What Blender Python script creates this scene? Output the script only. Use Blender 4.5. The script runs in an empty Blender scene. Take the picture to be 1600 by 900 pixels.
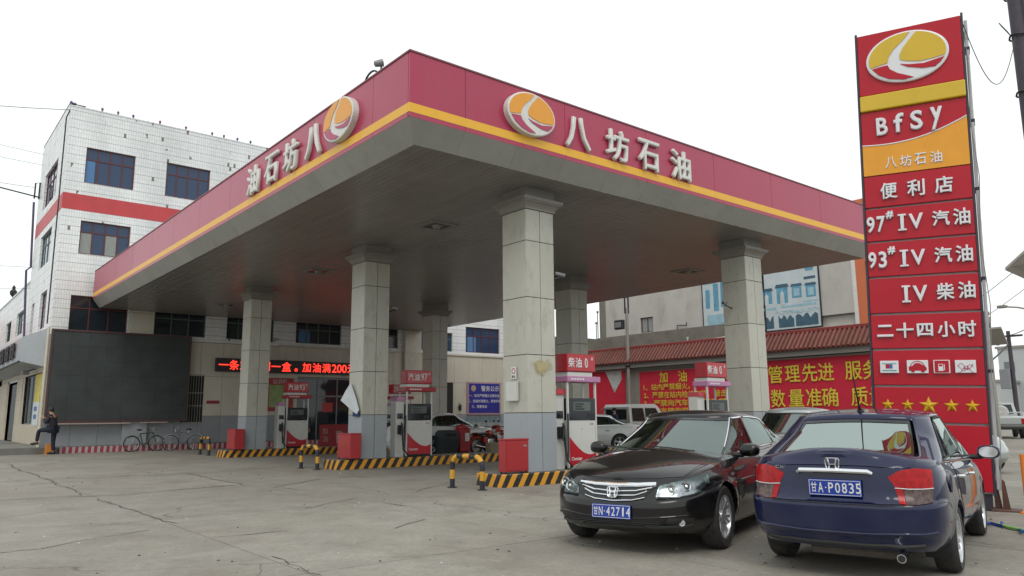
import bpy, bmesh, math, random
from math import sin, cos, pi, radians, sqrt
from mathutils import Vector, Matrix
from mathutils.bvhtree import BVHTree
random.seed(7)
S = bpy.context.scene
COL = S.collection
# ---------------------------------------------------------------- camera
F_PX, PITCH, ROLL, YAW = 1188.6, 0.1664, 0.0080, 0.8854
CAM = Vector((-6.837, -11.261, 1.42))
fw = Vector((cos(YAW), sin(YAW), 0)); rt = Vector((sin(YAW), -cos(YAW), 0)); up = Vector((0, 0, 1))
Fv = fw*cos(PITCH) + up*sin(PITCH); Uv = up*cos(PITCH) - fw*sin(PITCH)
Rc = rt*cos(ROLL) - Uv*sin(ROLL); Uc = rt*sin(ROLL) + Uv*cos(ROLL)
cd = bpy.data.cameras.new('camera'); cd.sensor_width = 36; cd.lens = F_PX/1600*36
cd.clip_start = .1; cd.clip_end = 3000
cam = bpy.data.objects.new('camera', cd); COL.objects.link(cam)
cam.matrix_world = Matrix(((Rc.x, Uc.x, -Fv.x, CAM.x), (Rc.y, Uc.y, -Fv.y, CAM.y), (Rc.z, Uc.z, -Fv.z, CAM.z), (0, 0, 0, 1)))
S.camera = cam
# ---------------------------------------------------------------- world: a bright overcast sky
SUN_EL, SUN_AZ = radians(50), radians(-128)        # direction the light comes from, azimuth from +X
W = bpy.data.worlds.new('World'); S.world = W; W.use_nodes = True
nt = W.node_tree; nt.nodes.clear()
sky = nt.nodes.new('ShaderNodeTexSky'); sky.sky_type = 'NISHITA'; sky.sun_disc = False
sky.sun_elevation = SUN_EL; sky.sun_rotation = pi/2 - SUN_AZ; sky.dust_density = 5; sky.air_density = 1.5
scl = nt.nodes.new('ShaderNodeMixRGB'); scl.blend_type = 'MULTIPLY'; scl.inputs[0].default_value = 1
scl.inputs[2].default_value = (.1, .1, .1, 1)
mix = nt.nodes.new('ShaderNodeMixRGB'); mix.inputs[0].default_value = .93      # the cloud layer hides most of the blue
mix.inputs[2].default_value = (.985, 1.03, 1.03, 1)
bg = nt.nodes.new('ShaderNodeBackground'); bg.inputs[1].default_value = 1.0
out = nt.nodes.new('ShaderNodeOutputWorld')
nt.links.new(sky.outputs[0], scl.inputs[1]); nt.links.new(scl.outputs[0], mix.inputs[1])
nt.links.new(mix.outputs[0], bg.inputs[0]); nt.links.new(bg.outputs[0], out.inputs[0])
sl = bpy.data.lights.new('sun', 'SUN'); sl.energy = .8; sl.angle = radians(25); sl.color = (1, .97, .92)
so = bpy.data.objects.new('sun', sl); COL.objects.link(so)
sd = Vector((cos(SUN_EL)*cos(SUN_AZ), cos(SUN_EL)*sin(SUN_AZ), sin(SUN_EL)))
so.rotation_euler = sd.to_track_quat('Z', 'Y').to_euler(); so.location = (0, 0, 60)
S.view_settings.view_transform = 'Standard'; S.view_settings.look = 'None'
S.view_settings.exposure = 0.21; S.view_settings.gamma = 1
S.cycles.max_bounces = 8; S.cycles.transparent_max_bounces = 12

# ---------------------------------------------------------------- materials
def s2l(c):
    return tuple(((x/255)/12.92 if x/255 <= .04045 else ((x/255+.055)/1.055)**2.4) for x in c)
_M = {}
def pm(name, col, rough=.55, metal=0, var=.0, vscale=2., bump=0, bscale=40., coat=0, emis=None, estr=0, alpha=1, dirt=0, dscale=1.5, dcol=(.12, .10, .08), spec=.5, stretch=None, island=0):
    if name in _M: return _M[name]
    if metal < .5: col = tuple(c*.90 for c in col); dcol = tuple(c*.90 for c in dcol)
    m = bpy.data.materials.new(name); m.use_nodes = True; n = m.node_tree.nodes; l = m.node_tree.links
    b = n['Principled BSDF']; b.inputs['Roughness'].default_value = rough; b.inputs['Metallic'].default_value = metal
    b.inputs['Base Color'].default_value = (*col, 1); b.inputs['Coat Weight'].default_value = coat; b.inputs['Coat Roughness'].default_value = .03
    b.inputs['Specular IOR Level'].default_value = spec
    if alpha < 1: b.inputs['Alpha'].default_value = alpha
    if emis: b.inputs['Emission Color'].default_value = (*emis, 1); b.inputs['Emission Strength'].default_value = estr
    src = None
    if var or dirt or bump or island:
        g = n.new('ShaderNodeNewGeometry')
        mp = n.new('ShaderNodeMapping'); l.new(g.outputs['Position'], mp.inputs[0])
        if stretch: mp.inputs['Scale'].default_value = stretch
    if var:
        t = n.new('ShaderNodeTexNoise'); t.inputs['Scale'].default_value = vscale; t.inputs['Detail'].default_value = 6; t.inputs['Roughness'].default_value = .65
        l.new(mp.outputs[0], t.inputs['Vector'])
        r = n.new('ShaderNodeMapRange'); r.inputs[1].default_value = .25; r.inputs[2].default_value = .75; r.inputs[3].default_value = 1-var; r.inputs[4].default_value = 1+var
        l.new(t.outputs[0], r.inputs[0])
        x = n.new('ShaderNodeMixRGB'); x.blend_type = 'MULTIPLY'; x.inputs[0].default_value = 1; x.inputs[1].default_value = (*col, 1)
        l.new(r.outputs[0], x.inputs[2]); src = x.outputs[0]
    if island:
        oi = n.new('ShaderNodeObjectInfo')
        r = n.new('ShaderNodeMapRange'); r.inputs[3].default_value = 1-island; r.inputs[4].default_value = 1+island
        l.new(oi.outputs['Random'], r.inputs[0])
        x = n.new('ShaderNodeMixRGB'); x.blend_type = 'MULTIPLY'; x.inputs[0].default_value = 1; x.inputs[1].default_value = (*col, 1)
        if src: l.new(src, x.inputs[1])
        l.new(r.outputs[0], x.inputs[2]); src = x.outputs[0]
    if dirt:
        t = n.new('ShaderNodeTexNoise'); t.inputs['Scale'].default_value = dscale; t.inputs['Detail'].default_value = 8; t.inputs['Roughness'].default_value = .7
        l.new(mp.outputs[0], t.inputs['Vector'])
        r = n.new('ShaderNodeMapRange'); r.inputs[1].default_value = .52; r.inputs[2].default_value = .72; r.inputs[3].default_value = 0; r.inputs[4].default_value = dirt
        l.new(t.outputs[0], r.inputs[0])
        x = n.new('ShaderNodeMixRGB'); l.new(r.outputs[0], x.inputs[0]); x.inputs[1].default_value = (*col, 1); x.inputs[2].default_value = (*dcol, 1)
        if src: l.new(src, x.inputs[1])
        src = x.outputs[0]
    if src: l.new(src, b.inputs['Base Color'])
    if bump:
        t = n.new('ShaderNodeTexNoise'); t.inputs['Scale'].default_value = bscale; t.inputs['Detail'].default_value = 4
        l.new(mp.outputs[0], t.inputs['Vector'])
        bp = n.new('ShaderNodeBump'); bp.inputs['Strength'].default_value = bump; bp.inputs['Distance'].default_value = .02
        l.new(t.outputs[0], bp.inputs['Height']); l.new(bp.outputs[0], b.inputs['Normal'])
    _M[name] = m; return m

# ---------------------------------------------------------------- object helpers
WM = {}
def tag(o, label=None, cat=None, group=None, kind=None):
    if label: o['label'] = label
    if cat: o['category'] = cat
    if group: o['group'] = group
    if kind: o['kind'] = kind
    return o
def empty(name, loc=(0, 0, 0), rz=0, M=None, **k):
    o = bpy.data.objects.new(name, None); COL.objects.link(o)
    m = M if M is not None else Matrix.Translation(loc) @ Matrix.Rotation(rz, 4, 'Z')
    o.matrix_world = m; WM[o.name] = m.copy(); o.empty_display_size = .2
    return tag(o, **k)
def link(name, me, parent=None, M=None):
    """M: world matrix wanted (identity if None)"""
    o = bpy.data.objects.new(name, me); COL.objects.link(o)
    M = M if M is not None else Matrix.Identity(4)
    WM[o.name] = M.copy()
    if parent is not None:
        o.parent = parent; o.matrix_local = WM[parent.name].inverted() @ M
    else: o.matrix_world = M
    return o
class MB:
    def __init__(s): s.v = []; s.f = []; s.mi = []; s.m = 0
    def add(s, vs, fs):
        k = len(s.v); s.v += [tuple(v) for v in vs]; s.f += [tuple(i+k for i in f) for f in fs]; s.mi += [s.m]*len(fs); return s
    def box(s, x0, y0, z0, x1, y1, z1):
        if x1 < x0: x0, x1 = x1, x0
        if y1 < y0: y0, y1 = y1, y0
        if z1 < z0: z0, z1 = z1, z0
        return s.add([(x0,y0,z0),(x1,y0,z0),(x1,y1,z0),(x0,y1,z0),(x0,y0,z1),(x1,y0,z1),(x1,y1,z1),(x0,y1,z1)],
              [(0,3,2,1),(4,5,6,7),(0,1,5,4),(1,2,6,5),(2,3,7,6),(3,0,4,7)])
    def bbox(s, x0, y0, z0, x1, y1, z1, b=.01):
        """box with chamfered edges"""
        bm = bmesh.new(); bmesh.ops.create_cube(bm, size=1)
        for v in bm.verts: v.co = Vector(((x0+x1)/2+v.co.x*abs(x1-x0), (y0+y1)/2+v.co.y*abs(y1-y0), (z0+z1)/2+v.co.z*abs(z1-z0)))
        bmesh.ops.bevel(bm, geom=bm.edges[:], offset=b, segments=2, affect='EDGES', profile=.5)
        bm.verts.index_update(); s.add([v.co[:] for v in bm.verts], [[v.index for v in f.verts] for f in bm.faces]); bm.free(); return s
    def prism(s, pts, a, b, ax='y'):
        """pts 2D outline (counter clockwise), extruded from a to b along ax; 2D is (x,z) for y, (x,y) for z, (y,z) for x"""
        n = len(pts)
        P = (lambda p, t: (p[0], t, p[1])) if ax == 'y' else (lambda p, t: (p[0], p[1], t)) if ax == 'z' else (lambda p, t: (t, p[0], p[1]))
        vs = [P(p, a) for p in pts] + [P(p, b) for p in pts]
        fs = [tuple(range(n)), tuple(range(2*n-1, n-1, -1))] + [((i+1) % n, i, i+n, (i+1) % n+n) for i in range(n)]
        return s.add(vs, fs)
    def tube(s, path, r, n=8, cap=True, closed=False):
        path = [Vector(p) for p in path]; rs = r if isinstance(r, (list, tuple)) else [r]*len(path)
        k = len(s.v); N = len(path); prev = None
        for i, p in enumerate(path):
            d = (path[(i+1) % N]-path[i-1]) if closed else (path[min(i+1, N-1)]-path[max(i-1, 0)])
            d.normalize()
            if prev is None:
                a = d.orthogonal().normalized()
            else:
                a = (prev - d*prev.dot(d))
                a = a.normalized() if a.length > 1e-6 else d.orthogonal().normalized()
            prev = a; b = d.cross(a)
            for j in range(n):
                t = 2*pi*j/n; s.v.append(tuple(p + (a*cos(t)+b*sin(t))*rs[i]))
        M = N if closed else N-1
        for i in range(M):
            for j in range(n):
                i2 = (i+1) % N
                s.f.append((k+i*n+j, k+i*n+(j+1) % n, k+i2*n+(j+1) % n, k+i2*n+j)); s.mi.append(s.m)
        if cap and not closed:
            s.f.append(tuple(k+j for j in range(n-1, -1, -1))); s.mi.append(s.m)
            s.f.append(tuple(k+(N-1)*n+j for j in range(n))); s.mi.append(s.m)
        return s
    def cyl(s, a, b, r, n=16, r2=None): return s.tube([a, b], [r, r if r2 is None else r2], n)
    def lathe(s, prof, M=None, n=32, close=False):
        """prof: (radius, height) list round local z"""
        k = len(s.v); M = M or Matrix.Identity(4)
        for r, h in prof:
            for j in range(n):
                t = 2*pi*j/n; s.v.append(tuple(M @ Vector((r*cos(t), r*sin(t), h))))
        for i in range(len(prof)-1):
            for j in range(n):
                s.f.append((k+i*n+j, k+i*n+(j+1) % n, k+(i+1)*n+(j+1) % n, k+(i+1)*n+j)); s.mi.append(s.m)
        if close:
            s.f.append(tuple(k+j for j in range(n-1, -1, -1))); s.mi.append(s.m)
            s.f.append(tuple(k+(len(prof)-1)*n+j for j in range(n))); s.mi.append(s.m)
        return s
    def sphere(s, c, r, n=12, sc=(1, 1, 1)):
        prof = [(max(1e-4, r*sin(pi*i/n)), -r*cos(pi*i/n)) for i in range(n+1)]
        return s.lathe(prof, Matrix.Translation(c) @ Matrix.Diagonal((*sc, 1)), n*2)
    def mesh(s, name, mats, smooth=False, angle=35, fix=True):
        me = bpy.data.meshes.new(name); me.from_pydata(s.v, [], s.f)
        mats = mats if isinstance(mats, (list, tuple)) else [mats]
        for m in mats: me.materials.append(m)
        if len(mats) > 1: me.polygons.foreach_set('material_index', s.mi)
        if fix:
            bm = bmesh.new(); bm.from_mesh(me); bmesh.ops.recalc_face_normals(bm, faces=bm.faces[:]); bm.to_mesh(me); bm.free()
        if smooth:
            me.polygons.foreach_set('use_smooth', [True]*len(me.polygons))
            if angle: me.set_sharp_from_angle(angle=radians(angle))
        me.update(); return me
    def build(s, name, mats, parent=None, world=True, smooth=False, angle=35, M=None, **k):
        """world: vertices are world coordinates; else they are in the parent's frame"""
        me = s.mesh(name, mats, smooth, angle)
        if parent is None: return tag(link(name, me, None, M), **k)
        PM = WM[parent.name]
        if world:
            me.transform(PM.inverted() @ (M if M is not None else Matrix.Identity(4)))
        elif M is not None: me.transform(M)
        o = bpy.data.objects.new(name, me); COL.objects.link(o); o.parent = parent; WM[o.name] = PM.copy()
        return tag(o, **k)
def kids(o): return [c for c in bpy.data.objects if c.parent == o]
def copy_tree(o, M=None, parent=None, **k):
    c = o.copy(); COL.objects.link(c)
    if parent is not None: c.parent = parent
    elif M is not None: c.matrix_world = M
    WM[c.name] = (M if M is not None else (WM[parent.name] @ c.matrix_local if parent is not None else WM[o.name])).copy()
    for ch in kids(o): copy_tree(ch, None, c)
    return tag(c, **k)
def text_mesh(body, size, ext=.01, bold=0., mat=None, bevel=0, squash=1., res=3):
    """glyphs in the XY plane, facing +Z, centred on the origin; size = height of a full-width character"""
    c = bpy.data.curves.new('text', 'FONT'); c.body = body; c.size = size/1.0; c.extrude = ext; c.resolution_u = res
    bevel = max(bevel, bold*size)
    if bevel: c.bevel_depth = bevel; c.bevel_resolution = 0; c.extrude = max(ext-bevel, 0)
    o = bpy.data.objects.new('text', c); COL.objects.link(o)
    dg = bpy.context.evaluated_depsgraph_get()
    me = bpy.data.meshes.new_from_object(o.evaluated_get(dg)); bpy.data.objects.remove(o); bpy.data.curves.remove(c)
    xs = [v.co.x for v in me.vertices]; ys = [v.co.y for v in me.vertices]
    if xs:
        cx = (min(xs)+max(xs))/2; cy = (min(ys)+max(ys))/2
        for v in me.vertices: v.co.x = (v.co.x-cx)*squash; v.co.y -= cy
    me.materials.clear()
    if mat: me.materials.append(mat)
    return me
def face_M(pos, right, upv=(0, 0, 1)):
    """matrix whose X is `right`, Y is `up` and Z points out towards the viewer"""
    r = Vector(right).normalized(); u = Vector(upv).normalized(); n = r.cross(u).normalized()
    u = n.cross(r)
    return Matrix(((r.x, u.x, n.x, pos[0]), (r.y, u.y, n.y, pos[1]), (r.z, u.z, n.z, pos[2]), (0, 0, 0, 1)))
def text(name, body, size, parent, pos, right, mat, ext=.01, bold=0., upv=(0, 0, 1), bevel=0, squash=1., fit=None, res=3):
    me = text_mesh(body, size, ext, bold, mat, bevel, squash, res)
    if fit:      # stretch to (width, height)
        xs = [v.co.x for v in me.vertices]; ys = [v.co.y for v in me.vertices]
        a = fit[0]/max(max(xs)-min(xs), 1e-6) if fit[0] else 1; b = fit[1]/max(max(ys)-min(ys), 1e-6) if fit[1] else 1
        for v in me.vertices: v.co.x *= a; v.co.y *= b
    me.name = name
    return link(name, me, parent, face_M(pos, right, upv))
# ================================================================= SETTING: ground
def ground_mat(name, joint=False):
    m = bpy.data.materials.new(name); m.use_nodes = True; n = m.node_tree.nodes; l = m.node_tree.links
    b = n['Principled BSDF']; b.inputs['Roughness'].default_value = .78; b.inputs['Specular IOR Level'].default_value = .35
    g = n.new('ShaderNodeNewGeometry'); P = g.outputs['Position']
    def noise(sc, det=5, ro=.6, dist=0):
        t = n.new('ShaderNodeTexNoise'); t.inputs['Scale'].default_value = sc; t.inputs['Detail'].default_value = det
        t.inputs['Roughness'].default_value = ro; t.inputs['Distortion'].default_value = dist; l.new(P, t.inputs['Vector']); return t.outputs[0]
    def rng(x, a, b_, c, d):
        r = n.new('ShaderNodeMapRange'); r.inputs[1].default_value = a; r.inputs[2].default_value = b_; r.inputs[3].default_value = c; r.inputs[4].default_value = d
        l.new(x, r.inputs[0]); return r.outputs[0]
    def mixc(f, a, b_, mode='MIX'):
        x = n.new('ShaderNodeMixRGB'); x.blend_type = mode
        for i, q in ((0, f), (1, a), (2, b_)):
            if hasattr(q, 'links'): l.new(q, x.inputs[i])
            else: x.inputs[i].default_value = q if i == 0 else (*q, 1)
        return x.outputs[0]
    base = mixc(rng(noise(.22, 4), .35, .65, 0, 1), (.240, .220, .187), (.305, .288, .248))
    oi = n.new('ShaderNodeObjectInfo')
    base = mixc(1., base, rng(oi.outputs['Random'], 0, 1, .93, 1.06), 'MULTIPLY')
    base = mixc(1., base, rng(noise(1.7, 8, .7), .3, .7, .86, 1.12), 'MULTIPLY')
    base = mixc(1., base, rng(noise(60, 4, .85), .32, .68, .74, 1.22), 'MULTIPLY')
    base = mixc(1., base, rng(noise(13, 5, .75), .3, .7, .84, 1.14), 'MULTIPLY')
    base = mixc(rng(noise(.55, 7, .68, .8), .52, .70, 0, .6), base, (.165, .148, .122))
    base = mixc(rng(noise(.9, 5, .6, 1.2), .60, .66, 0, .25), base, (.34, .33, .30))       # stains
    base = mixc(rng(noise(3.1, 5, .6, .4), .69, .77, 0, .6), base, (.10, .095, .085))       # small oil spots
    # hairline cracks
    w = n.new('ShaderNodeTexNoise'); w.inputs['Scale'].default_value = .8; w.inputs['Detail'].default_value = 6; l.new(P, w.inputs['Vector'])
    ad = n.new('ShaderNodeVectorMath'); ad.operation = 'MULTIPLY_ADD'; ad.inputs[1].default_value = (1.6, 1.6, 0); l.new(w.outputs['Color'], ad.inputs[0]); l.new(P, ad.inputs[2])
    v = n.new('ShaderNodeTexVoronoi'); v.feature = 'DISTANCE_TO_EDGE'; v.inputs['Scale'].default_value = .16; l.new(ad.outputs[0], v.inputs['Vector'])
    crack = rng(v.outputs['Distance'], 0, .0034, 1, 0)
    gate = rng(noise(.35, 3), .44, .54, 0, .85)
    mu = n.new('ShaderNodeMath'); mu.operation = 'MULTIPLY'; l.new(crack, mu.inputs[0]); l.new(gate, mu.inputs[1])
    base = mixc(mu.outputs[0], base, (.075, .07, .065))
    if joint: base = mixc(1., base, (.16, .15, .14), 'MULTIPLY')
    l.new(base, b.inputs['Base Color'])
    bp = n.new('ShaderNodeBump'); bp.inputs['Strength'].default_value = .35; bp.inputs['Distance'].default_value = .01
    l.new(noise(38, 6, .75), bp.inputs['Height']); l.new(bp.outputs[0], b.inputs['Normal'])
    return m
GM = ground_mat('worn_concrete'); GJ = ground_mat('joint_filler', True)
ground = MB().add([(-400,-400,-.012),(400,-400,-.012),(400,400,-.012),(-400,400,-.012)], [(0,1,2,3)]).build('ground', GJ, kind='structure')
far = MB()
X0, X1, Y0, Y1 = -3.65-3.05*5, -3.65+3.05*12, 5.45-4.9*5, 5.45+4.9*4.2
for (a, b, c, d) in ((-400, -400, 400, Y0-.01), (-400, Y1, 400, 400), (-400, Y0, X0-.01, Y1-.01), (X1+.01, Y0, 400, Y1-.01)):
    far.add([(a, b, -.001), (c, b, -.001), (c, d, -.001), (a, d, -.001)], [(0, 1, 2, 3)])
pav = far.build('road', ground_mat('road_surface'), kind='structure')
for i in range(-5, 12):
    for j in range(-5, 5):
        x0 = -3.65+3.05*i; y0 = 5.45+4.9*j; y1 = min(y0+4.9, Y1)
        g = .008 + .009*random.random(); dz = random.uniform(-.0015, .0015)
        bm = MB(); bm.add([(x0+g, y0+g, dz), (x0+3.05-g, y0+g, dz), (x0+3.05-g, y1-g, dz), (x0+g, y1-g, dz),
                           (x0+g-.004, y0+g-.004, -.02), (x0+3.05-g+.004, y0+g-.004, -.02), (x0+3.05-g+.004, y1-g+.004, -.02), (x0+g-.004, y1-g+.004, -.02)],
                          [(0, 1, 2, 3), (0, 4, 5, 1), (1, 5, 6, 2), (2, 6, 7, 3), (3, 7, 4, 0)])
        bm.build('concrete_slab', GM, ground)

m_crk = pm('crack_filler', (.11, .10, .088), .9, var=.3, vscale=9)
random.seed(5)
for k_, (a_, b_) in enumerate([[(-0.51, 15.19), (1.87, 16.75)], [(-5.7, -1.04), (-5.35, -1.09)], [(-5.35, -1.09), (-4.06, -0.32)], [(-5.07, 5.41), (-3.3, 4.94)], [(-3.3, 4.94), (-0.84, 5.53)], [(-4.58, 10.34), (-0.48, 9.84)], [(-3.62, -1.56), (-2.71, -1.69)], [(-0.52, 9.88), (-0.72, 5.42)], [(-3.56, 18.88), (-3.65, 11.53)], [(-3.65, 11.53), (-3.75, 5.38)], [(-3.72, 4.42), (-3.65, 2.4)], [(-3.65, 2.4), (-3.61, -0.01)], [(-3.6, -3.28), (-3.59, -3.84)], [(-3.59, -3.84), (-3.56, -4.51)], [(-0.44, 4.32), (1.26, 5.81)], [(-0.44, 4.32), (-0.22, 3.54)], [(1.04, 10.68), (2.04, 10.41)], [(-1.51, 0.4), (-0.13, 1.3)], [(-1.57, -2.44), (-0.79, -1.99)], [(1.02, 1.46), (2.73, 2.67)], [(-0.16, 0.35), (-0.09, -0.34)]]):
    a_, b_ = Vector((*a_, 0)), Vector((*b_, 0)); L_ = (b_-a_).length; n_ = max(4, int(L_/.22)); s_ = (b_-a_).orthogonal(); s_ = Vector((-(b_-a_).y, (b_-a_).x, 0)).normalized()
    w0 = .004+.00085*((a_+b_)/2-CAM).length; P_ = []; off_ = 0
    for i in range(n_+1):
        off_ = off_*.7+random.uniform(-.05, .05); c_ = a_.lerp(b_, i/n_)+s_*off_; w_ = w0*random.uniform(.25, 1.25); P_ += [(c_+s_*w_)[:2]+(.0035,), (c_-s_*w_)[:2]+(.0035,)]
    MB().add(P_, [(2*i, 2*i+1, 2*i+3, 2*i+2) for i in range(n_)]).build('crack', m_crk, ground)
random.seed(11)
deb = MB()
for i in range(420):
    d_ = 3.5+22*random.random()**1.6; a_ = YAW+random.uniform(-.72, .62); x_, y_ = CAM.x+d_*cos(a_), CAM.y+d_*sin(a_)
    if y_ > 0 and x_ > 2.5: continue
    r_ = random.uniform(.005, .014)*(1+d_*.05); t_ = random.random()*6
    deb.m = i % 3
    deb.add([(x_+r_*cos(t_+k*1.57)*random.uniform(.6, 1.3), y_+r_*sin(t_+k*1.57)*random.uniform(.6, 1.3), .0015) for k in range(4)]+[(x_, y_, r_*.7)], [(0, 1, 4), (1, 2, 4), (2, 3, 4), (3, 0, 4)])
deb.build('grit', [pm('grit_dark', (.05, .045, .04), .9), pm('grit_brown', (.12, .09, .06), .9), pm('grit_pale', (.5, .5, .47), .9)], kind='stuff')
# ================================================================= CANOPY
m_fas = pm('crimson_fascia', (.43, .030, .085), .34, var=.06, vscale=1.2, dirt=.25, dscale=1.6, dcol=(.30, .09, .12), coat=.1, stretch=(1, 1, .22))
m_yel = pm('yellow_band', (.88, .47, .03), .4, var=.08, vscale=3, dirt=.25, dscale=3, dcol=(.5, .25, .05))
m_bord = pm('soffit_border_metal', (.34, .335, .30), .45, var=.10, vscale=1.0, dirt=.35, dscale=2.2, dcol=(.2, .19, .165), island=.05)
m_sof = pm('soffit_metal', (.265, .252, .228), .30, metal=.0, var=.10, vscale=.5, island=.05, dirt=.3, dscale=1.2, dcol=(.12, .10, .08))
m_dark = pm('dark_void', (.02, .02, .02), .8)
m_white = pm('white_enamel', (.72, .72, .68), .4, var=.06, vscale=4, dirt=.3, dscale=9, dcol=(.32, .3, .26))
LX, LY, ZT, ZY, ZY2, ZB, ZS, DI = 17.75, 27.1, 8.04, 7.05, 6.875, 6.786, 6.394, .30
can = empty('station_canopy', (0, 0, 0), label='huge crimson forecourt canopy with a yellow stripe over the pump islands', cat='canopy')
def cuts(total, first, step):
    r = [0, first]
    while r[-1]+step < total-.4: r.append(r[-1]+step)
    return r+[total]
for a, b in zip(cuts(LX, 1.25, 2.62), cuts(LX, 1.25, 2.62)[1:]):
    MB().bbox(a+.004, 0, ZY, b-.004, .05, ZT, .004).build('fascia_panel', m_fas, can)
    MB().box(a+.004, .0, ZB, b-.004, .05, ZY2).build('fascia_trim', m_fas, can)
for a, b in zip(cuts(LY, 1.36, 2.67), cuts(LY, 1.36, 2.67)[1:]):
    MB().bbox(0 if a else 0, a+.055 if a == 0 else a+.004, ZY, .05, b-.004, ZT, .004).build('fascia_panel', m_fas, can)
    MB().box(0, a+.055 if a == 0 else a+.004, ZB, .05, b-.004, ZY2).build('fascia_trim', m_fas, can)
MB().box(-.004, -.004, ZY2, LX, .05, ZY).build('yellow_stripe', m_yel, can)
MB().box(-.004, .052, ZY2, .05, LY, ZY).build('yellow_stripe', m_yel, can)
MB().box(LX-.05, .055, ZB, LX, LY, ZT).build('side_fascia', m_fas, can)
MB().box(-.02, -.02, ZT, LX+.02, .10, ZT+.03).box(-.02, .1, ZT, .1, LY, ZT+.03).box(LX-.1, .1, ZT, LX+.02, LY, ZT+.03).build('top_capping', pm('capping', (.25, .10, .12), .5), can)
MB().box(.06, .06, ZT-.35, LX-.06, LY-.01, ZT-.25).build('roof_deck', pm('roof_deck', (.2, .2, .2), .8), can)
# sloping border, panel by panel
def border(a, b, side):
    g = .0018
    if side == 's': q = [(a+g, .004, ZB), (b-g, .004, ZB), (min(b, LX-DI)-g, DI, ZS), (max(a, DI)+g, DI, ZS)]
    elif side == 'w': q = [(.004, a+g, ZB), (.004, b-g, ZB), (DI, min(b, LY-.01)-g, ZS), (DI, max(a, DI)+g, ZS)]
    else: q = [(LX-.004, a+g, ZB), (LX-.004, b-g, ZB), (LX-DI, b-g, ZS), (LX-DI, max(a, DI)+g, ZS)]
    q = [Vector(p) for p in q]; n = Vector((0, 0, .02))
    MB().add(q+[p+n for p in q], [(0,1,2,3),(7,6,5,4),(0,1,5,4),(1,2,6,5),(2,3,7,6),(3,0,4,7)]).build('border_panel', m_bord, can)
for a, b in zip(cuts(LX, 1.25, 1.31), cuts(LX, 1.25, 1.31)[1:]): border(a, b, 's')
for a, b in zip(cuts(LY, 1.36, 1.335), cuts(LY, 1.36, 1.335)[1:]): border(a, b, 'w'); border(a, b, 'e')
# end wall strip of the border on the far (building) side and the soffit itself
MB().box(DI, DI, ZS+.03, LX-DI, LY, ZS+.05).build('soffit_backing', m_dark, can)
nst = 114; wst = (LX-2*DI)/nst
sm = MB().add([(0.010, 0, 0), (wst-.010, 0, 0), (wst-.010, LY-DI, 0), (.010, LY-DI, 0), (-.001, 0, .025), (wst+.001, 0, .025), (wst+.001, LY-DI, .025), (-.001, LY-DI, .025)],
              [(0,3,2,1),(0,1,5,4),(1,2,6,5),(2,3,7,6),(3,0,4,7)]).mesh('soffit_strip', m_sof)
for i in range(nst): link('soffit_strip', sm, can, Matrix.Translation((DI+i*wst, DI, ZS+random.uniform(-.0015, .0015))))
# recessed ceiling lights
m_fix = pm('light_frame', (.26, .25, .22), .4)
m_lens = pm('unlit_lens', (.03, .03, .03), .15)
for k, (x, y, lb) in enumerate(((4.0, 5.1, 'square unlit ceiling light nearest to the front corner of the canopy'), (4.3, 12.9, 'square unlit ceiling light above the second pump island'),
                 (14.6, 5.2, 'square unlit ceiling light near the front right column'), (4.5, 22.6, 'farthest ceiling light, towards the tiled building'))):
    L = empty('ceiling_light', (x, y, ZS), label=lb, cat='ceiling light', group='recessed lights in the canopy soffit')
    h = .42; fr = MB()
    for sx0, sy0, sx1, sy1 in ((-h, -h, h, -h+.12), (-h, h-.12, h, h), (-h, -h+.12, -h+.12, h-.12), (h-.12, -h+.12, h, h-.12)): fr.box(sx0, sy0, -.035, sx1, sy1, .02)
    fr.build('frame', m_fix, L, world=False)
    MB().box(-h+.12, -h+.12, -.01, h-.12, h-.12, .01).build('lens', m_lens, L, world=False)
    MB().lathe([(.02, -.09), (.10, -.08), (.13, -.03), (.14, 0)], n=16, close=True).build('lamp', m_fix, L, world=False, smooth=True)

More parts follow.
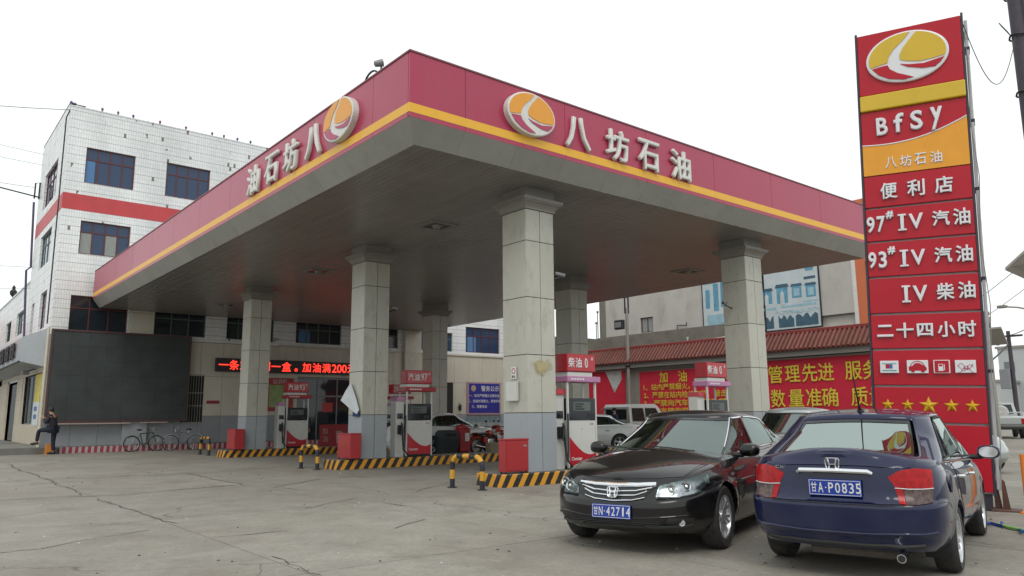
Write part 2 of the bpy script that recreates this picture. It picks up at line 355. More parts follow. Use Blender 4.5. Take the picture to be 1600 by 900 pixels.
# ---- logo and letters
m_or = pm('logo_orange', (.85, .36, .03), .35, var=.04, vscale=6)
m_cr = pm('logo_crimson', (.45, .045, .12), .35)
def arc(a0, a1, r=.93, n=14): return [(r*cos(radians(a0+(a1-a0)*i/n)), r*sin(radians(a0+(a1-a0)*i/n))) for i in range(n+1)]
def make_logo(parent, pos, right, rx, rz, th, upv=(0, 0, 1), yel=m_or, red=m_cr, wht=m_white):
    M = face_M(pos, right, upv); E = empty('emblem', M=M); 
    E.parent = parent; E.matrix_local = WM[parent.name].inverted() @ M
    sc = lambda pts: [(p[0]*rx, p[1]*rz) for p in pts]
    el = sc(arc(0, 360, 1, 48)[:-1])
    inn = sc(arc(0, 360, .955, 48)[:-1])
    n = len(el); vs = [(x, y, 0) for x, y in el]+[(x, y, th-.01) for x, y in el]+[(x, y, th) for x, y in inn]
    fs = [(i, (i+1) % n, n+(i+1) % n, n+i) for i in range(n)]+[(n+i, n+(i+1) % n, 2*n+(i+1) % n, 2*n+i) for i in range(n)]+[tuple(range(2*n, 3*n))]+[tuple(range(n-1, -1, -1))]
    MB().add(vs, fs).build('logo_disc', wht, E, world=False)
    pcs = [('logo_field', yel, arc(196, 84) + [(-.06, .66), (-.30, .36), (-.43, .10), (-.47, -.14), (-.68, -.19)]),
           ('logo_field', yel, arc(74, -14) + [(.62, -.28), (.30, -.30), (-.02, -.20), (-.16, -.10), (-.17, .08), (-.08, .34), (.08, .62)]),
           ('logo_stripe', red, [(-.86, -.30), (-.66, -.26), (-.47, -.24), (-.42, -.42), (-.24, -.62), (.14, -.88), (-.1, -.92), (-.45, -.80), (-.7, -.58)]),
           ('logo_stripe', red, [(-.16, -.28), (.05, -.36), (.4, -.42), (.88, -.30), (.80, -.46), (.66, -.62), (.36, -.60), (.0, -.44)])]
    for nm, mt, pts in pcs:
        pts = sc(pts); A = sum(pts[i][0]*pts[(i+1) % len(pts)][1]-pts[(i+1) % len(pts)][0]*pts[i][1] for i in range(len(pts)))
        if A < 0: pts = pts[::-1]
        bm = MB(); bm.prism(pts, th+.001, th+.012, 'z'); bm.build(nm, mt, E, world=False)
    return E
RX, LYd = (1, 0, 0), (0, -1, 0)
make_logo(can, (2.82, -.004, 7.49), RX, .64, .45, .14)
make_logo(can, (-.004, 2.60, 7.51), LYd, .68, .45, .14)
for ch, x in zip('八坊石油', (4.20, 5.44, 6.50, 7.68)):
    text('letter', ch, .92, can, (x, -.05, 7.425), RX, m_white, ext=.05, bold=.020, fit=(.74, .74))
for ch, y in zip('八坊石油', (3.92, 5.15, 6.30, 7.50)):
    text('letter', ch, .92, can, (-.05, y, 7.44), LYd, m_white, ext=.05, bold=.020, fit=(.78, .76))
# cctv camera and small dish on the roof edge
m_cctv = pm('camera_casing', (.22, .22, .23), .35); m_blk = pm('black_plastic', (.018, .018, .02), .4)
def cctv(name, base, aim, label, group='security cameras round the forecourt', arm=.25, cat='security camera'):
    """base: fixing point; aim: direction looked at"""
    E = empty(name, base, label=label, cat=cat, group=group)
    a = Vector(aim).normalized(); off = Vector((a.x, a.y, 0)).normalized()*arm
    MB().tube([(0, 0, 0), off*.5+Vector((0, 0, .02)), off+Vector((0, 0, .06))], .018, 8).build('bracket', m_blk, E, world=False, smooth=True)
    q = a.to_track_quat('Z', 'Y').to_matrix().to_4x4(); M = Matrix.Translation(off+Vector((0, 0, .12))) @ q
    MB().lathe([(.038, -.12), (.045, -.11), (.047, .10), (.042, .11)], M, 16, True).build('housing', m_cctv, E, world=False, smooth=True)
    MB().lathe([(.036, .111), (.03, .116)], M, 16, True).build('lens', m_blk, E, world=False)
    return E
rc = empty('floodlight_camera', (.16, 1.35, ZT+.03), label='small white spot camera on a stalk above the canopy edge', cat='security camera')
MB().tube([(0, 0, 0), (0, 0, .22)], .02, 8).build('stalk', m_blk, rc, world=False)
MB().lathe([(.02, -.10), (.06, -.08), (.075, .06), (.08, .08)], Matrix.Translation((-.03, .05, .30)) @ Matrix.Rotation(radians(70), 4, Vector((.3, 1, 0))), 16, True).build('housing', m_cctv, rc, world=False, smooth=True)
hb = MB().tube([(.16, 1.75+.34*cos(t)*.9, ZT+.03+.26*sin(t)) for t in [pi*i/10 for i in range(11)]], .022, 8).build('cable_loop', m_blk, label='black cable hoop lying on the canopy roof edge beside the spot camera', cat='cable', smooth=True)

# ================================================================= COLUMNS
m_cb = pm('beige_cladding', (.50, .49, .42), .32, var=.07, vscale=1.1, island=.05, dirt=.45, dscale=5.5, dcol=(.24, .22, .17), stretch=(1, 1, .45))
m_cg = pm('grey_cladding', (.33, .36, .385), .32, var=.07, vscale=1.5, island=.04, dirt=.3, dscale=3, dcol=(.2, .2, .19))
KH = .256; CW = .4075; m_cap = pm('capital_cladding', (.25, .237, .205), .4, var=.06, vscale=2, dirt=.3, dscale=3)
zj = [KH, 1.48, 2.705, 3.945, 5.19, 5.90]
gap = .007
pmesh = {}; wmesh = {}
for i, (a, b) in enumerate(zip(zj, zj[1:])):
    pmesh[i] = MB().bbox(gap, -.022, gap, CW-gap, 0, b-a-gap, .004).mesh('cladding_panel', m_cg if i == 0 else m_cb)
for i, (a, b) in enumerate(zip(zj, zj[1:])):
    wmesh[i] = MB().bbox(gap, -.022, gap, 2*CW-gap, 0, b-a-gap, .004).mesh('cladding_panel', m_cg if i == 0 else m_cb)
def column(x, y, label, cams=()):
    E = empty('canopy_column', (x, y, KH), label=label, cat='column', group='clad columns holding up the canopy')
    MB().box(-CW+.02, -CW+.02, 0, CW-.02, CW-.02, zj[-1]-KH).build('core', m_dark, E, world=False)
    for f in range(4):
        R = Matrix.Translation((x, y, 0)) @ Matrix.Rotation(f*pi/2, 4, 'Z')
        for i in range(5):
            if f % 2: link('cladding_panel', wmesh[i], E, R @ Matrix.Translation((-CW, -CW+.022, zj[i])))
            else:
                for c in (0, 1): link('cladding_panel', pmesh[i], E, R @ Matrix.Translation((-CW+c*CW, -CW+.022, zj[i])))
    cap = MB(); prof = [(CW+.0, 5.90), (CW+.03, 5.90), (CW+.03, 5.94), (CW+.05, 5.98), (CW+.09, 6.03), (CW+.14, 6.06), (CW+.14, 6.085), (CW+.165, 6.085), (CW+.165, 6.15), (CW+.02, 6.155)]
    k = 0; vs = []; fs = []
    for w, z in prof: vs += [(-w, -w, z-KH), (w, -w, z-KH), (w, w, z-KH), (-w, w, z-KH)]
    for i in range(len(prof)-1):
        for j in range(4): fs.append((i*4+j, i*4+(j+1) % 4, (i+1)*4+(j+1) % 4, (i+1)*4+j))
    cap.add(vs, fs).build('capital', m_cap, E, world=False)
    MB().box(-CW-.02, -CW-.02, 6.14-KH, CW+.02, CW+.02, ZS+.01-KH).build('collar', m_sof, E, world=False)
    return E
CX, CY, CQ = 4.0186, 1.4406, 8.2068; CYS = (CY, CY+7.2075, CY+16.16)
for (x, y, lb) in ((CX, CYS[0], 'nearest beige clad column, standing behind the black sedan'), (CX, CYS[1], 'beige clad column on the second island with a white cloth tied to it'),
                (CX, CYS[2], 'beige clad column on the farthest island by the petrol 93 pump'), (CX+CQ, CYS[0], 'beige clad column on the right behind the silver car roof'),
                (CX+CQ, CYS[1], 'shaded column half hidden behind the nearest column'), (CX+CQ, CYS[2], 'shaded column behind the petrol 97 pump')):
    column(x, y, lb)
cctv('security_camera', (CX+CW, CYS[0]-.25, 4.42), (1, -.55, -.25), 'bullet camera on the nearest column, right face')
cctv('security_camera', (CX+CW, CYS[1]-.25, 4.48), (1, -.55, -.25), 'bullet camera high on the second island column')
cctv('security_camera', (CX+CW, CYS[2]-.25, 4.30), (1, -.55, -.25), 'bullet camera on the farthest front column')
cctv('security_camera', (CX+CQ-CW, CYS[0]+.1, 4.42), (-1, -.15, -.15), 'dark bullet camera on the left face of the right column', arm=.45)

# ================================================================= ISLANDS
def stripe_mat(name, ca, cb, period, slant, duty=.5, axis='x'):
    m = bpy.data.materials.new(name); m.use_nodes = True; n = m.node_tree.nodes; l = m.node_tree.links
    b = n['Principled BSDF']; b.inputs['Roughness'].default_value = .5
    g = n.new('ShaderNodeNewGeometry'); sp = n.new('ShaderNodeSeparateXYZ'); l.new(g.outputs['Position'], sp.inputs[0])
    def mth(op, a, b_=None, c=None):
        q = n.new('ShaderNodeMath'); q.operation = op
        for i, t in enumerate((a, b_, c)):
            if t is None: continue
            if hasattr(t, 'links'): l.new(t, q.inputs[i])
            else: q.inputs[i].default_value = t
        return q.outputs[0]
    xy = mth('SUBTRACT', sp.outputs[0], sp.outputs[1]) if axis == 'xy' else sp.outputs[0]
    t = mth('MULTIPLY_ADD', sp.outputs[2], -slant, xy)
    nz = n.new('ShaderNodeTexNoise'); nz.inputs['Scale'].default_value = 14; l.new(g.outputs['Position'], nz.inputs['Vector'])
    t = mth('MULTIPLY_ADD', nz.outputs[0], .02, t)
    t = mth('DIVIDE', t, period); t = mth('FRACT', t); t = mth('LESS_THAN', t, duty)
    n2 = n.new('ShaderNodeTexNoise'); n2.inputs['Scale'].default_value = 9; n2.inputs['Detail'].default_value = 8; n2.inputs['Roughness'].default_value = .75; l.new(g.outputs['Position'], n2.inputs['Vector'])
    r = n.new('ShaderNodeMapRange'); r.inputs[1].default_value = .56; r.inputs[2].default_value = .70; r.inputs[3].default_value = 0; r.inputs[4].default_value = .75; l.new(n2.outputs[0], r.inputs[0])
    x = n.new('ShaderNodeMixRGB'); l.new(t, x.inputs[0]); x.inputs[1].default_value = (*ca, 1); x.inputs[2].default_value = (*cb, 1)
    y = n.new('ShaderNodeMixRGB'); l.new(r.outputs[0], y.inputs[0]); l.new(x.outputs[0], y.inputs[1]); y.inputs[2].default_value = (.19, .17, .14, 1)
    l.new(y.outputs[0], b.inputs['Base Color']); return m
m_str = stripe_mat('black_yellow_paint', (.016, .016, .018), (.66, .30, .02), .29, .62, .48, 'xy')
m_itop = pm('island_top', (.20, .195, .18), .75, var=.15, vscale=3, dirt=.4, dscale=4, dcol=(.1, .09, .08))
def island(y, label, x0=2.86, x1=15.2, w=.98):
    E = empty('pump_island', (CX, y, 0), label=label, cat='traffic island', group='raised islands under the canopy')
    yb, yf = y-CW-.09, y-CW-.09+w; c = .16
    pts = [(x0+c, yb), (x1-c, yb), (x1, yb+c), (x1, yf-c), (x1-c, yf), (x0+c, yf), (x0, yf-c), (x0, yb+c)]
    # rounded ends
    P = []
    for cx_, cy_, a0 in ((x1-c, yb+c, -90), (x1-c, yf-c, 0), (x0+c, yf-c, 90), (x0+c, yb+c, 180)):
        P += [(cx_+c*cos(radians(a0+t)), cy_+c*sin(radians(a0+t))) for t in (0, 22, 45, 68, 90)]
    n = len(P); inner = [((p[0]-(x0+x1)/2)*.998+(x0+x1)/2, (p[1]-(yb+yf)/2)*.97+(yb+yf)/2) for p in P]
    vs = [(*p, 0) for p in P]+[(*p, KH-.02) for p in P]+[(*p, KH) for p in inner]
    fs = [(i, (i+1) % n, n+(i+1) % n, n+i) for i in range(n)]+[(n+i, n+(i+1) % n, 2*n+(i+1) % n, 2*n+i) for i in range(n)]
    MB().add(vs, fs).build('kerb', m_str, E)
    MB().add([(*p, KH) for p in inner], [tuple(range(n))]).build('deck', m_itop, E)
    return E
island(CYS[0], 'black and yellow striped pump island in front, nearest to the cars')
island(CYS[1], 'middle pump island with black and yellow striped kerb')
island(CYS[2], 'farthest striped pump island, nearest to the building')
# ================================================================= STATION BUILDING
def tile_mat(name, ca, cb, mortar, bw, rh, axis='x', msize=.012):
    """small glazed wall tiles: too small in the picture to be pieces"""
    m = bpy.data.materials.new(name); m.use_nodes = True; n = m.node_tree.nodes; l = m.node_tree.links
    b = n['Principled BSDF']; b.inputs['Roughness'].default_value = .35
    g = n.new('ShaderNodeNewGeometry'); sp = n.new('ShaderNodeSeparateXYZ'); l.new(g.outputs['Position'], sp.inputs[0])
    ad = n.new('ShaderNodeMath'); ad.operation = 'ADD'; l.new(sp.outputs[0], ad.inputs[0]); l.new(sp.outputs[1], ad.inputs[1])
    cb_ = n.new('ShaderNodeCombineXYZ'); l.new(ad.outputs[0], cb_.inputs[0]); l.new(sp.outputs[2], cb_.inputs[1])
    t = n.new('ShaderNodeTexBrick'); t.offset = 0; t.inputs['Scale'].default_value = 1
    t.inputs['Brick Width'].default_value = bw; t.inputs['Row Height'].default_value = rh; t.inputs['Mortar Size'].default_value = msize
    t.inputs['Mortar Smooth'].default_value = .1; t.inputs['Color1'].default_value = (*ca, 1); t.inputs['Color2'].default_value = (*cb, 1); t.inputs['Mortar'].default_value = (*mortar, 1)
    l.new(cb_.outputs[0], t.inputs[0])
    # a darker course line every few rows and fallen tiles
    t2 = n.new('ShaderNodeTexBrick'); t2.offset = 0; t2.inputs['Brick Width'].default_value = 60; t2.inputs['Row Height'].default_value = .42; t2.inputs['Mortar Size'].default_value = .014
    t2.inputs['Color1'].default_value = t2.inputs['Color2'].default_value = (1, 1, 1, 1); t2.inputs['Mortar'].default_value = (.60, .60, .60, 1); t2.inputs['Scale'].default_value = 1; l.new(cb_.outputs[0], t2.inputs[0])
    x = n.new('ShaderNodeMixRGB'); x.blend_type = 'MULTIPLY'; x.inputs[0].default_value = 1; l.new(t.outputs[0], x.inputs[1]); l.new(t2.outputs[0], x.inputs[2])
    w = n.new('ShaderNodeTexWhiteNoise'); w.noise_dimensions = '2D'
    sn = n.new('ShaderNodeVectorMath'); sn.operation = 'SNAP'; sn.inputs[1].default_value = (bw, rh, 1); l.new(cb_.outputs[0], sn.inputs[0]); l.new(sn.outputs[0], w.inputs['Vector'])
    nz = n.new('ShaderNodeTexNoise'); nz.inputs['Scale'].default_value = .55; nz.inputs['Detail'].default_value = 4; l.new(g.outputs['Position'], nz.inputs['Vector'])
    th = n.new('ShaderNodeMapRange'); th.inputs[1].default_value = .45; th.inputs[2].default_value = .75; th.inputs[3].default_value = 1.0; th.inputs[4].default_value = .975; l.new(nz.outputs[0], th.inputs[0])
    gt = n.new('ShaderNodeMath'); gt.operation = 'GREATER_THAN'; l.new(w.outputs[0], gt.inputs[0]); l.new(th.outputs[0], gt.inputs[1])
    y = n.new('ShaderNodeMixRGB'); l.new(gt.outputs[0], y.inputs[0]); l.new(x.outputs[0], y.inputs[1]); y.inputs[2].default_value = (.20, .17, .14, 1)
    n3 = n.new('ShaderNodeTexNoise'); n3.inputs['Scale'].default_value = .9; n3.inputs['Detail'].default_value = 7
    mp = n.new('ShaderNodeMapping'); mp.inputs['Scale'].default_value = (1, 1, .3); l.new(g.outputs['Position'], mp.inputs[0]); l.new(mp.outputs[0], n3.inputs['Vector'])
    r = n.new('ShaderNodeMapRange'); r.inputs[1].default_value = .3; r.inputs[2].default_value = .7; r.inputs[3].default_value = .86; r.inputs[4].default_value = 1.05; l.new(n3.outputs[0], r.inputs[0])
    z = n.new('ShaderNodeMixRGB'); z.blend_type = 'MULTIPLY'; z.inputs[0].default_value = 1; l.new(y.outputs[0], z.inputs[1]); l.new(r.outputs[0], z.inputs[2])
    l.new(z.outputs[0], b.inputs['Base Color'])
    bp = n.new('ShaderNodeBump'); bp.inputs['Strength'].default_value = .5; bp.inputs['Distance'].default_value = .01; bp.invert = True
    l.new(t.outputs['Fac'], bp.inputs['Height']); l.new(bp.outputs[0], b.inputs['Normal']); return m
m_tile = tile_mat('white_wall_tiles', (.84, .86, .86), (.76, .79, .80), (.66, .67, .66), .105, .21)
m_red = pm('red_painted_band', (.58, .060, .070), .5, var=.1, vscale=2, dirt=.2, dscale=5)
m_beige = pm('beige_wall_panel', (.62, .59, .49), .4, var=.07, vscale=1.2, island=.05, dirt=.3, dscale=1.8, dcol=(.3, .26, .2), stretch=(1, 1, .4))
m_grey = pm('grey_wall_panel', (.32, .34, .36), .4, var=.07, vscale=1.5, island=.05, dirt=.35, dscale=2, dcol=(.18, .18, .17))
m_beige2 = pm('cream_wall_tile', (.60, .52, .40), .4, var=.06, vscale=1.2, island=.04, dirt=.2, dscale=2)
m_maroon = pm('maroon_window_frame', (.12, .025, .03), .4)
m_grn = pm('green_window_frame', (.10, .16, .13), .4)
def glass_mat(name, col, rough=.04):
    m = bpy.data.materials.new(name); m.use_nodes = True; n = m.node_tree.nodes; l = m.node_tree.links
    b = n['Principled BSDF']; b.inputs['Base Color'].default_value = (*col, 1); b.inputs['Roughness'].default_value = rough; b.inputs['IOR'].default_value = 1.5
    g = n.new('ShaderNodeNewGeometry'); t = n.new('ShaderNodeTexNoise'); t.inputs['Scale'].default_value = 1.2; l.new(g.outputs['Position'], t.inputs['Vector'])
    bp = n.new('ShaderNodeBump'); bp.inputs['Strength'].default_value = .08; bp.inputs['Distance'].default_value = .05; l.new(t.outputs[0], bp.inputs['Height']); l.new(bp.outputs[0], b.inputs['Normal'])
    return m
m_pane = glass_mat('blue_window_glass', (.025, .05, .11)); m_pane2 = glass_mat('dark_window_glass', (.015, .022, .03))
m_curt = pm('blue_curtain', (.10, .22, .42), .8, var=.25, vscale=6, stretch=(6, 6, .3)); m_curt2 = pm('grey_curtain', (.30, .32, .30), .8, var=.2, vscale=6, stretch=(6, 6, .3))
def wall_grid(mb, a0, a1, z0, z1, holes, fn, depth=.22):
    """wall face with openings; fn(a, z, d) maps along-wall a, height z, inward d to a point"""
    xs = sorted({a0, a1, *[h[0] for h in holes], *[h[2] for h in holes]}); zs = sorted({z0, z1, *[h[1] for h in holes], *[h[3] for h in holes]})
    xs = [x for x in xs if a0 <= x <= a1]; zs = [z for z in zs if z0 <= z <= z1]
    for xa, xb in zip(xs, xs[1:]):
        for za, zb in zip(zs, zs[1:]):
            cx, cz = (xa+xb)/2, (za+zb)/2
            if any(h[0] < cx < h[2] and h[1] < cz < h[3] for h in holes): continue
            mb.add([fn(xa, za, 0), fn(xb, za, 0), fn(xb, zb, 0), fn(xa, zb, 0)], [(0, 1, 2, 3)])
    for x0, h0, x1, h1 in holes:
        if h0 < z0-1e-6 or h1 > z1+1e-6: continue
        mb.add([fn(x0, h0, 0), fn(x1, h0, 0), fn(x1, h1, 0), fn(x0, h1, 0), fn(x0, h0, depth), fn(x1, h0, depth), fn(x1, h1, depth), fn(x0, h1, depth)],
               [(0, 1, 5, 4), (1, 2, 6, 5), (2, 3, 7, 6), (3, 0, 4, 7)])
    return mb
def fbox(mb, fn, a0, z0, d0, a1, z1, d1):
    P = [fn(a, z, d) for a, z, d in ((a0,z0,d0),(a1,z0,d0),(a1,z0,d1),(a0,z0,d1),(a0,z1,d0),(a1,z1,d0),(a1,z1,d1),(a0,z1,d1))]
    return mb.add(P, [(0,3,2,1),(4,5,6,7),(0,1,5,4),(1,2,6,5),(2,3,7,6),(3,0,4,7)])
def window(parent, fn, a0, z0, a1, z1, cols=4, tr=.33, frame=m_maroon, pane=m_pane, d=.12, curtains=(), bars=False):
    fr = MB(); t = .05
    fbox(fr, fn, a0, z0, d-.02, a0+t, z1, d+.04); fbox(fr, fn, a1-t, z0, d-.02, a1, z1, d+.04)
    fbox(fr, fn, a0+t, z0, d-.02, a1-t, z0+t, d+.04); fbox(fr, fn, a0+t, z1-t, d-.02, a1-t, z1, d+.04)
    zt = z1-(z1-z0)*tr if tr else z1
    if tr: fbox(fr, fn, a0+t, zt-t/2, d-.018, a1-t, zt+t/2, d+.038)
    w = (a1-a0)/cols
    for i in range(1, cols):
        fbox(fr, fn, a0+w*i-t/2, z0+t, d-.015, a0+w*i+t/2, zt-t/2 if tr else z1-t, d+.035)
        if tr: fbox(fr, fn, a0+w*i-t/2, zt+t/2, d-.015, a0+w*i+t/2, z1-t, d+.035)
    W_ = fr.build('window', frame, parent)
    for i in range(cols):
        for (za, zb) in (((z0, zt), (zt, z1)) if tr else ((z0, z1),)):
            p = fbox(MB(), fn, a0+w*i+.01, za+.01, d+.008+.004*(i % 2), a0+w*(i+1)-.01, zb-.01, d+.016+.004*(i % 2)); p.build('pane', pane, W_)
    for (c0, c1, m) in curtains:
        cu = MB(); N = 14; P = []
        for i in range(N+1):
            a = a0+(a1-a0)*(c0+(c1-c0)*i/N); P.append((a, d-.001+.0*i))
        fbox(cu, fn, a0+(a1-a0)*c0, z0+.06, d+.0045, a0+(a1-a0)*c1, (zt if tr else z1)-.04, d+.0065); cu.build('curtain', m, W_)
    if bars:
        br = MB(); k = int((a1-a0)/.11)
        for i in range(1, k): fbox(br, fn, a0+(a1-a0)*i/k-.01, z0, -.06, a0+(a1-a0)*i/k+.01, z1, -.04)
        for z in (z0, z0+(z1-z0)*.35, z0+(z1-z0)*.62, z1): fbox(br, fn, a0-.02, z-.02, -.065, a1+.02, z+.02, -.035)
        br.build('security_bars', pm('pale_bars', (.33, .33, .30), .5), W_)
    return W_
YB, XL, ZTOP = 27.35, -1.5, 15.72
fnF = lambda a, z, d: (a, YB+d, z)            # front face, looks towards -Y
fnL = lambda a, z, d: (XL+d, a, z)            # left face, looks towards -X
bld = empty('station_building', (11, 31, 0), label='white tiled four storey building with a red band behind the canopy', cat='building')
row4 = [(-.72+3.52*i, 12.2, 1.38+3.52*i, 13.9) for i in range(7)]
row3 = [(-.70+3.52*i, 8.85, 1.40+3.52*i, 10.4) for i in range(7)]
row2 = [(-.83, 5.34, 1.56, 6.93), (2.72, 5.34, 5.12, 6.62), (6.15, 5.34, 8.6, 6.62), (9.81, 5.34, 12.47, 6.50), (13.4, 5.34, 16.1, 6.48), (17.7, 5.34, 19.95, 6.48), (20.96, 5.36, 23.66, 6.96)]
XR = 24.8
mb = wall_grid(MB(), XL, XR, 5.12, 10.85, row3+row2, fnF); mb.build('tiled_wall', m_tile, bld)
wall_grid(MB(), XL, XR, 11.60, ZTOP, row4, fnF).build('tiled_wall', m_tile, bld)
fbox(MB(), fnF, XL-.01, 10.85, -.012, XR, 11.60, .2).build('red_band', m_red, bld)
side4 = [(29.73, 12.0, 33.5, 13.9)]; side3 = [(29.74, 8.8, 33.0, 10.5)]; side2 = [(29.36, 5.6, 31.2, 7.4), (33.1, 5.5, 34.0, 7.2)]
wall_grid(MB(), YB, 35.3, 5.12, 10.85, side3+side2, fnL).build('tiled_wall', m_tile, bld)
wall_grid(MB(), YB, 35.3, 11.60, ZTOP+.25, side4, fnL).build('tiled_wall', m_tile, bld)
fbox(MB(), fnL, YB+.2, 10.85, -.012, 35.3, 11.60, .2).build('red_band', m_red, bld)
MB().box(XL+.3, YB+.4, 0, XR, 35.2, 5.1).box(XL+.3, YB+.3, 5.1, XR, 35.2, ZTOP-.4).build('core', m_dark, bld)
MB().box(XL-.02, YB-.02, ZTOP, XR, YB+.25, ZTOP+.05).box(XL-.02, YB+.25, ZTOP+.25, XL+.25, 35.3, ZTOP+.3).box(XR, YB, 0, XR+.2, 35.3, ZTOP).box(XL, 35.3, 0, XR, 35.5, ZTOP).build('parapet_cap', m_tile, bld)
for i, r in enumerate(row4): window(bld, fnF, *r, cols=4, curtains=[((.0, .2, m_curt),), (), ((.55, .8, m_curt),), ((.1, .3, m_curt2),)][i % 4])
for i, r in enumerate(row3): window(bld, fnF, *r, cols=4, curtains=[((.02, .24, m_curt2), (.52, .74, m_curt2)), ((.25, .5, m_curt),)][i % 2])
for i, r in enumerate(row2):
    window(bld, fnF, *r, cols=3 if i < 2 else 4, tr=.35, frame=m_maroon if i in (0, 6) else m_grn, pane=m_pane2 if i < 5 else m_pane, curtains=((.08, .32, m_curt),) if i in (3, 6) else ())
for r in side4: window(bld, fnL, *r, cols=4)
for r in side3: window(bld, fnL, *r, cols=4, frame=m_grn)
window(bld, fnL, *side2[0], cols=2, frame=m_maroon); window(bld, fnL, *side2[1], cols=2, frame=m_maroon)
# ground floor cladding, panel by panel
opn = [(4.2, 1.22, 5.18, 3.5), (10.0, 0, 14.6, 3.55), (19.3, .1, 20.0, 3.5)]
def clad(a0, a1, z0, z1, m):
    for h in opn:
        if a0 < h[2]-.05 and a1 > h[0]+.05 and z0 < h[3]-.05 and z1 > h[1]+.05:
            # cut round the opening
            if a0 < h[0]-.02: clad(a0, h[0], z0, z1, m)
            if a1 > h[2]+.02: clad(h[2], a1, z0, z1, m)
            if z1 > h[3]+.02: clad(max(a0, h[0]), min(a1, h[2]), h[3], z1, m)
            if z0 < h[1]-.02: clad(max(a0, h[0]), min(a1, h[2]), z0, h[1], m)
            return
    P = fbox(MB(), fnF, a0+.006, z0+.006, -.03, a1-.006, z1-.006, .0); P.build('wall_panel', m, bld)
x = XL
while x < XR-.1:
    x2 = min(x+1.08, XR)
    clad(x, x2, .25, 1.53, m_grey)
    if int(round((x-XL)/1.08)) % 1 == 0: clad(x, x2, 1.53, 3.45, m_beige); clad(x, x2, 3.45, 5.10, m_beige)
    x = x2
fbox(MB(), fnF, XL, 0, 0, 10.0, 5.12, .02).build('joint_backing', m_dark, bld); fbox(MB(), fnF, 14.6, 0, 0, XR, 5.12, .02).build('joint_backing', m_dark, bld)
fbox(MB(), fnF, 10.0, 3.55, 0, 14.6, 5.12, .02).build('joint_backing', m_dark, bld)
fbox(MB(), fnF, 8.9, 5.10, -.10, XR, 5.2, .0).build('ledge', m_beige, bld)
for a, b in ((1.62, 2.66), (16.42, 17.52)):
    z0 = .25
    for z1 in (1.53, 2.7, 3.9, 5.1, 6.3, 7.2):
        fbox(MB(), fnF, a+.005, z0+.006, -.28, b-.005, z1-.006, -.04).build('pilaster_panel', m_grey if z1 == 1.53 else m_beige, bld); z0 = z1
# barred window, side door, entrance
window(bld, fnF, 4.2, 1.22, 5.18, 3.5, cols=2, tr=.3, frame=m_maroon, pane=m_pane2, bars=True)
fbox(MB(), fnF, 19.3, .1, .05, 20.0, 3.5, .1).build('door', pm('dark_door', (.05, .045, .045), .5), bld)
m_alu = pm('door_frame_alu', (.20, .21, .21), .35)
en = MB()
for a in (10.0, 11.15, 12.3, 13.45, 14.54): fbox(en, fnF, a, 0.1, .06, a+.06, 3.5, .14)
fbox(en, fnF, 10.0, 3.44, .05, 14.6, 3.55, .15); fbox(en, fnF, 10.0, 2.5, .055, 14.6, 2.58, .145)
EN = en.build('entrance', m_alu, bld)
for a in (10.06, 11.21, 12.36, 13.51):
    fbox(MB(), fnF, a, .12, .095, a+1.09, 2.5, .105).build('door_pane', m_pane2, EN); fbox(MB(), fnF, a, 2.58, .095, a+1.09, 3.44, .105).build('door_pane', m_pane2, EN)
fbox(MB(), fnF, 10.95, 1.2, .108, 11.1, 2.3, .112).build('door_poster', pm('poster_blue', (.08, .16, .5), .5), EN)
fbox(MB(), fnF, 11.5, 1.7, .085, 12.1, 2.2, .09).build('door_poster', pm('poster_red', (.5, .04, .04), .5), EN)
# red and white striped kerb along the wall
m_rw = stripe_mat('red_white_paint', (.30, .04, .06), (.45, .38, .38), .24, .05, .45)
ks = empty('wall_kerb', (8, 26.7, 0), label='low kerb painted red and white along the foot of the building', cat='kerb')
MB().box(XL+.55, 26.05, 0, XR, 26.2, .26).build('kerb_face', m_rw, ks)
MB().box(XL+.55, 26.2, 0, XR, 27.3, .25).build('kerb_top', m_itop, ks)
# little bulbs on the roof edge
bk = 0
for (x_, c_) in ((-1.5, (.10, .03, .22)), (.48, (.15, .14, .16)), (1.15, (.15, .04, .25)), (2.37, (.3, .05, .15)), (3.6, (.3, .05, .15)), (4.9, (.2, .04, .2)), (5.5, (.12, .12, .12)), (6.2, (.12, .04, .25)), (6.9, (.1, .1, .1)), (-.2, (.12, .12, .12))):
    E = empty('roof_bulb', (x_, YB+.1, ZTOP+.05), label=('purple', 'grey', 'violet', 'dull pink', 'rose', 'magenta', 'black', 'indigo', 'charcoal', 'dark grey')[bk]+' roof edge bulb, '+('at the very corner', 'third from the corner', 'fourth from the corner', 'fifth from the corner', 'sixth from the corner', 'seventh from the corner', 'eighth from the corner', 'ninth from the corner', 'last before the canopy', 'second from the corner')[bk]+' of the tiled building', cat='bulb', group='bulbs along the tiled building roof edge')
    MB().cyl((0, 0, 0), (0, 0, .1), .03, 8).build('holder', m_blk, E, world=False)
    MB().sphere((0, 0, .15), .06, 6, (1, 1, 1.3)).build('globe', pm('bulb_%d' % bk, c_, .3), E, world=False, smooth=True); bk += 1
# drain pipe down the corner
MB().tube([(XL-.12, YB+.25, 5.6), (XL-.12, YB+.25, 15.2), (XL+.1, YB+.2, 15.9), (XL+.6, YB+.1, 15.85)], .03, 6).build('wall_cable', m_blk, label='dark cable running down the corner of the tiled building', cat='cable')
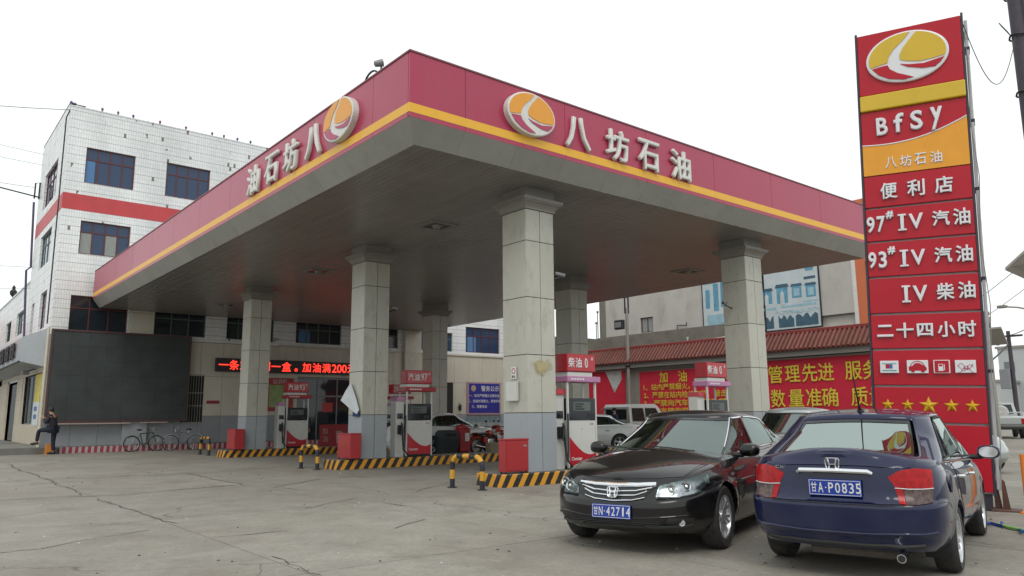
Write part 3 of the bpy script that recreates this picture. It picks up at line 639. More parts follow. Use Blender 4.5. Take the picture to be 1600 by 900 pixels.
# antenna arm on the left face
an = empty('wall_antenna', (XL, 35.0, 13.1), label='dark metal arm sticking out of the left side of the tiled building', cat='antenna')
MB().tube([(0, 0, 0), (-2.4, -.2, .25)], .035, 6).build('arm', m_blk, an, world=False)
MB().tube([(-.25, 0, -.1), (-.25, 0, .75), (-.05, 0, .8), (-.05, 0, -.1)], .04, 6).build('hook', m_blk, an, world=False)
MB().tube([(XL-.06, 35.0, 5), (XL-.3, 34.9, 9.1), (XL-.1, 35, 9.3), (XL-.25, 35, 12.8)], .055, 6).build('downpipe', pm('dark_pipe', (.08, .06, .12), .5), label='thin dark downpipe on the far left edge of the tiled building', cat='pipe')

# ---- two-storey wing on the left with the shop
wing = empty('shop_wing', (XL+3, 42, 0), label='lower white tiled wing with a shop and silver awning, at the left edge', cat='building')
wh = [(36.9, 6.0, 39.6, 7.3), (42.0, 6.0, 44.5, 7.2)]
wg = wall_grid(MB(), 35.5, 58, 3.4, 8.55, wh, fnL)
wg.build('tiled_wall', m_tile, wing)
MB().box(XL+.3, 35.5, 0, 10, 58, 8.45).build('core', m_dark, wing)
MB().box(XL-.05, 35.5, 8.55, 10, 58, 8.63).build('roof', m_tile, wing)
for r in wh: window(wing, fnL, *r, cols=3, frame=m_grn, pane=m_pane)
# shop front on both storeys' lowest part: cream tiles, door, window
y0 = YB+.0
shop_open = [(28.5, 1.2, 33.6, 3.5), (36.2, .3, 39.8, 3.35)]
for a in [YB+.02+1.0*i for i in range(16)]:
    for z0, z1 in ((.3, 1.2), (1.2, 2.4), (2.4, 3.5), (3.5, 4.2)):
        b = a+1.0
        if any(a < h[2]-.2 and b > h[0]+.2 and z0 < h[3]-.2 and z1 > h[1]+.2 for h in shop_open): continue
        fbox(MB(), fnL, a+.005, z0+.005, -.03, b-.005, z1-.005, .0).build('wall_panel', m_beige2, wing)
fbox(MB(), fnL, YB+.0, 0, .0, 28.3, 5.12, .02).build('joint_backing', m_beige2, wing); fbox(MB(), fnL, 33.8, 0, .0, 36.0, 5.12, .02).build('joint_backing', m_beige2, wing); fbox(MB(), fnL, 40, 0, .0, 58, 5.12, .02).build('joint_backing', m_beige2, wing)
fbox(MB(), fnL, 28.3, 4.2, .0, 40, 5.12, .02).build('joint_backing', m_beige2, wing); fbox(MB(), fnL, 28.3, 0, .0, 33.8, 1.2, .02).build('joint_backing', m_beige2, wing)
window(wing, fnL, 28.5, 1.2, 33.6, 3.5, cols=3, tr=0, frame=m_alu, pane=glass_mat('shop_glass', (.04, .07, .08)))
fbox(MB(), fnL, 36.2, .3, .06, 36.3, 3.35, .14).build('door_frame', m_alu, wing); fbox(MB(), fnL, 36.3, .3, .09, 39.7, 3.3, .1).build('door_glass', m_pane2, wing)
m_py = pm('poster_yellow', (.62, .50, .06), .5, var=.3, vscale=5); m_pw = pm('poster_white', (.62, .66, .68), .5, var=.15, vscale=6); m_pb = pm('poster_blue2', (.05, .12, .38), .5)
pp = empty('window_poster', (XL-.05, 29.0, 1.9), label='tall yellow and white poster beside the shop window', cat='poster')
fbox(MB(), fnL, 28.35, 2.2, -.05, 29.9, 3.45, -.035).build('upper_sheet', m_py, pp); fbox(MB(), fnL, 28.35, 1.15, -.05, 30.0, 2.2, -.035).build('lower_sheet', m_pw, pp)
for z in (1.9, 1.55): fbox(MB(), fnL, 28.8, z-.1, -.054, 29.6, z+.1, -.051).build('print', m_pb, pp)
# silver sign box
m_sil = pm('silver_sheet', (.42, .45, .48), .38, metal=.2, var=.07, vscale=1.5, dirt=.2, dscale=2)
sg = empty('shop_sign_box', (XL-.9, 33, 4.2), label='silver sheet metal awning box with black letters over the shop', cat='sign')
def qb(mb, lo, hi):  return mb.box(*lo, *hi)
MB().add([(XL, 27.95, 5.45), (XL-.95, 28.2, 5.0), (XL-.95, 28.2, 3.95), (XL, 27.95, 3.72)] + [(XL, 56, 5.45), (XL-.95, 56, 5.0), (XL-.95, 56, 3.95), (XL, 56, 3.72)],
         [(0,1,2,3),(7,6,5,4),(0,4,5,1),(1,5,6,2),(2,6,7,3),(3,7,4,0)]).build('box', m_sil, sg)
MB().tube([(XL-.97, 28.2, 3.93), (XL-.97, 56, 3.93)], .05, 6).build('lower_rail', m_blk, sg)
for i in range(8):
    y = 30.2+i*1.9; gl = MB(); random.seed(40+i)
    for s_ in (-.5, -.1, .32, .55): gl.box(XL-1.06, y+s_, 4.12+.1*random.random(), XL-1.0, y+s_+.16, 4.85)
    for z_ in (4.2, 4.45+.1*random.random(), 4.75): gl.box(XL-1.05, y-.5, z_, XL-1.01, y+.6, z_+.1)
    gl.build('letter', m_blk, sg)
# lamp under the sign box
wl = empty('wall_lamp', (XL-.3, 30.3, 3.65), label='small pale flood lamp under the silver awning', cat='lamp')
MB().bbox(-.28, -.18, -.18, .0, .18, .02, .03).build('lamp_head', m_cctv, wl, world=False); MB().tube([(0, 0, 0), (.28, 0, .1)], .025, 6).build('bracket', m_blk, wl, world=False)
# raised pavement for the shop
rp = MB(); rp.box(-14, 33.6, 0, XL, 60, .3); rp.add([(XL+.5, 26.1, 0), (XL+.5, 33.6, 0), (-14, 33.6, 0), (-4.4, 26.1, 0), (XL+.5, 26.1, .27), (XL+.5, 33.6, .27), (-14, 33.6, .27), (-4.4, 26.1, .27)], [(0,3,2,1),(4,5,6,7),(0,1,5,4),(1,2,6,5),(2,3,7,6),(3,0,4,7)])
rp.build('pavement', m_itop, kind='structure')
# bit of shop furniture by the door
MB().bbox(-4.4, 36, .3, -3.2, 37.2, .95, .03).build('goods_crate', pm('dark_green_crate', (.06, .16, .08), .6), label='dark green crate outside the shop door at the left edge', cat='crate')
# red building far left
rb = empty('far_red_roof_house', (-4, 64, 0), label='distant low house with a pinkish red roof, left edge', cat='house')
MB().box(-16, 60, 0, 4, 70, 7.2).build('wall', m_grey, rb); MB().add([(-16, 59.6, 7.2), (4, 59.6, 7.2), (4, 64, 9.4), (-16, 64, 9.4), (-16, 70, 7.2), (4, 70, 7.2)], [(0,1,2,3),(3,2,5,4),(0,3,4),(1,5,2)]).build('roof', pm('pink_roof', (.46, .14, .11), .6, var=.1), rb)

# ---- big dark LED screen
sc_ = empty('led_screen', (1.5, 26.9, 1.3), label='huge dark switched-off display screen on the wall behind the bicycles', cat='display screen')
SY = 26.95
m_scr = pm('screen_modules', (.046, .056, .056), .5, var=.35, vscale=1.2, bump=.5, bscale=120)
for i in range(8):
    for j in range(6):
        a0 = -1.42+i*.715; z0 = 1.38+j*.645
        MB().box(a0+.002, SY-.004*((i+j) % 2)*.5, z0+.002, a0+.713, SY+.1, z0+.643).build('screen_module', m_scr, sc_)
MB().box(-1.5, SY-.03, 1.3, 4.38, SY+.1, 1.375).box(-1.5, SY-.03, 5.255, 4.38, SY+.1, 5.33).box(-1.5, SY-.03, 1.376, -1.425, SY+.1, 5.254).box(4.305, SY-.03, 1.376, 4.38, SY+.1, 5.254).build('frame', pm('screen_frame', (.10, .05, .05), .45), sc_)
MB().box(-1.45, SY+.1, 1.35, 4.3, YB-.04, 5.3).build('casing', m_blk, sc_)
MB().box(-1.3, SY-.05, 1.2, 1.9, SY+.02, 1.26).box(2.3, SY-.06, 1.22, 3.5, SY+.02, 1.27).build('under_rail', pm('rail_metal', (.42, .34, .30), .35), sc_)
MB().cyl((-1.62, 26.95, .2), (-1.62, 26.95, 5.4), .055, 10).build('screen_post', pm('cream_paint', (.62, .58, .46), .5, var=.1), label='slim cream post at the left edge of the dark screen', cat='post')
# ---- LED ticker
m_led = pm('led_red', (.9, .05, .02), .5, emis=(1, .035, .02), estr=2.2)
tk = empty('led_ticker', (9.6, 27.1, 3.7), label='long black ticker with glowing red characters above the shop entrance', cat='display screen')
MB().bbox(5.62, 27.02, 3.70, 15.2, 27.2, 4.36, .01).build('casing', m_blk, tk)
for ch, x_ in zip('一条或送烟一盒。加油满', (5.98, 6.50, 7.03, 7.55, 8.1, 8.65, 9.22, 9.75, 10.33, 10.90, 11.46)):
    text('letter', ch, .52, tk, (x_, 27.00, 4.03 if ch != '。' else 3.88), RX, m_led, ext=.005, bold=.007)
for ch, x_ in zip('200', (11.92, 12.22, 12.52)): text('letter', ch, .62, tk, (x_, 27.00, 4.03), RX, m_led, ext=.005, bold=.007)
text('letter', '元', .52, tk, (12.95, 27.0, 4.03), RX, m_led, ext=.005, bold=.007); text('letter', '送', .52, tk, (13.6, 27.0, 4.03), RX, m_led, ext=.005, bold=.007)
# ---- green and red notice beside the entrance, small red plate
nb = empty('green_notice_board', (8.9, 27.2, 2.0), label='red framed green notice board behind the farthest column', cat='notice board')
MB().bbox(8.3, 27.24, 1.75, 9.75, 27.3, 3.45, .01).build('board', pm('poster_red3', (.42, .05, .05), .5), nb); MB().box(8.45, 27.225, 1.95, 9.5, 27.239, 3.1).build('sheet', pm('poster_green', (.30, .42, .16), .6, var=.3, vscale=4), nb)
text('heading', '公示栏', .26, nb, (9.0, 27.235, 3.27), RX, m_white, ext=.004)
MB().bbox(5.35, 27.27, 2.12, 5.95, 27.315, 2.27, .005).build('number_plate', pm('poster_red4', (.35, .03, .05), .5), label='small dark red plate on the wall beside the barred window', cat='plate')
# ---- blue police notice
bn = empty('blue_notice_board', (22.3, 27.2, 1.5), label='blue notice board with a police badge and white writing on the wall', cat='notice board')
m_bl = pm('notice_blue', (.03, .035, .28), .4, var=.05); m_wt = pm('white_print', (.72, .72, .72), .5)
MB().bbox(21.0, 27.22, 1.5, 23.62, 27.31, 3.52, .01).build('frame', pm('pinkish_frame', (.42, .26, .30), .5), bn); MB().box(21.12, 27.20, 1.62, 23.5, 27.219, 3.42).build('panel', m_bl, bn)
text('heading', '警务公示', .36, bn, (22.75, 27.19, 3.12), RX, m_wt, ext=.004, bold=.01)
for k, t in enumerate(('一、站内严禁烟火注意安全', '二、加油时请熄火，禁用手机', '三、报警电话')):
    text('text_line', t, .20, bn, (22.3 if k < 2 else 21.9, 27.19, 2.68-.34*k), RX, m_wt, ext=.003, bold=.008)
MB().lathe([(.17, 0), (.19, .01), (.12, .015), (.02, .02)], face_M((21.45, 27.195, 3.12), RX), 20, True).build('badge', pm('badge_gold', (.45, .33, .2), .4), bn)
text('wall_lettering', '治安联防监督电话', .36, bn, (22.3, 27.285, 1.22), RX, pm('faded_blue_paint', (.13, .26, .32), .6), ext=.003, squash=1.)
# dark wall lantern
wl2 = empty('wall_lantern', (20.45, 27.2, 1.75), label='small dark lantern on the wall left of the blue notice board', cat='lantern')
MB().lathe([(.03, 0), (.09, .05), (.07, .25), (.12, .28), (.02, .4)], None, 10, True).build('lantern_body', m_blk, wl2, world=False); MB().tube([(0, 0, .4), (0, .1, .45)], .02, 6).build('bracket', m_blk, wl2, world=False)
# ================================================================= RIGHT BOUNDARY WALL (X = 25)
XW = 25.0
m_conc = pm('grimy_concrete', (.20, .185, .155), .8, var=.22, vscale=1.3, dirt=.6, dscale=1.6, dcol=(.09, .08, .065), bump=.4, bscale=9)
m_plas = pm('grey_plaster', (.30, .28, .25), .8, var=.14, vscale=1.5, dirt=.4, dscale=1.5, dcol=(.16, .14, .12))
bw = empty('boundary_wall', (XW+.3, 8, 0), label='red boundary wall topped with sloping red tiles behind the cars', cat='wall')
MB().box(XW, -.5, 0, XW+.3, 27.3, 3.95).build('wall_body', m_plas, bw)
MB().box(XW-.36, -.5, 3.96, XW+.5, 27.3, 4.198).box(XW-.14, -.5, 3.86, XW+.3, 27.3, 3.92).build('eaves', pm('eaves_grey', (.26, .25, .23), .7, var=.1), bw)
m_rt = pm('red_roof_tile', (.18, .050, .036), .6, var=.25, vscale=5, island=.18, dirt=.4, dscale=6, dcol=(.16, .07, .05))
E0, E1 = (XW-.50, 4.24), (XW+.25, 5.06)
MB().add([(E0[0]+.03, -.5, E0[1]), (E0[0]+.03, 27.3, E0[1]), (E1[0], 27.3, E1[1]), (E1[0], -.5, E1[1]), (E0[0]+.03, -.5, 4.20), (E0[0]+.03, 27.3, 4.20), (E1[0]+.2, 27.3, 4.20), (E1[0]+.2, -.5, 4.20)],
         [(0,1,2,3),(0,4,5,1),(3,2,6,7),(0,3,7,4),(1,5,6,2)]).build('tile_bed', m_rt, bw)
tr = MB(); r = .075; n = 5; vs = []
for k, (px, pz) in enumerate((E0, (E1[0]+.02, E1[1]+.02))):
    for i in range(n+1):
        t = pi*i/n; vs.append((px-sin(t)*r*.75, r*cos(t), pz+sin(t)*r*.75))
tr.add(vs, [(i, i+1, n+1+i+1, n+1+i) for i in range(n)]+[tuple(range(n, -1, -1))])
tmesh = tr.mesh('roof_tile', m_rt, smooth=True)
for i in range(126): link('roof_tile', tmesh, bw, Matrix.Translation((0, -.4+.219*i, random.uniform(-.008, .008))))
MB().bbox(XW+.17, -.5, 5.04, XW+.48, 27.3, 5.20, .03).build('ridge', pm('ridge_red', (.26, .04, .035), .5, var=.15), bw)
MB().box(XW+.2, -.5, 3.95, XW+.47, 27.3, 5.0).build('wall_top', m_plas, bw)
# banners
m_ban = pm('red_banner', (.64, .018, .050), .6, var=.08, vscale=2, dirt=.12, dscale=3); m_yt = pm('yellow_print', (.75, .62, .06), .5)
LY_ = (0, -1, 0)
def banner(y0, y1, z0, z1, label):   # y0 > y1 : left edge first
    E = empty('banner', (XW-.03, (y0+y1)/2, z0), label=label, cat='banner')
    nn = 24; vs = []; fs = []
    for i in range(nn+1):
        y = y0+(y1-y0)*i/nn; d = .012*sin(i*1.3)+.008*sin(i*.5)
        vs += [(XW-.05+d, y, z0), (XW-.05+d, y, z1)]
    fs = [(2*i, 2*i+2, 2*i+3, 2*i+1) for i in range(nn)]
    MB().add(vs, fs).build('cloth', m_ban, E, smooth=True)
    fr = MB(); fr.box(XW-.06, y0, z0-.04, XW-.02, y1, z0).box(XW-.06, y0, z1, XW-.02, y1, z1+.04).box(XW-.06, y0+.04, z0-.04, XW-.02, y0, z1+.04); fr.build('frame', m_plas, E)
    return E
def wtext(nm, s, size, E, y, z, w=None, bold=.014, m=m_yt): return text(nm, s, size, E, (XW-.085, y, z), LY_, m, ext=.004, bold=bold, fit=(w, None) if w else None)
b1 = banner(16.7, 9.3, 1.18, 3.72, 'red banner with a yellow numbered list of station rules')
for ch, y in zip('加油站须知', (15.0, 13.75, 12.55, 11.3, 10.1)): wtext('letter', ch, .62, b1, y, 3.36)
for k, t in enumerate(('1、站内严禁烟火。', '2、严禁在站内检修车辆、敲击', '3、严禁向汽车汽化器及塑料桶内', '4、过车辆的司机、乘客人员必须', '5、随一律熄火加油，违者可以罚款')):
    w = (3.1, 5.3, 6.6, 6.6, 6.6)[k]; wtext('text_line', t, .36, b1, 16.4-w/2, 2.86-.42*k, w=w)
b2 = banner(8.85, -.3, 1.42, 3.85, 'big red banner with two rows of large yellow characters')
for ch, y in zip('管理先进服务热情', (8.42, 7.55, 6.72, 5.95, 4.72, 3.95, 3.15, 2.35)): wtext('letter', ch, .86, b2, y, 3.20, w=.74)
for ch, y in zip('数量准确质量国标', (8.35, 7.45, 6.6, 5.85, 4.55, 3.75, 2.95, 2.15)): wtext('letter', ch, .86, b2, y, 2.10, w=.74)
b3 = empty('torn_banner', (XW-.05, 18.7, 2), label='plain red cloth with a torn white corner, left of the floodlight pole', cat='banner')
MB().add([(XW-.05, 23.5, 4.0), (XW-.05, 17.75, 3.95), (XW-.05, 17.75, 1.3), (XW-.05, 23.5, .9), (XW-.02, 23.5, 4.0), (XW-.02, 17.75, 3.95), (XW-.02, 17.75, 1.3), (XW-.02, 23.5, .9)], [(0,1,2,3),(7,6,5,4),(0,4,5,1),(1,5,6,2),(2,6,7,3),(3,7,4,0)]).build('cloth', m_ban, b3)
MB().prism([(19.25, 3.93), (18.0, 3.93), (18.0, 3.35), (18.55, 2.65)][::-1], XW-.075, XW-.055, 'x').build('torn_flap', pm('pale_flap', (.55, .56, .55), .7, var=.25, vscale=5), b3)
# floodlight pole at the wall
fp = empty('floodlight_pole', (XW-.35, 17.2, 0), label='grey pole with a black floodlight in front of the tiled wall', cat='floodlight')
MB().cyl((0, 0, 0), (0, 0, 7.3), .085, 12).build('pole', m_plas, fp, world=False, smooth=True)
MB().box(-.16, -.03, 7.05, -.10, .03, 8.9).box(.12, -.03, 7.05, .18, .03, 8.9).box(-.16, -.03, 6.98, .18, .03, 7.05).box(-.16, -.03, 7.85, .18, .03, 7.92).build('top_bracket', m_blk, fp, world=False)
MB().bbox(-.38, .0, 6.10, -.16, .62, 6.62, .03).build('floodlight', m_blk, fp, world=False); MB().box(-.39, .08, 6.2, -.382, .54, 6.5).build('lens', m_cctv, fp, world=False)
MB().bbox(-.13, -.13, 4.0, .13, .13, 4.1, .01).build('collar', m_blk, fp, world=False)

# ================================================================= BACK BUILDING WITH MURALS (X = 30)
XB = 30.0
m_wallb = pm('stained_cream_render', (.52, .50, .46), .75, var=.13, vscale=.9, dirt=.45, dscale=.8, dcol=(.28, .25, .21), stretch=(1, 1, .5), bump=.2, bscale=6)
m_band = m_conc
fnB = lambda a, z, d: (XB+d, a, z)
bb = empty('cream_warehouse', (XB+6, 16, 0), label='stained cream building with blue murals behind the tiled wall', cat='building')
wall_grid(MB(), 6.95, 23.9, 6.35, 9.9, [(19.85, 6.55, 20.9, 7.5)], fnB).build('wall', m_wallb, bb)
MB().box(XB+.01, 23.9, 6.35, XB+12, 24.5, 9.9).build('corner_strip', m_conc, bb)
MB().box(XB-.15, 13.9, 4.0, XB+.3, 24.6, 6.50).build('concrete_band', m_conc, bb); MB().box(XB-.12, 6.95, 4.0, XB+.3, 13.9, 5.6).build('lower_wall', m_wallb, bb)
MB().box(XB+.22, 7.0, 5.5, XB+12, 23.85, 9.85).box(XB+.3, 6.95, 0, XB+12, 24.5, 5.5).build('core', m_wallb, bb)
MB().box(XB-.1, 6.9, 9.9, XB+12, 24.6, 10.1).build('roof_edge', m_conc, bb)
window(bb, fnB, 19.85, 6.55, 20.9, 7.5, cols=2, tr=0, frame=m_maroon, pane=glass_mat('pale_window_glass', (.16, .22, .25), .1), curtains=((.1, .45, m_curt2), (.5, .9, m_curt2)))
MB().box(XB-.06, 14.6, 5.6, XB+.01, 15.9, 9.9).build('pilaster', m_wallb, bb)
# rusty brackets, white pipe
MB().tube([(XB-.1, 17.9, 6.5), (XB-.1, 17.9, 6.75), (XB-.1, 17.2, 6.68), (XB-.1, 17.2, 6.85)], .03, 6).build('pipe_hook', m_blk, bb)
MB().tube([(XB-.3, 17.0, 5.95), (XB-.3, 17.0, 5.6), (XB-.3, 13.7, 5.72), (XB-.3, 13.2, 5.9)], .07, 8).build('drain_pipe', m_white, label='white elbow drain pipe above the roof tiles of the wall', cat='pipe', smooth=True)
# murals: printed posters, each piece of print slightly proud
m_pw2 = pm('mural_white', (.55, .62, .64), .6, var=.12, vscale=1.5); c1 = pm('mural_blue', (.12, .33, .47), .6, var=.3, vscale=3); c2 = pm('mural_light', (.32, .52, .60), .6, var=.2, vscale=3); c3 = pm('mural_dark', (.05, .12, .17), .6, var=.3, vscale=3)
def mural(a0, a1, z0, z1, label):
    E = empty('mural_poster', (XB-.1, (a0+a1)/2, z0), label=label, cat='mural')
    MB().box(XB-.07, a0, z0, XB-.02, a1, z1).build('sheet', m_pw2, E)
    MB().box(XB-.09, a0, z0-.06, XB-.01, a1, z0).box(XB-.09, a0, z1, XB-.01, a1, z1+.05).box(XB-.09, a0, z0-.06, XB-.01, a0+.05, z1).box(XB-.09, a1-.05, z0-.06, XB-.01, a1, z1).build('frame', m_blk, E)
    return E
def pr(E, nm, a0, z0, a1, z1, m, lay=0): return MB().box(XB-.075-.004*lay, a0, z0, XB-.07, a1, z1).build(nm, m, E)
mu1 = mural(15.95, 11.9-.0, 5.75, 9.6, 'pale blue mural poster left of the right column')
mu1_ = mu1
for (a0, z0, a1, z1, m) in ((15.8, 8.9, 15.0, 9.4, c2), (15.75, 7.5, 15.45, 8.6, c1), (15.2, 7.3, 14.85, 8.9, c1), (14.7, 7.5, 14.35, 8.95, c1), (15.7, 6.5, 14.0, 7.1, c2)): pr(mu1, 'print_block', a0, z0, a1, z1, m)
for k, t in enumerate(('严禁攀登注意安全', '文明施工人人有责')): text('text_line', t, .26, mu1, (XB-.085, 14.9, 6.35-.32*k), LY_, c2, ext=.003)
mu2 = mural(12.6, 8.7, 5.85, 9.6, 'large white mural poster of blue houses and hills beside the right column')
def house(E, cx, z, w, h, kind):
    pr(E, 'print_block', cx-w/2, z, cx+w/2, z+h, c1)
    MB().prism([(cx-w*.62, z+h), (cx+w*.62, z+h), (cx+w*.5, z+h*1.22), (cx-w*.5, z+h*1.22)], XB-.083, XB-.07, 'x').build('print_roof', c3, E)
    if kind: MB().prism([(cx-w*.18, z-.08), (cx+w*.18, z-.08), (cx+w*.18, z+h*.6), (cx, z+h*.8), (cx-w*.18, z+h*.6)], XB-.084, XB-.07, 'x').build('print_door', m_pw2, E)
    else:
        pr(E, 'print_block', cx-w*.3, z+.1, cx+w*.3, z+h-.12, c2, 2)
house(mu2, 11.75, 7.3, .68, .7, 1); house(mu2, 10.8, 7.25, .66, .85, 1); house(mu2, 9.95, 7.45, .55, .62, 0); house(mu2, 9.15, 7.4, .55, .62, 0)
pr(mu2, 'print_block', 9.5, 8.35, 8.85, 8.5, c3); pr(mu2, 'print_block', 9.4, 8.8, 8.95, 9.2, c1); pr(mu2, 'print_block', 9.6, 7.15, 8.8, 7.25, c2)
for a, b in ((12.4, 11.4), (11.1, 10.2), (10.1, 8.85)):
    random.seed(int(a*10)); pts = [(a, 5.95)]; nn = 9
    top = [(a+(b-a)*i/nn, 6.25+.32*abs(sin(i*.9+a))+.08*random.random()) for i in range(nn+1)]
    MB().prism([(b, 5.95)]+top[::-1]+[(a, 5.95)], XB-.082, XB-.07, 'x').build('print_hill', c3, mu2)
pr(mu2, 'print_block', 12.4, 6.95, 11.2, 7.08, c2); pr(mu2, 'print_block', 10.9, 6.98, 8.9, 7.1, c2)
for k in range(9): MB().tube([(XB-.078, 11.0+.25*cos(t+k)-.25*k, 6.75+.1*sin(2*t+k)) for t in [i*.7 for i in range(6)]], .012, 4).build('print_swirl', c2, mu2)
# orange building
ob = empty('orange_building', (XB+6, 3, 0), label='orange rendered building with a green window between canopy and price sign', cat='building')
m_orb = pm('orange_render', (.62, .17, .07), .7, var=.08, vscale=1.5, dirt=.2, dscale=1.2)
wall_grid(MB(), 3.4, 6.75, 3.9, 12, [(4.6, 7.0, 6.25, 8.8)], fnB).build('wall', m_orb, ob)
MB().box(XB-.02, 6.75, 3.9, XB+1.6, 6.95, 12).build('edge_strip', m_white, ob); MB().box(XB+.23, 3.4, 0, XB+1.6, 6.74, 12).build('core', m_orb, ob)
for r in ((4.6, 7.0, 6.25, 8.8),): window(ob, fnB, *r, cols=2, tr=.3, frame=m_grn, pane=glass_mat('green_glass', (.06, .12, .09)) if r[0] > 4 else m_pane)
# pole cluster in the sky gap left of the cream building
for k, (y, h) in enumerate(((25.15, 8.35), (24.75, 8.5), (25.3, 7.6))):
    E = empty('roof_stack', (XB+.5, y, 5.2), label=('thin grey roof pipe in the sky gap beside the cream building, tallest', 'thin grey roof pipe nearest the cream building wall', 'shortest roof pipe in the sky gap')[k], cat='pipe')
    MB().cyl((0, 0, 0), (0, 0, h-5.2), .035, 6).build('pipe', m_plas, E, world=False); MB().sphere((0, 0, h-5.15), .09, 5).build('cap', m_plas, E, world=False)
MB().box(XW+.4, 23.5, 0, XB+6, 28, 6.3).build('back_shed', m_conc, label='low grimy concrete shed behind the end of the tiled wall', cat='shed')

# ================================================================= PRICE SIGN TOWER
U = Vector((.328, -.945, 0)).normalized(); Nn = Vector((-.945, -.328, 0)).normalized(); a_ = radians(1.95)
Zs = (Vector((0, 0, 1))*cos(a_)+U*sin(a_)); Us = (U*cos(a_)-Vector((0, 0, 1))*sin(a_))
SB = Vector((5.71, -6.87, 0))
MS = Matrix(((Us.x, Zs.x, Nn.x, SB.x), (Us.y, Zs.y, Nn.y, SB.y), (Us.z, Zs.z, Nn.z, SB.z), (0, 0, 0, 1)))     # local x: to the right, y: up, z: out of the face
ps = empty('price_sign', M=MS, label='tall red fuel station sign tower with white raised lettering', cat='sign')
m_sr = pm('sign_red', (.46, .005, .020), .33, var=.05, vscale=2.5, spec=.35, dirt=.10, dscale=3, dcol=(.3, .05, .05)); m_sy = pm('sign_yellow', (.66, .44, .02), .35, var=.06, vscale=3); m_so = pm('sign_orange', (.80, .34, .015), .35, var=.06, vscale=3)
m_swt = pm('sign_white', (.75, .75, .78), .4, var=.05, dirt=.2, dscale=12, dcol=(.4, .4, .42)); m_fr = pm('sign_dark_frame', (.03, .025, .04), .5); m_side = pm('sign_side_white', (.55, .55, .57), .4, var=.12, vscale=3, dirt=.3, dscale=5)
SW = 1.52
def sbox(x0, y0, x1, y1, z0, z1, nm, m, b=.006): return MB().bbox(x0, y0, z0, x1, y1, z1, b).build(nm, m, ps, world=False)
sbox(-SW-.01, .22, .01, 7.67, -.36, -.07, 'casing', m_side, .01)
for x0 in (-SW-.03, -.005): sbox(x0, .2, x0+.035, 7.69, -.10, -.005, 'corner_post', m_fr, .005)
zz = [(6.57, 7.65), (4.66, 5.19), (4.10, 4.64), (3.52, 4.08), (2.93, 3.50), (2.37, 2.91), (1.80, 2.35), (1.24, 1.78), (.26, 1.22)]
for y0, y1 in zz: sbox(-SW+.01, y0+.008, -.008, y1-.008, -.07, 0 , 'sign_panel', m_sr)
sbox(-SW+.01, 6.29, -.0, 6.56, -.07, .05, 'yellow_bar', m_sy, .02)
# BfSy panel with the curved orange foot
cv = [(-SW+.012+(SW-.022)*i/16, 5.70+.02 + (.26*((i/16)**2.2)) - .05*sin(pi*i/16)) for i in range(17)]
MB().prism(cv[::-1] and ([(p[0], p[1]) for p in cv] + [(-.008, 6.28), (-SW+.012, 6.28)]), -.07, 0, 'z').build('sign_panel', m_sr, ps, world=False)
MB().prism([(-SW+.012, 5.20), (-.008, 5.20)] + [(p[0], p[1]-.004) for p in cv[::-1]], -.07, .002, 'z').build('orange_panel', m_so, ps, world=False)
MB().tube([(p[0], p[1], .003) for p in cv], .012, 5).build('white_line', m_swt, ps, world=False)
le = make_logo(ps, MS @ Vector((-.785, 7.12, 0)), Us, .60, .43, .05, upv=Zs, yel=m_sy, red=m_sr, wht=m_swt)
def st(nm, s, x, y, w, h, ext=.022, bold=.014, m=m_swt, bev=.006): return text(nm, s, h, ps, MS @ Vector((x, y, ext+.004)), Us, m, ext=ext, bold=bold, upv=Zs, fit=(w, h), bevel=bev)
for ch, x, w, h, y in (('B', -1.20, .17, .30, 6.0), ('f', -.955, .15, .32, 6.02), ('S', -.70, .18, .32, 6.02), ('y', -.42, .17, .38, 6.0)): st('letter', ch, x, y, w, h, bold=.03)
for ch, x in zip('八坊石油', (-1.10, -.885, -.68, -.46)): st('letter', ch, x, 5.38, .17, .19, bold=.004, ext=.006, bev=.002)
for ch, x in zip('便利店', (-1.15, -.765, -.38)): st('letter', ch, x, 4.91, .25, .27)
for k, (nn, y) in enumerate((('97', 4.37), ('93', 3.79))):
    st('letter', nn[0], -1.44, y, .12, .27, bold=.03); st('letter', nn[1], -1.29, y, .12, .27, bold=.03); st('letter', '#', -1.16, y+.14, .11, .13, bold=.03)
    st('letter', 'I', -.985, y-.0, .05, .25, bold=.02); st('letter', 'V', -.79, y, .20, .25, bold=.02)
    st('letter', '汽', -.45, y+.01, .24, .25); st('letter', '油', -.17, y+.01, .23, .26)
    # serifs of the I
    for dy in (-.12, .12): sbox(-1.045, y+dy-.015, -.925, y+dy+.015, .004, .045, 'serif', m_swt)
y = 3.22; st('letter', 'I', -.985, y, .05, .25, bold=.02); st('letter', 'V', -.79, y, .20, .25, bold=.02); st('letter', '柴', -.45, y+.01, .24, .26); st('letter', '油', -.17, y+.02, .23, .26)
for dy in (-.12, .12): sbox(-1.045, y+dy-.015, -.925, y+dy+.015, .004, .045, 'serif', m_swt)
for ch, x, w, h in (('二', -1.31, .23, .19), ('十', -1.03, .24, .24), ('四', -.755, .22, .20), ('小', -.47, .24, .24), ('时', -.195, .23, .25)): st('letter', ch, x, 2.65, w, h)
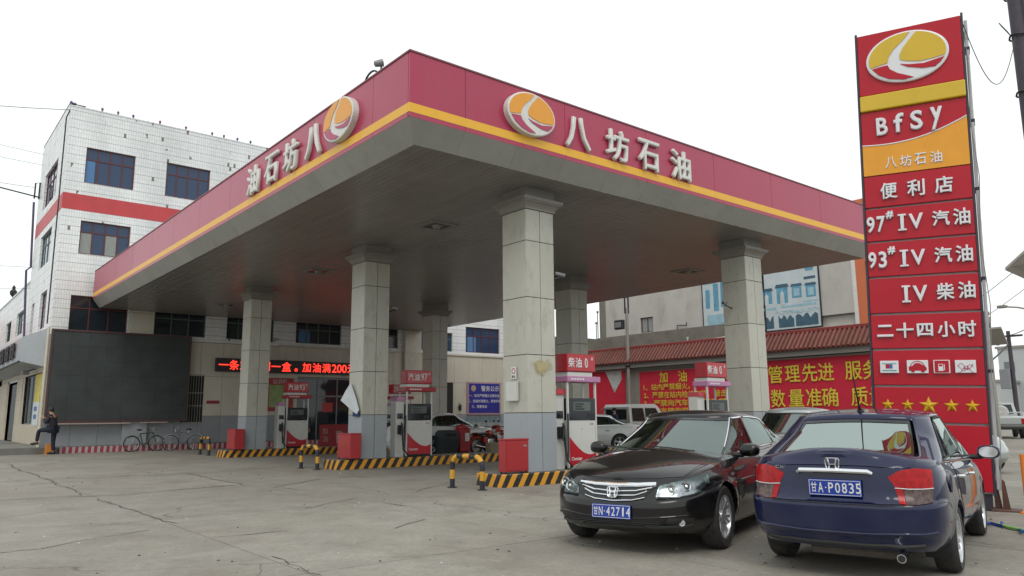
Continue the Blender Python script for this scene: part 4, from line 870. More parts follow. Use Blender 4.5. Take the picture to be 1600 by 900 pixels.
# icon plates
for k, (x, w, h) in enumerate(((-1.275, .26, .19), (-.885, .29, .20), (-.56, .22, .20), (-.25, .27, .19))):
    P = MB().bbox(x-w/2, 2.085-h/2, .0, x+w/2, 2.085+h/2, .05, .006).build('icon_plate', m_swt, ps, world=False)
    ic = MB()
    if k == 0:
        ic.box(x-.10, 2.13, .05, x+.10, 2.14, .054).box(x-.10, 2.02, .05, x+.10, 2.035, .054); MB().box(x-.05, 2.06, .05, x, 2.125, .055).build('icon', m_sr, P, world=False); MB().box(x, 2.06, .05, x+.045, 2.125, .055).build('icon', m_pb, P, world=False)
        ic.build('icon', pm('print_teal', (.05, .3, .3), .5), P, world=False); continue
    if k == 1:
        body = [(-.12, -.06), (.12, -.06), (.125, -.02), (.10, .015), (.06, .03), (.03, .055), (-.03, .055), (-.07, .015), (-.12, 0)]
        ic.prism([(x+p[0], 2.085+p[1]) for p in body], .05, .054, 'z'); 
        ic.tube([(x+.095*cos(t)-.0, 2.085+.085*sin(t), .053) for t in [pi*i/12 for i in range(13)]], .006, 4)
        for dx in (-.065, .07): ic.lathe([(.028, .05), (.028, .056)], Matrix.Translation((x+dx, 2.025, 0)), 12, True)
    if k == 2:
        ic.box(x-.095, 1.995, .05, x+.095, 2.175, .053); MB().box(x-.045, 2.02, .053, x+.02, 2.125, .056).box(x+.03, 2.03, .053, x+.04, 2.12, .056).build('icon', m_swt, P, world=False)
        MB().box(x-.035, 2.09, .056, x+.01, 2.118, .058).build('icon', m_sr, P, world=False)
    if k == 3:
        for j in range(3): ic.tube([(x-.10+.2*i/8, 2.085+.05*sin(i*.9+j*2)-.02*j, .053) for i in range(9)], .004, 4)
        ic.box(x-.04, 2.05, .05, x+.05, 2.065, .054).box(x-.02, 2.03, .05, x-.01, 2.1, .054).box(x+.02, 2.03, .05, x+.03, 2.1, .054)
    ic.build('icon', m_sr if k in (1, 2) else pm('print_pink', (.5, .15, .2), .5), P, world=False)
for x, r in ((-1.325, .095), (-1.05, .095), (-.765, .135), (-.465, .105), (-.195, .10)):
    pts = []; 
    for i in range(10):
        rr = r if i % 2 == 0 else r*.42; t = pi/2+i*pi/5; pts.append((x+rr*cos(t), 1.50+rr*sin(t)))
    vs = [(*p, 0.002) for p in pts]+[(x, 1.50, .05)]; MB().add(vs, [(i, (i+1) % 10, 10) for i in range(10)]+[tuple(range(9, -1, -1))]).build('star', m_sy, ps, world=False)
sbox(.036, .3, .085, 7.6, -.34, -.12, 'edge_strip', m_side, .01)
for yy in (7.1, 5.9, 4.8, 3.4, 2.0): sbox(.03, yy, .095, yy+.05, -.345, -.115, 'edge_clamp', m_fr, .004)
# foot and brown brackets
sbox(-SW+.02, .0, -.02, .24, -.34, -.06, 'foot', m_fr, .01)
m_rust = pm('rusty_steel', (.12, .055, .04), .7, var=.3, vscale=8, dirt=.5, dscale=9, dcol=(.2, .09, .05))
for x in (-.0, .10): MB().prism([(x, 0), (x+.10, 0), (x+.04, .42), (x, .45)], -.30, -.26 + .06*(x > .05), 'z').build('foot_bracket', m_rust, ps, world=False)
sbox(-.05, .005, .34, .03, -.42, -.02, 'base_plate', m_rust, .004)
MB().tube([(.03, 7.4, -.1), (.06, 6.8, -.08), (.03, 5.9, -.05), (.10, 5.0, -.1), (.05, 4.0, -.08), (.12, 3.0, -.05), (.07, 2.0, -.08), (.12, 1.0, -.1), (.09, .3, -.1)], .007, 5).build('loose_cable', m_plas, ps, world=False)
# ================================================================= CARS
def interp(pts, x):
    """monotone-ish cubic through sorted points"""
    n = len(pts)
    if x <= pts[0][0]: return pts[0][1]
    if x >= pts[-1][0]: return pts[-1][1]
    for i in range(n-1):
        if pts[i][0] <= x <= pts[i+1][0]: break
    def sl(j): return (pts[j+1][1]-pts[j][1])/(pts[j+1][0]-pts[j][0])
    def tg(j):
        if j == 0: return sl(0)
        if j == n-1: return sl(n-2)
        a, b = sl(j-1), sl(j); return 0 if a*b <= 0 else 2*a*b/(a+b)
    h = pts[i+1][0]-pts[i][0]; t = (x-pts[i][0])/h
    return ((2*t**3-3*t**2+1)*pts[i][1]+(t**3-2*t**2+t)*h*tg(i)+(-2*t**3+3*t**2)*pts[i+1][1]+(t**3-t**2)*h*tg(i+1))
def glassy(name, tint, ior=1.55, rough=.015):
    m = bpy.data.materials.new(name); m.use_nodes = True; n = m.node_tree.nodes; l = m.node_tree.links; n.clear()
    o = n.new('ShaderNodeOutputMaterial'); t = n.new('ShaderNodeBsdfTransparent'); t.inputs[0].default_value = (*tint, 1)
    g = n.new('ShaderNodeBsdfGlossy'); g.inputs[0].default_value = (.86, 1, .95, 1); g.inputs['Roughness'].default_value = rough
    f = n.new('ShaderNodeFresnel'); f.inputs[0].default_value = ior; x = n.new('ShaderNodeMixShader')
    l.new(f.outputs[0], x.inputs[0]); l.new(t.outputs[0], x.inputs[1]); l.new(g.outputs[0], x.inputs[2]); l.new(x.outputs[0], o.inputs[0]); return m
def paint(name, col, flake=.0, rough=.28, dust=.10, metal=.0):
    m = bpy.data.materials.new(name); m.use_nodes = True; n = m.node_tree.nodes; l = m.node_tree.links
    b = n['Principled BSDF']; b.inputs['Roughness'].default_value = rough; b.inputs['Metallic'].default_value = metal
    b.inputs['Coat Weight'].default_value = 1; b.inputs['Coat Roughness'].default_value = .025; b.inputs['Coat IOR'].default_value = 1.45; b.inputs['Specular IOR Level'].default_value = .12
    tc = n.new('ShaderNodeTexCoord'); P = tc.outputs['Object']
    sp = n.new('ShaderNodeSeparateXYZ'); l.new(P, sp.inputs[0])
    r = n.new('ShaderNodeMapRange'); r.inputs[1].default_value = .75; r.inputs[2].default_value = .2; r.inputs[3].default_value = dust*.35; r.inputs[4].default_value = dust*3.2; l.new(sp.outputs[2], r.inputs[0])   # road film low on the body
    t = n.new('ShaderNodeTexNoise'); t.inputs['Scale'].default_value = 3.5; t.inputs['Detail'].default_value = 7; l.new(P, t.inputs['Vector'])
    r2 = n.new('ShaderNodeMapRange'); r2.inputs[1].default_value = .3; r2.inputs[2].default_value = .75; l.new(t.outputs[0], r2.inputs[0])
    mu = n.new('ShaderNodeMath'); mu.operation = 'MULTIPLY'; mu.use_clamp = True; l.new(r.outputs[0], mu.inputs[0]); l.new(r2.outputs[0], mu.inputs[1])
    x = n.new('ShaderNodeMixRGB'); l.new(mu.outputs[0], x.inputs[0]); x.inputs[1].default_value = (*col, 1); x.inputs[2].default_value = (.19, .17, .145, 1); l.new(x.outputs[0], b.inputs['Base Color'])
    cr = n.new('ShaderNodeMapRange'); cr.inputs[3].default_value = .02; cr.inputs[4].default_value = .45; l.new(mu.outputs[0], cr.inputs[0]); l.new(cr.outputs[0], b.inputs['Coat Roughness'])
    return m
m_tyre = pm('tyre_rubber', (.030, .029, .028), .8, var=.2, vscale=7, dirt=.5, dscale=6, dcol=(.12, .105, .09)); m_alloy = pm('alloy', (.55, .56, .58), .28, metal=.8, var=.05)
m_chr = pm('chrome', (.75, .76, .78), .08, metal=1); m_blkg = pm('gloss_black', (.012, .012, .014), .12); m_trim = pm('black_trim', (.018, .018, .018), .55)
m_gl = glassy('car_glass', (.34, .43, .40), 2.0); m_gw = glassy('windscreen_glass', (.34, .43, .40), 2.55); m_glr = glassy('tinted_car_glass', (.30, .38, .35), 4.8); m_seat = pm('seat_cloth', (.16, .145, .125), .8); m_dash = pm('dashboard', (.03, .03, .032), .6)
m_lc = glassy('lamp_cover', (.85, .87, .88), 1.5); m_lin = pm('lamp_reflector', (.42, .44, .46), .2, metal=.9, var=.5, vscale=24); m_lred = pm('red_lamp', (.40, .002, .004), .2, spec=.35, var=.5, vscale=20); m_lclr = pm('clear_lamp', (.11, .075, .07), .2, spec=.3, var=.8, vscale=34); m_lor = pm('amber_lamp', (.5, .16, .03), .15, coat=1)
m_plate = pm('plate_blue', (.012, .045, .33), .35, var=.05, vscale=8)
class Car:
    def __init__(s, sp): s.sp = sp; s.__dict__.update(sp)
    def E(s, x, xf, xr, a, b, n, m):
        """plan taper factor at x for an outline from xf (front) to xr (rear)"""
        q = xf-x; f = 1 if q >= a else (0 if q <= 0 else max(0, 1-(1-q/a)**n)**(1/m))
        q = x-xr; g = 1 if q >= b else (0 if q <= 0 else max(0, 1-(1-q/b)**n)**(1/m))
        return min(f, g)
    def outline(s, xf, xr, a, b, W, n, m, N1, N2, N3):
        P = []
        for i in range(N1):
            ph = pi/2*i/N1; P.append((xf-a*(1-cos(ph)**(2/n)), W*sin(ph)**(2/m)))
        for i in range(N2+1): P.append((xf-a+(xr+b-xf+a)*i/N2, W))
        for i in range(1, N3+1):
            ph = pi/2*(1-i/N3); P.append((xr+b*(1-cos(ph)**(2/n)), W*sin(ph)**(2/m)))
        return P
    def body(s, root, mat):
        NU = s.__dict__.get('nu', 30); N1, N2, N3 = 26, 92, 22
        rows = []; R = s.arch_r
        for k in range(NU+1):
            u = k/NU
            xf = s.xF-interp(s.fin, u); xr = s.xR+interp(s.rin, u); W = interp(s.wid, u)
            row = []
            for x, y in s.outline(xf, xr, s.na, s.nb, W, s.nn, s.nm, N1, N2, N3):
                zs = interp(s.zsh, x); zb = s.zb + .05*max(0, (abs(x)-s.ax-.35))
                z = zb+(zs-zb)*u
                y *= 1-.035*max(0, (x-s.ax*.4)/(s.xF-s.ax*.4))**1.5-.03*max(0, (-x-s.ax*.4)/(-s.xR-s.ax*.4))**1.5
                for wx in (s.ax, -s.ax):
                    d = math.hypot(x-wx, z-s.wr)
                    y += s.flare*math.exp(-((d-R)/.07)**2) if y > .5 and z < zs-.04 else 0
                row.append([x, y, z])
            rows.append(row)
        n = len(rows[0])
        # cover (bonnet, boot, shelf under the cabin)
        NV = 12; top = rows[-1]
        for k in range(1, NV+1):
            v = k/NV; row = []
            for x, y, z in top:
                zt = interp(s.ztop, x); zz = z+(zt-z)*(1-(1-v)**2.3)
                row.append([x, y*(1-v), zz])
            rows.append(row)
        V = []; idx = {}
        for k, row in enumerate(rows):
            for i, p in enumerate(row): idx[k, i] = len(V); V.append(Vector(p))
        F = [(idx[k, i], idx[k, i+1], idx[k+1, i+1], idx[k+1, i]) for k in range(len(rows)-1) for i in range(n-1)]
        s.full = ([v.copy() for v in V], list(F))
        # cut the wheel arches: drop faces inside, pull the rim of the hole on to the circle
        keep = []; rim = {}
        def ins(i, w): p = V[i]; return p.y > .45 and p.z < s.wr+R+.02 and math.hypot(p.x-w, p.z-s.wr) < R
        for f in F:
            w = s.ax if V[f[0]].x > 0 else -s.ax
            c = [ins(i, w) for i in f]
            if all(c): continue
            keep.append(f)
            if any(c):
                for i, q in zip(f, c):
                    if q: rim[i] = w
        for i, w in rim.items():
            p = V[i]; d = Vector((p.x-w, p.z-s.wr))
            if d.length > 1e-4 : d = d.normalized()*R; p.x = w+d.x; p.z = s.wr+d.y
        # inward lip of the arch
        from collections import Counter
        ec = Counter()
        for f in keep:
            for a, b in zip(f, f[1:]+f[:1]): ec[tuple(sorted((a, b)))] += 1
        bmesh_v = list(V); F2 = list(keep); lip = {}
        for (a, b), c in ec.items():
            if c == 1 and a in rim and b in rim:
                for q in (a, b):
                    if q not in lip: lip[q] = len(bmesh_v); pp = V[q].copy(); pp.y -= .07; bmesh_v.append(pp)
                F2.append((a, b, lip[b], lip[a]))
        mb = MB(); mb.add([v[:] for v in bmesh_v], F2); k0 = len(mb.v)
        mb.add([(v[0], -v[1], v[2]) for v in bmesh_v], [tuple(reversed(f)) for f in F2])
        me = bpy.data.meshes.new('body'); me.from_pydata(mb.v, [], mb.f); me.materials.append(mat)
        bm = bmesh.new(); bm.from_mesh(me); bmesh.ops.remove_doubles(bm, verts=bm.verts[:], dist=.0008)
        bmesh.ops.dissolve_degenerate(bm, edges=bm.edges[:], dist=.0004); bmesh.ops.recalc_face_normals(bm, faces=bm.faces[:]); bm.to_mesh(me); bm.free()
        me.polygons.foreach_set('use_smooth', [True]*len(me.polygons)); me.set_sharp_from_angle(angle=radians(38)); 
        o = bpy.data.objects.new('body', me); COL.objects.link(o); o.parent = root; WM[o.name] = WM[root.name].copy()
        V0, F0 = s.full
        vv = [v for v in V0]+[Vector((v.x, -v.y, v.z)) for v in V0]; ff = list(F0)+[tuple(reversed([i+len(V0) for i in f])) for f in F0]
        s.bvh = BVHTree.FromPolygons(vv, ff)
        # dark underside and wheel housings
        ub = MB(); ub.box(s.xR+.25, -.62, s.zb+.03, s.xF-.25, .62, .42)
        ub.box(s.xR+.5, -.7, s.zb+.02, -s.ax-R, .7, .5).box(-s.ax+R+.02, -.76, s.zb+.02, s.ax-R-.02, .76, .5)
        for w in (s.ax, -s.ax):
            for sg in (1, -1):
                pr_ = [(w+(R+.0)*cos(t), s.wr+(R+.0)*sin(t)) for t in [radians(-25+230*i/20) for i in range(21)]]
                k = len(ub.v); 
                y0, y1 = sg*(interp(s.wid, .5)-.06), sg*.58
                ub.add([(p[0], y0, p[1]) for p in pr_]+[(p[0], y1, p[1]) for p in pr_], [(i, i+1, 21+i+1, 21+i) for i in range(20)]+[tuple(range(21, 42))])
        ub.build('underbody', m_trim, root, world=False)
        return o
    # --- greenhouse
    def gp(s, u):
        xf = s.gxf[0]+(s.gxf[1]-s.gxf[0])*u; xr = s.gxr[0]+(s.gxr[1]-s.gxr[0])*(u**.9); W = s.gw[0]-(s.gw[0]-s.gw[1])*(u**1.35); return xf, xr, W
    def gz(s, x, y, u, xf, xr, W):
        z0 = interp(s.zsh, x)-.03; z1 = interp(s.zroof, x)-s.rdrop*min(1, abs(y)/s.gw[1])**2.2; return z0+(z1-z0)*u
    def G(s, x, u, sg=1, off=0):
        xf, xr, W = s.gp(u); x = min(max(x, xr+1e-4), xf-1e-4); y = W*s.E(x, xf, xr, s.ga, s.gb, s.gn, s.gm)
        return Vector((x, sg*y, s.gz(x, y, u, xf, xr, W)))
    def GF(s, f, u, front=True):
        """point on the windscreen / rear glass: f in -1..1 across"""
        xf, xr, W = s.gp(u); a = abs(f); ph = math.asin(min(1, a**(s.gm/2))); y = W*a*(1 if f > 0 else -1)
        q = (1-cos(ph)**(2/s.gn)); x = xf-s.ga*q if front else xr+s.gb*q
        return Vector((x, y, s.gz(x, y, u, xf, xr, W)))
    def cabin(s, root, mat):
        rows = []; N1, N2, N3 = 24, 40, 24
        us = [i/14 for i in range(15)]
        for u in us:
            xf, xr, W = s.gp(u); rows.append([[x, y, s.gz(x, y, u, xf, xr, W)] for x, y in s.outline(xf, xr, s.ga, s.gb, W, s.gn, s.gm, N1, N2, N3)])
        top = rows[-1]; NV = 12
        for k in range(1, NV+1):
            v = k/NV; rows.append([[x, y*(1-v), z+(interp(s.zroof, x)-z)*(1-(1-v)**2.6)] for x, y, z in top])
        n = len(top); V = [p for r in rows for p in r]; nr = len(rows)
        def hole(k, i):
            if k >= 14: return False
            u = (us[k]+us[k+1])/2
            if not (.06 < u < .90): return False
            p = [(rows[k][i][c]+rows[k+1][i+1][c])/2 for c in range(3)]
            xf, xr, W = s.gp(u)
            if p[1] < W*.86 and p[0] > 0: return True     # windscreen
            if p[1] < W*.80 and p[0] < xr+s.gb: return True
            return u > .17 and s.dlo[-1][0][0]+.14 < p[0] < s.dlo[0][0][0]-.12 - (s.gxf[0]-s.gxf[1])*.9*u and p[1] > W*.9
        F = [(k*n+i, k*n+i+1, (k+1)*n+i+1, (k+1)*n+i) for k in range(nr-1) for i in range(n-1) if not hole(k, i)]
        Fa = [(k*n+i, k*n+i+1, (k+1)*n+i+1, (k+1)*n+i) for k in range(nr-1) for i in range(n-1)]
        vv = [Vector(p) for p in V]+[Vector((p[0], -p[1], p[2])) for p in V]
        s.gbvh = BVHTree.FromPolygons(vv, Fa+[tuple(reversed([i+len(V) for i in f])) for f in Fa])
        me = bpy.data.meshes.new('cabin'); me.from_pydata([v[:] for v in vv], [], F+[tuple(reversed([i+len(V) for i in f])) for f in F]); me.materials.append(mat)
        bm = bmesh.new(); bm.from_mesh(me); bmesh.ops.remove_doubles(bm, verts=bm.verts[:], dist=.0008); bmesh.ops.recalc_face_normals(bm, faces=bm.faces[:])
        bm.to_mesh(me); bm.free(); me.polygons.foreach_set('use_smooth', [True]*len(me.polygons))
        o = bpy.data.objects.new('roof', me); COL.objects.link(o); o.parent = root; WM[o.name] = WM[root.name].copy()
        md = o.modifiers.new('thickness', 'SOLIDIFY'); md.thickness = .03; md.offset = -1
        return o
    # --- patches on the skin
    def near(s, p, off, bvh=None):
        b = bvh or s.bvh; q = b.find_nearest(Vector(p)); n = q[1]; c = q[0]
        if n.dot(Vector((c.x*.2, c.y, c.z-.5))) < 0: n = -n
        return c+n*off, n
    def sheet(s, grid, name, mat, root, depth=.012, off=0, normals=None, smooth=True):
        nu, nv = len(grid), len(grid[0]); V = [p for r in grid for p in r]; F = [(i*nv+j, i*nv+j+1, (i+1)*nv+j+1, (i+1)*nv+j) for i in range(nu-1) for j in range(nv-1)]
        b = [(0, j) for j in range(nv)]+[(i, nv-1) for i in range(1, nu)]+[(nu-1, j) for j in range(nv-2, -1, -1)]+[(i, 0) for i in range(nu-2, 0, -1)]
        cen = Vector((0, 0, .55)); k0 = len(V); V = list(V)
        for i, j in b:
            p = grid[i][j]; n = normals[i][j] if normals else (p-cen).normalized(); V.append(p-n*depth)
        nb = len(b); ring = [i*nv+j for i, j in b]
        F += [(ring[i], ring[(i+1) % nb], k0+(i+1) % nb, k0+i) for i in range(nb)]
        mb = MB(); mb.add([v[:] for v in V], F); me = mb.mesh(name, mat, smooth=smooth, angle=40)
        o = bpy.data.objects.new(name, me); COL.objects.link(o); o.parent = root; WM[o.name] = WM[root.name].copy(); return o
    def ruled(s, top, bot, name, mat, root, nu=24, nv=8, off=.004, bvh=None, depth=.012, sides=(1, -1)):
        """top/bottom polylines of 3D points (left side, y>0) laid on the skin; mirrored"""
        def samp(pl, t):
            L = [0]
            for a, b in zip(pl, pl[1:]): L.append(L[-1]+(Vector(b)-Vector(a)).length)
            d = t*L[-1]
            for i in range(len(pl)-1):
                if d <= L[i+1]+1e-9: f = (d-L[i])/max(L[i+1]-L[i], 1e-9); return Vector(pl[i]).lerp(Vector(pl[i+1]), f)
            return Vector(pl[-1])
        out_ = []
        for sg in sides:
            g = []; nn = []
            for i in range(nu+1):
                a, b = samp(top, i/nu), samp(bot, i/nu); r = []; rn = []
                for j in range(nv+1):
                    q, n = s.near(a.lerp(b, j/nv), off, bvh); r.append(Vector((q.x, q.y*sg, q.z))); rn.append(Vector((n.x, n.y*sg, n.z)))
                g.append(r); nn.append(rn)
            out_.append(s.sheet(g, name, mat, root, depth, normals=nn))
        return out_
    def line(s, pts, name, mat, root, r=.004, off=.0, n=16, sides=(1, -1), bvh=None, parent=None):
        if abs(pts[0][1]) < .02 and len(sides) == 2:      # runs right across the car
            P = []
            for a, b in zip(pts, pts[1:]):
                for i in range(n): P.append(s.near(Vector(a).lerp(Vector(b), i/n), off, bvh)[0])
            P.append(s.near(pts[-1], off, bvh)[0]); P = [p for p in P if p.y > .012]
            P = [Vector((p.x, -p.y, p.z)) for p in reversed(P)]+P
            MB().tube(P, r, 8).build(name, mat, parent or root, world=False, smooth=True); return
        for sg in sides:
            P = []
            for a, b in zip(pts, pts[1:]):
                for i in range(n):
                    q, _ = s.near(Vector(a).lerp(Vector(b), i/n), off, bvh); P.append(Vector((q.x, q.y*sg, q.z)))
            q, _ = s.near(pts[-1], off, bvh); P.append(Vector((q.x, q.y*sg, q.z)))
            MB().tube(P, r, 8).build(name, mat, parent or root, world=False, smooth=True)
    def glass(s, root):
        # windscreen and rear glass
        for front, nm, fl, us in ((True, 'windscreen', .90, (.05, .93)), (False, 'rear_glass', s.rgf, (.10, .90))):
            g = [[s.GF(-fl+2*fl*i/28, us[0]+(us[1]-us[0])*j/10, front) for j in range(11)] for i in range(29)]
            for r in g:
                for p in r: p.x += .006 if front else -.006; p.z += .004
            W_ = s.sheet(g, nm, m_gw if front else m_glr, root, .008)
            # black border
            for idx in ((0, 1), (27, 28)):
                gg = [[g[idx[0]][j].lerp(g[idx[1]][j], t)+Vector((.004 if front else -.004, 0, .003)) for j in range(11)] for t in (0, .5)] if idx[0] == 0 else [[g[idx[1]][j].lerp(g[idx[0]][j], t)+Vector((.004 if front else -.004, 0, .003)) for j in range(11)] for t in (0, .5)]
                s.sheet(gg, 'glass_border', m_blkg, W_, .003)
            gg = [[g[i][10].lerp(g[i][9], t)+Vector((.004 if front else -.004, 0, .003)) for t in (0, .55)] for i in range(29)]; s.sheet(gg, 'glass_border', m_blkg, W_, .003)
        # side windows
        u0, u1 = s.dlou
        for sg in (1, -1):
            for q in s.dlo:     # ((xb_front, xt_front), (xb_rear, xt_rear), utop_front, utop_rear)
                (bf, tf), (br, tr_), uf, ur = q
                g = []
                for i in range(13):
                    t = i/12; r = []
                    xb, xt = bf+(br-bf)*t, tf+(tr_-tf)*t; ut = uf+(ur-uf)*t
                    for j in range(9):
                        k = j/8; p = s.G(xb+(xt-xb)*k, u0+(ut-u0)*k, sg); p.y += sg*.004; r.append(p)
                    g.append(r)
                s.sheet(g, 'side_window', m_gl, root, .006)
            # surround: black base strip + trim tube
            F_ = s.dlo[0]; L_ = s.dlo[-1]
            P = [(F_[0][0]+.03, u0)]; P2 = []
            outline = [(F_[0][0]+.03, u0-.012), (F_[0][1]+.02, F_[2]+.02)]
            xs0, xs1 = F_[0][1], L_[1][1]
            outline += [(xs0+(xs1-xs0)*i/10, (F_[2]+.02)+(L_[3]-F_[2])*(max(0, (i/10-.75)/.25))**1.5*1) for i in range(1, 11)]
            outline += [(L_[1][0]-.02, u0-.012)]
            pts = []
            for (xa, ua), (xb, ub) in zip(outline, outline[1:]+outline[:1]):
                for i in range(6): t = i/6; p = s.G(xa+(xb-xa)*t, ua+(ub-ua)*t, sg); p.y += sg*.006; pts.append(p)
            MB().tube(pts, .011 if s.chrome else .008, 6, closed=True).build('window_trim', m_chr if s.chrome else m_trim, root, world=False, smooth=True)
            for a, b in zip(s.dlo, s.dlo[1:]):      # pillars between the panes
                g = []
                for xb, xt, uu in ((a[1][0]+.006, a[1][1]+.006, a[3]), (b[0][0]-.006, b[0][1]-.006, b[2])):
                    r = []
                    for j in range(9):
                        k = j/8; p = s.G(xb+(xt-xb)*k, u0+(uu+.01-u0)*k, sg); p.y += sg*.007; r.append(p)
                    g.append(r)
                s.sheet(g, 'door_pillar', m_blkg, root, .012)
    def wheels(s, root, spokes=7, twin=False):
        rr = s.wr; rim = s.rim
        def wheel(x, y, sg, first=[None]):
            Wl = empty('wheel', M=WM[root.name] @ Matrix.Translation((x, y, rr)) @ Matrix.Rotation(-pi/2*sg, 4, 'X') @ Matrix.Rotation(random.random(), 4, 'Z'))
            Wl.parent = root; Wl.matrix_local = WM[root.name].inverted() @ WM[Wl.name]
            w = .098; T = MB()
            T.lathe([(rim-.005, -w+.01), (rim+.02, -w), (rr-.03, -w-.004), (rr-.008, -w+.02), (rr, -w+.045), (rr, w-.045), (rr-.008, w-.02), (rr-.03, w+.004), (rim+.02, w), (rim-.005, w-.01)], None, 48)
            T.build('tyre', m_tyre, Wl, world=False, smooth=True)
            Rm = MB(); Rm.lathe([(rim, -w+.01), (rim-.01, -w+.02), (rim-.03, -.02), (rim-.03, w-.05), (rim-.012, w-.012), (rim+.004, w-.004), (rim+.004, w-.012)], None, 40)
            for k in range(spokes):
                for d in ((-.11, .11) if twin else (0,)):
                    a = 2*pi*k/spokes; a2 = a+d*.9; a3 = a+d*1.5
                    q0 = Vector((.05*cos(a), .05*sin(a), w-.045)); q1 = Vector(((rim-.012)*cos(a3), (rim-.012)*sin(a3), w-.02)); t = Vector((-sin(a), cos(a), 0)); h0, h1 = (.013, .016) if twin else (.022, .030)
                    Rm.add([q0+t*h0, q0-t*h0, q1-t*h1, q1+t*h1, q0+t*h0*1.5+Vector((0, 0, -.03)), q0-t*h0*1.5+Vector((0, 0, -.03)), q1-t*h1*1.2+Vector((0, 0, -.035)), q1+t*h1*1.2+Vector((0, 0, -.035))], [(0,1,2,3),(0,4,5,1),(1,5,6,2),(2,6,7,3),(3,7,4,0)])
            Rm.build('rim', m_alloy, Wl, world=False, smooth=True, angle=30)
            MB().lathe([(.065, w-.05), (.06, w-.025), (.03, w-.02), (.001, w-.019)], None, 20).build('hub_cap', m_alloy, Wl, world=False, smooth=True)
            MB().lathe([(rim-.03, -.03), (.15, -.035), (.148, -.02), (.02, -.02)], None, 24, True).build('brake_disc', m_trim, Wl, world=False)
        tw = s.track/2
        for x in (s.ax, -s.ax):
            for sg in (1, -1): wheel(x, sg*tw, sg)
    def inside(s, root):
        xf = s.gxf[0]
        d = MB(); d.bbox(xf-.75, -.66, .62, xf-.35, .66, interp(s.ztop, xf-.2)-.045, .05); D = d.build('dashboard', m_dash, root, world=False, smooth=True)
        MB().tube([(xf-.80+.06*sin(t)*0-.05*sin(t), .36+.17*cos(t), .93+.16*sin(t)) for t in [2*pi*i/18 for i in range(18)]], .014, 6, closed=True).build('steering_wheel', m_trim, root, world=False)
        for y in (.36, -.36):
            st_ = MB(); st_.bbox(xf-1.55, y-.24, .42, xf-1.05, y+.24, .62, .05); st_.add([(xf-1.45, y-.23, .6), (xf-1.45, y+.23, .6), (xf-1.68, y+.21, 1.12), (xf-1.68, y-.21, 1.12), (xf-1.60, y-.23, .6), (xf-1.60, y+.23, .6), (xf-1.80, y+.21, 1.12), (xf-1.80, y-.21, 1.12)], [(0,1,2,3),(7,6,5,4),(0,4,5,1),(1,5,6,2),(2,6,7,3),(3,7,4,0)])
            se = st_.build('front_seat', m_seat, root, world=False); MB().bbox(xf-1.80, y-.13, 1.14, xf-1.69, y+.13, 1.32, .03).build('headrest', m_seat, se, world=False, smooth=True)
        b = MB(); b.bbox(xf-2.55, -.62, .42, xf-2.0, .62, .64, .05); b.add([(xf-2.40, -.6, .6), (xf-2.40, .6, .6), (xf-2.62, .56, 1.04), (xf-2.62, -.56, 1.04), (xf-2.55, -.6, .6), (xf-2.55, .6, .6), (xf-2.75, .56, 1.04), (xf-2.75, -.56, 1.04)], [(0,1,2,3),(7,6,5,4),(0,4,5,1),(1,5,6,2),(2,6,7,3),(3,7,4,0)])
        b.build('rear_seat', m_seat, root, world=False)
        MB().bbox(xf-1.9+.0, -.06, 1.30, xf-1.86, .06, 1.34, .01)
        MB().bbox(s.gxf[1]+.10, -.11, s.hroof-.20, s.gxf[1]+.13, .11, s.hroof-.13, .012).build('rear_view_mirror', m_trim, root, world=False)
        MB().box(s.gxr[0]+.35, -.58, 1.0, s.gxr[1]-.05, .58, 1.03).build('parcel_shelf', m_dash, root, world=False)
    def mirrors(s, root, mat):
        x0 = s.dlo[0][0][0]-.10
        for sg in (1, -1):
            c = Vector((x0, sg*(s.gw[0]+.17), interp(s.zsh, x0)+.075))
            mb = MB(); N = 10; n = 16
            vs = []; fs = []
            for i in range(N+1):
                t = pi*i/N; 
                for j in range(n):
                    a = 2*pi*j/n; ca, sa = cos(a), sin(a); e = .75
                    vy = (abs(ca)**e)*(1 if ca > 0 else -1)*.118*sin(t)**.6; vz = (abs(sa)**e)*(1 if sa > 0 else -1)*.078*sin(t)**.6
                    vs.append(c+Vector((max(-.045, .085*cos(t)), sg*vy, vz)))
            for i in range(N):
                for j in range(n): fs.append((i*n+j, i*n+(j+1) % n, (i+1)*n+(j+1) % n, (i+1)*n+j))
            m_ = mb.add(vs, fs).build('door_mirror', mat, root, world=False, smooth=True)
            MB().tube([(x0+.0, sg*(s.gw[0]-.02), c.z-.06), (x0+.01, sg*(s.gw[0]+.10), c.z-.055)], .03, 8).build('mirror_stalk', m_trim, m_, world=False)
            g = [(c.x-.047, c.y+sg*.095*cos(a)*(abs(cos(a))**-.2 if abs(cos(a)) > .01 else 1), c.z+.06*sin(a)) for a in [2*pi*i/20 for i in range(20)]]
            MB().add(g, [tuple(range(20))]).build('mirror_glass', m_chr, m_, world=False)
    def handles(s, root, mat, xs):
        for x, z in xs:
            for sg in (1, -1):
                q, n = s.near((x, .9, z), .0); q2, _ = s.near((x-.19, .9, z+.004), .0)
                P = [Vector((a.x, sg*(a.y+o), a.z)) for a, o in ((q, -.0), (q.lerp(q2, .15), .035), (q.lerp(q2, .5), .042), (q.lerp(q2, .85), .035), (q2, -.0))]
                MB().tube(P, [.012, .016, .017, .016, .012], 8).build('door_handle', mat, root, world=False, smooth=True)
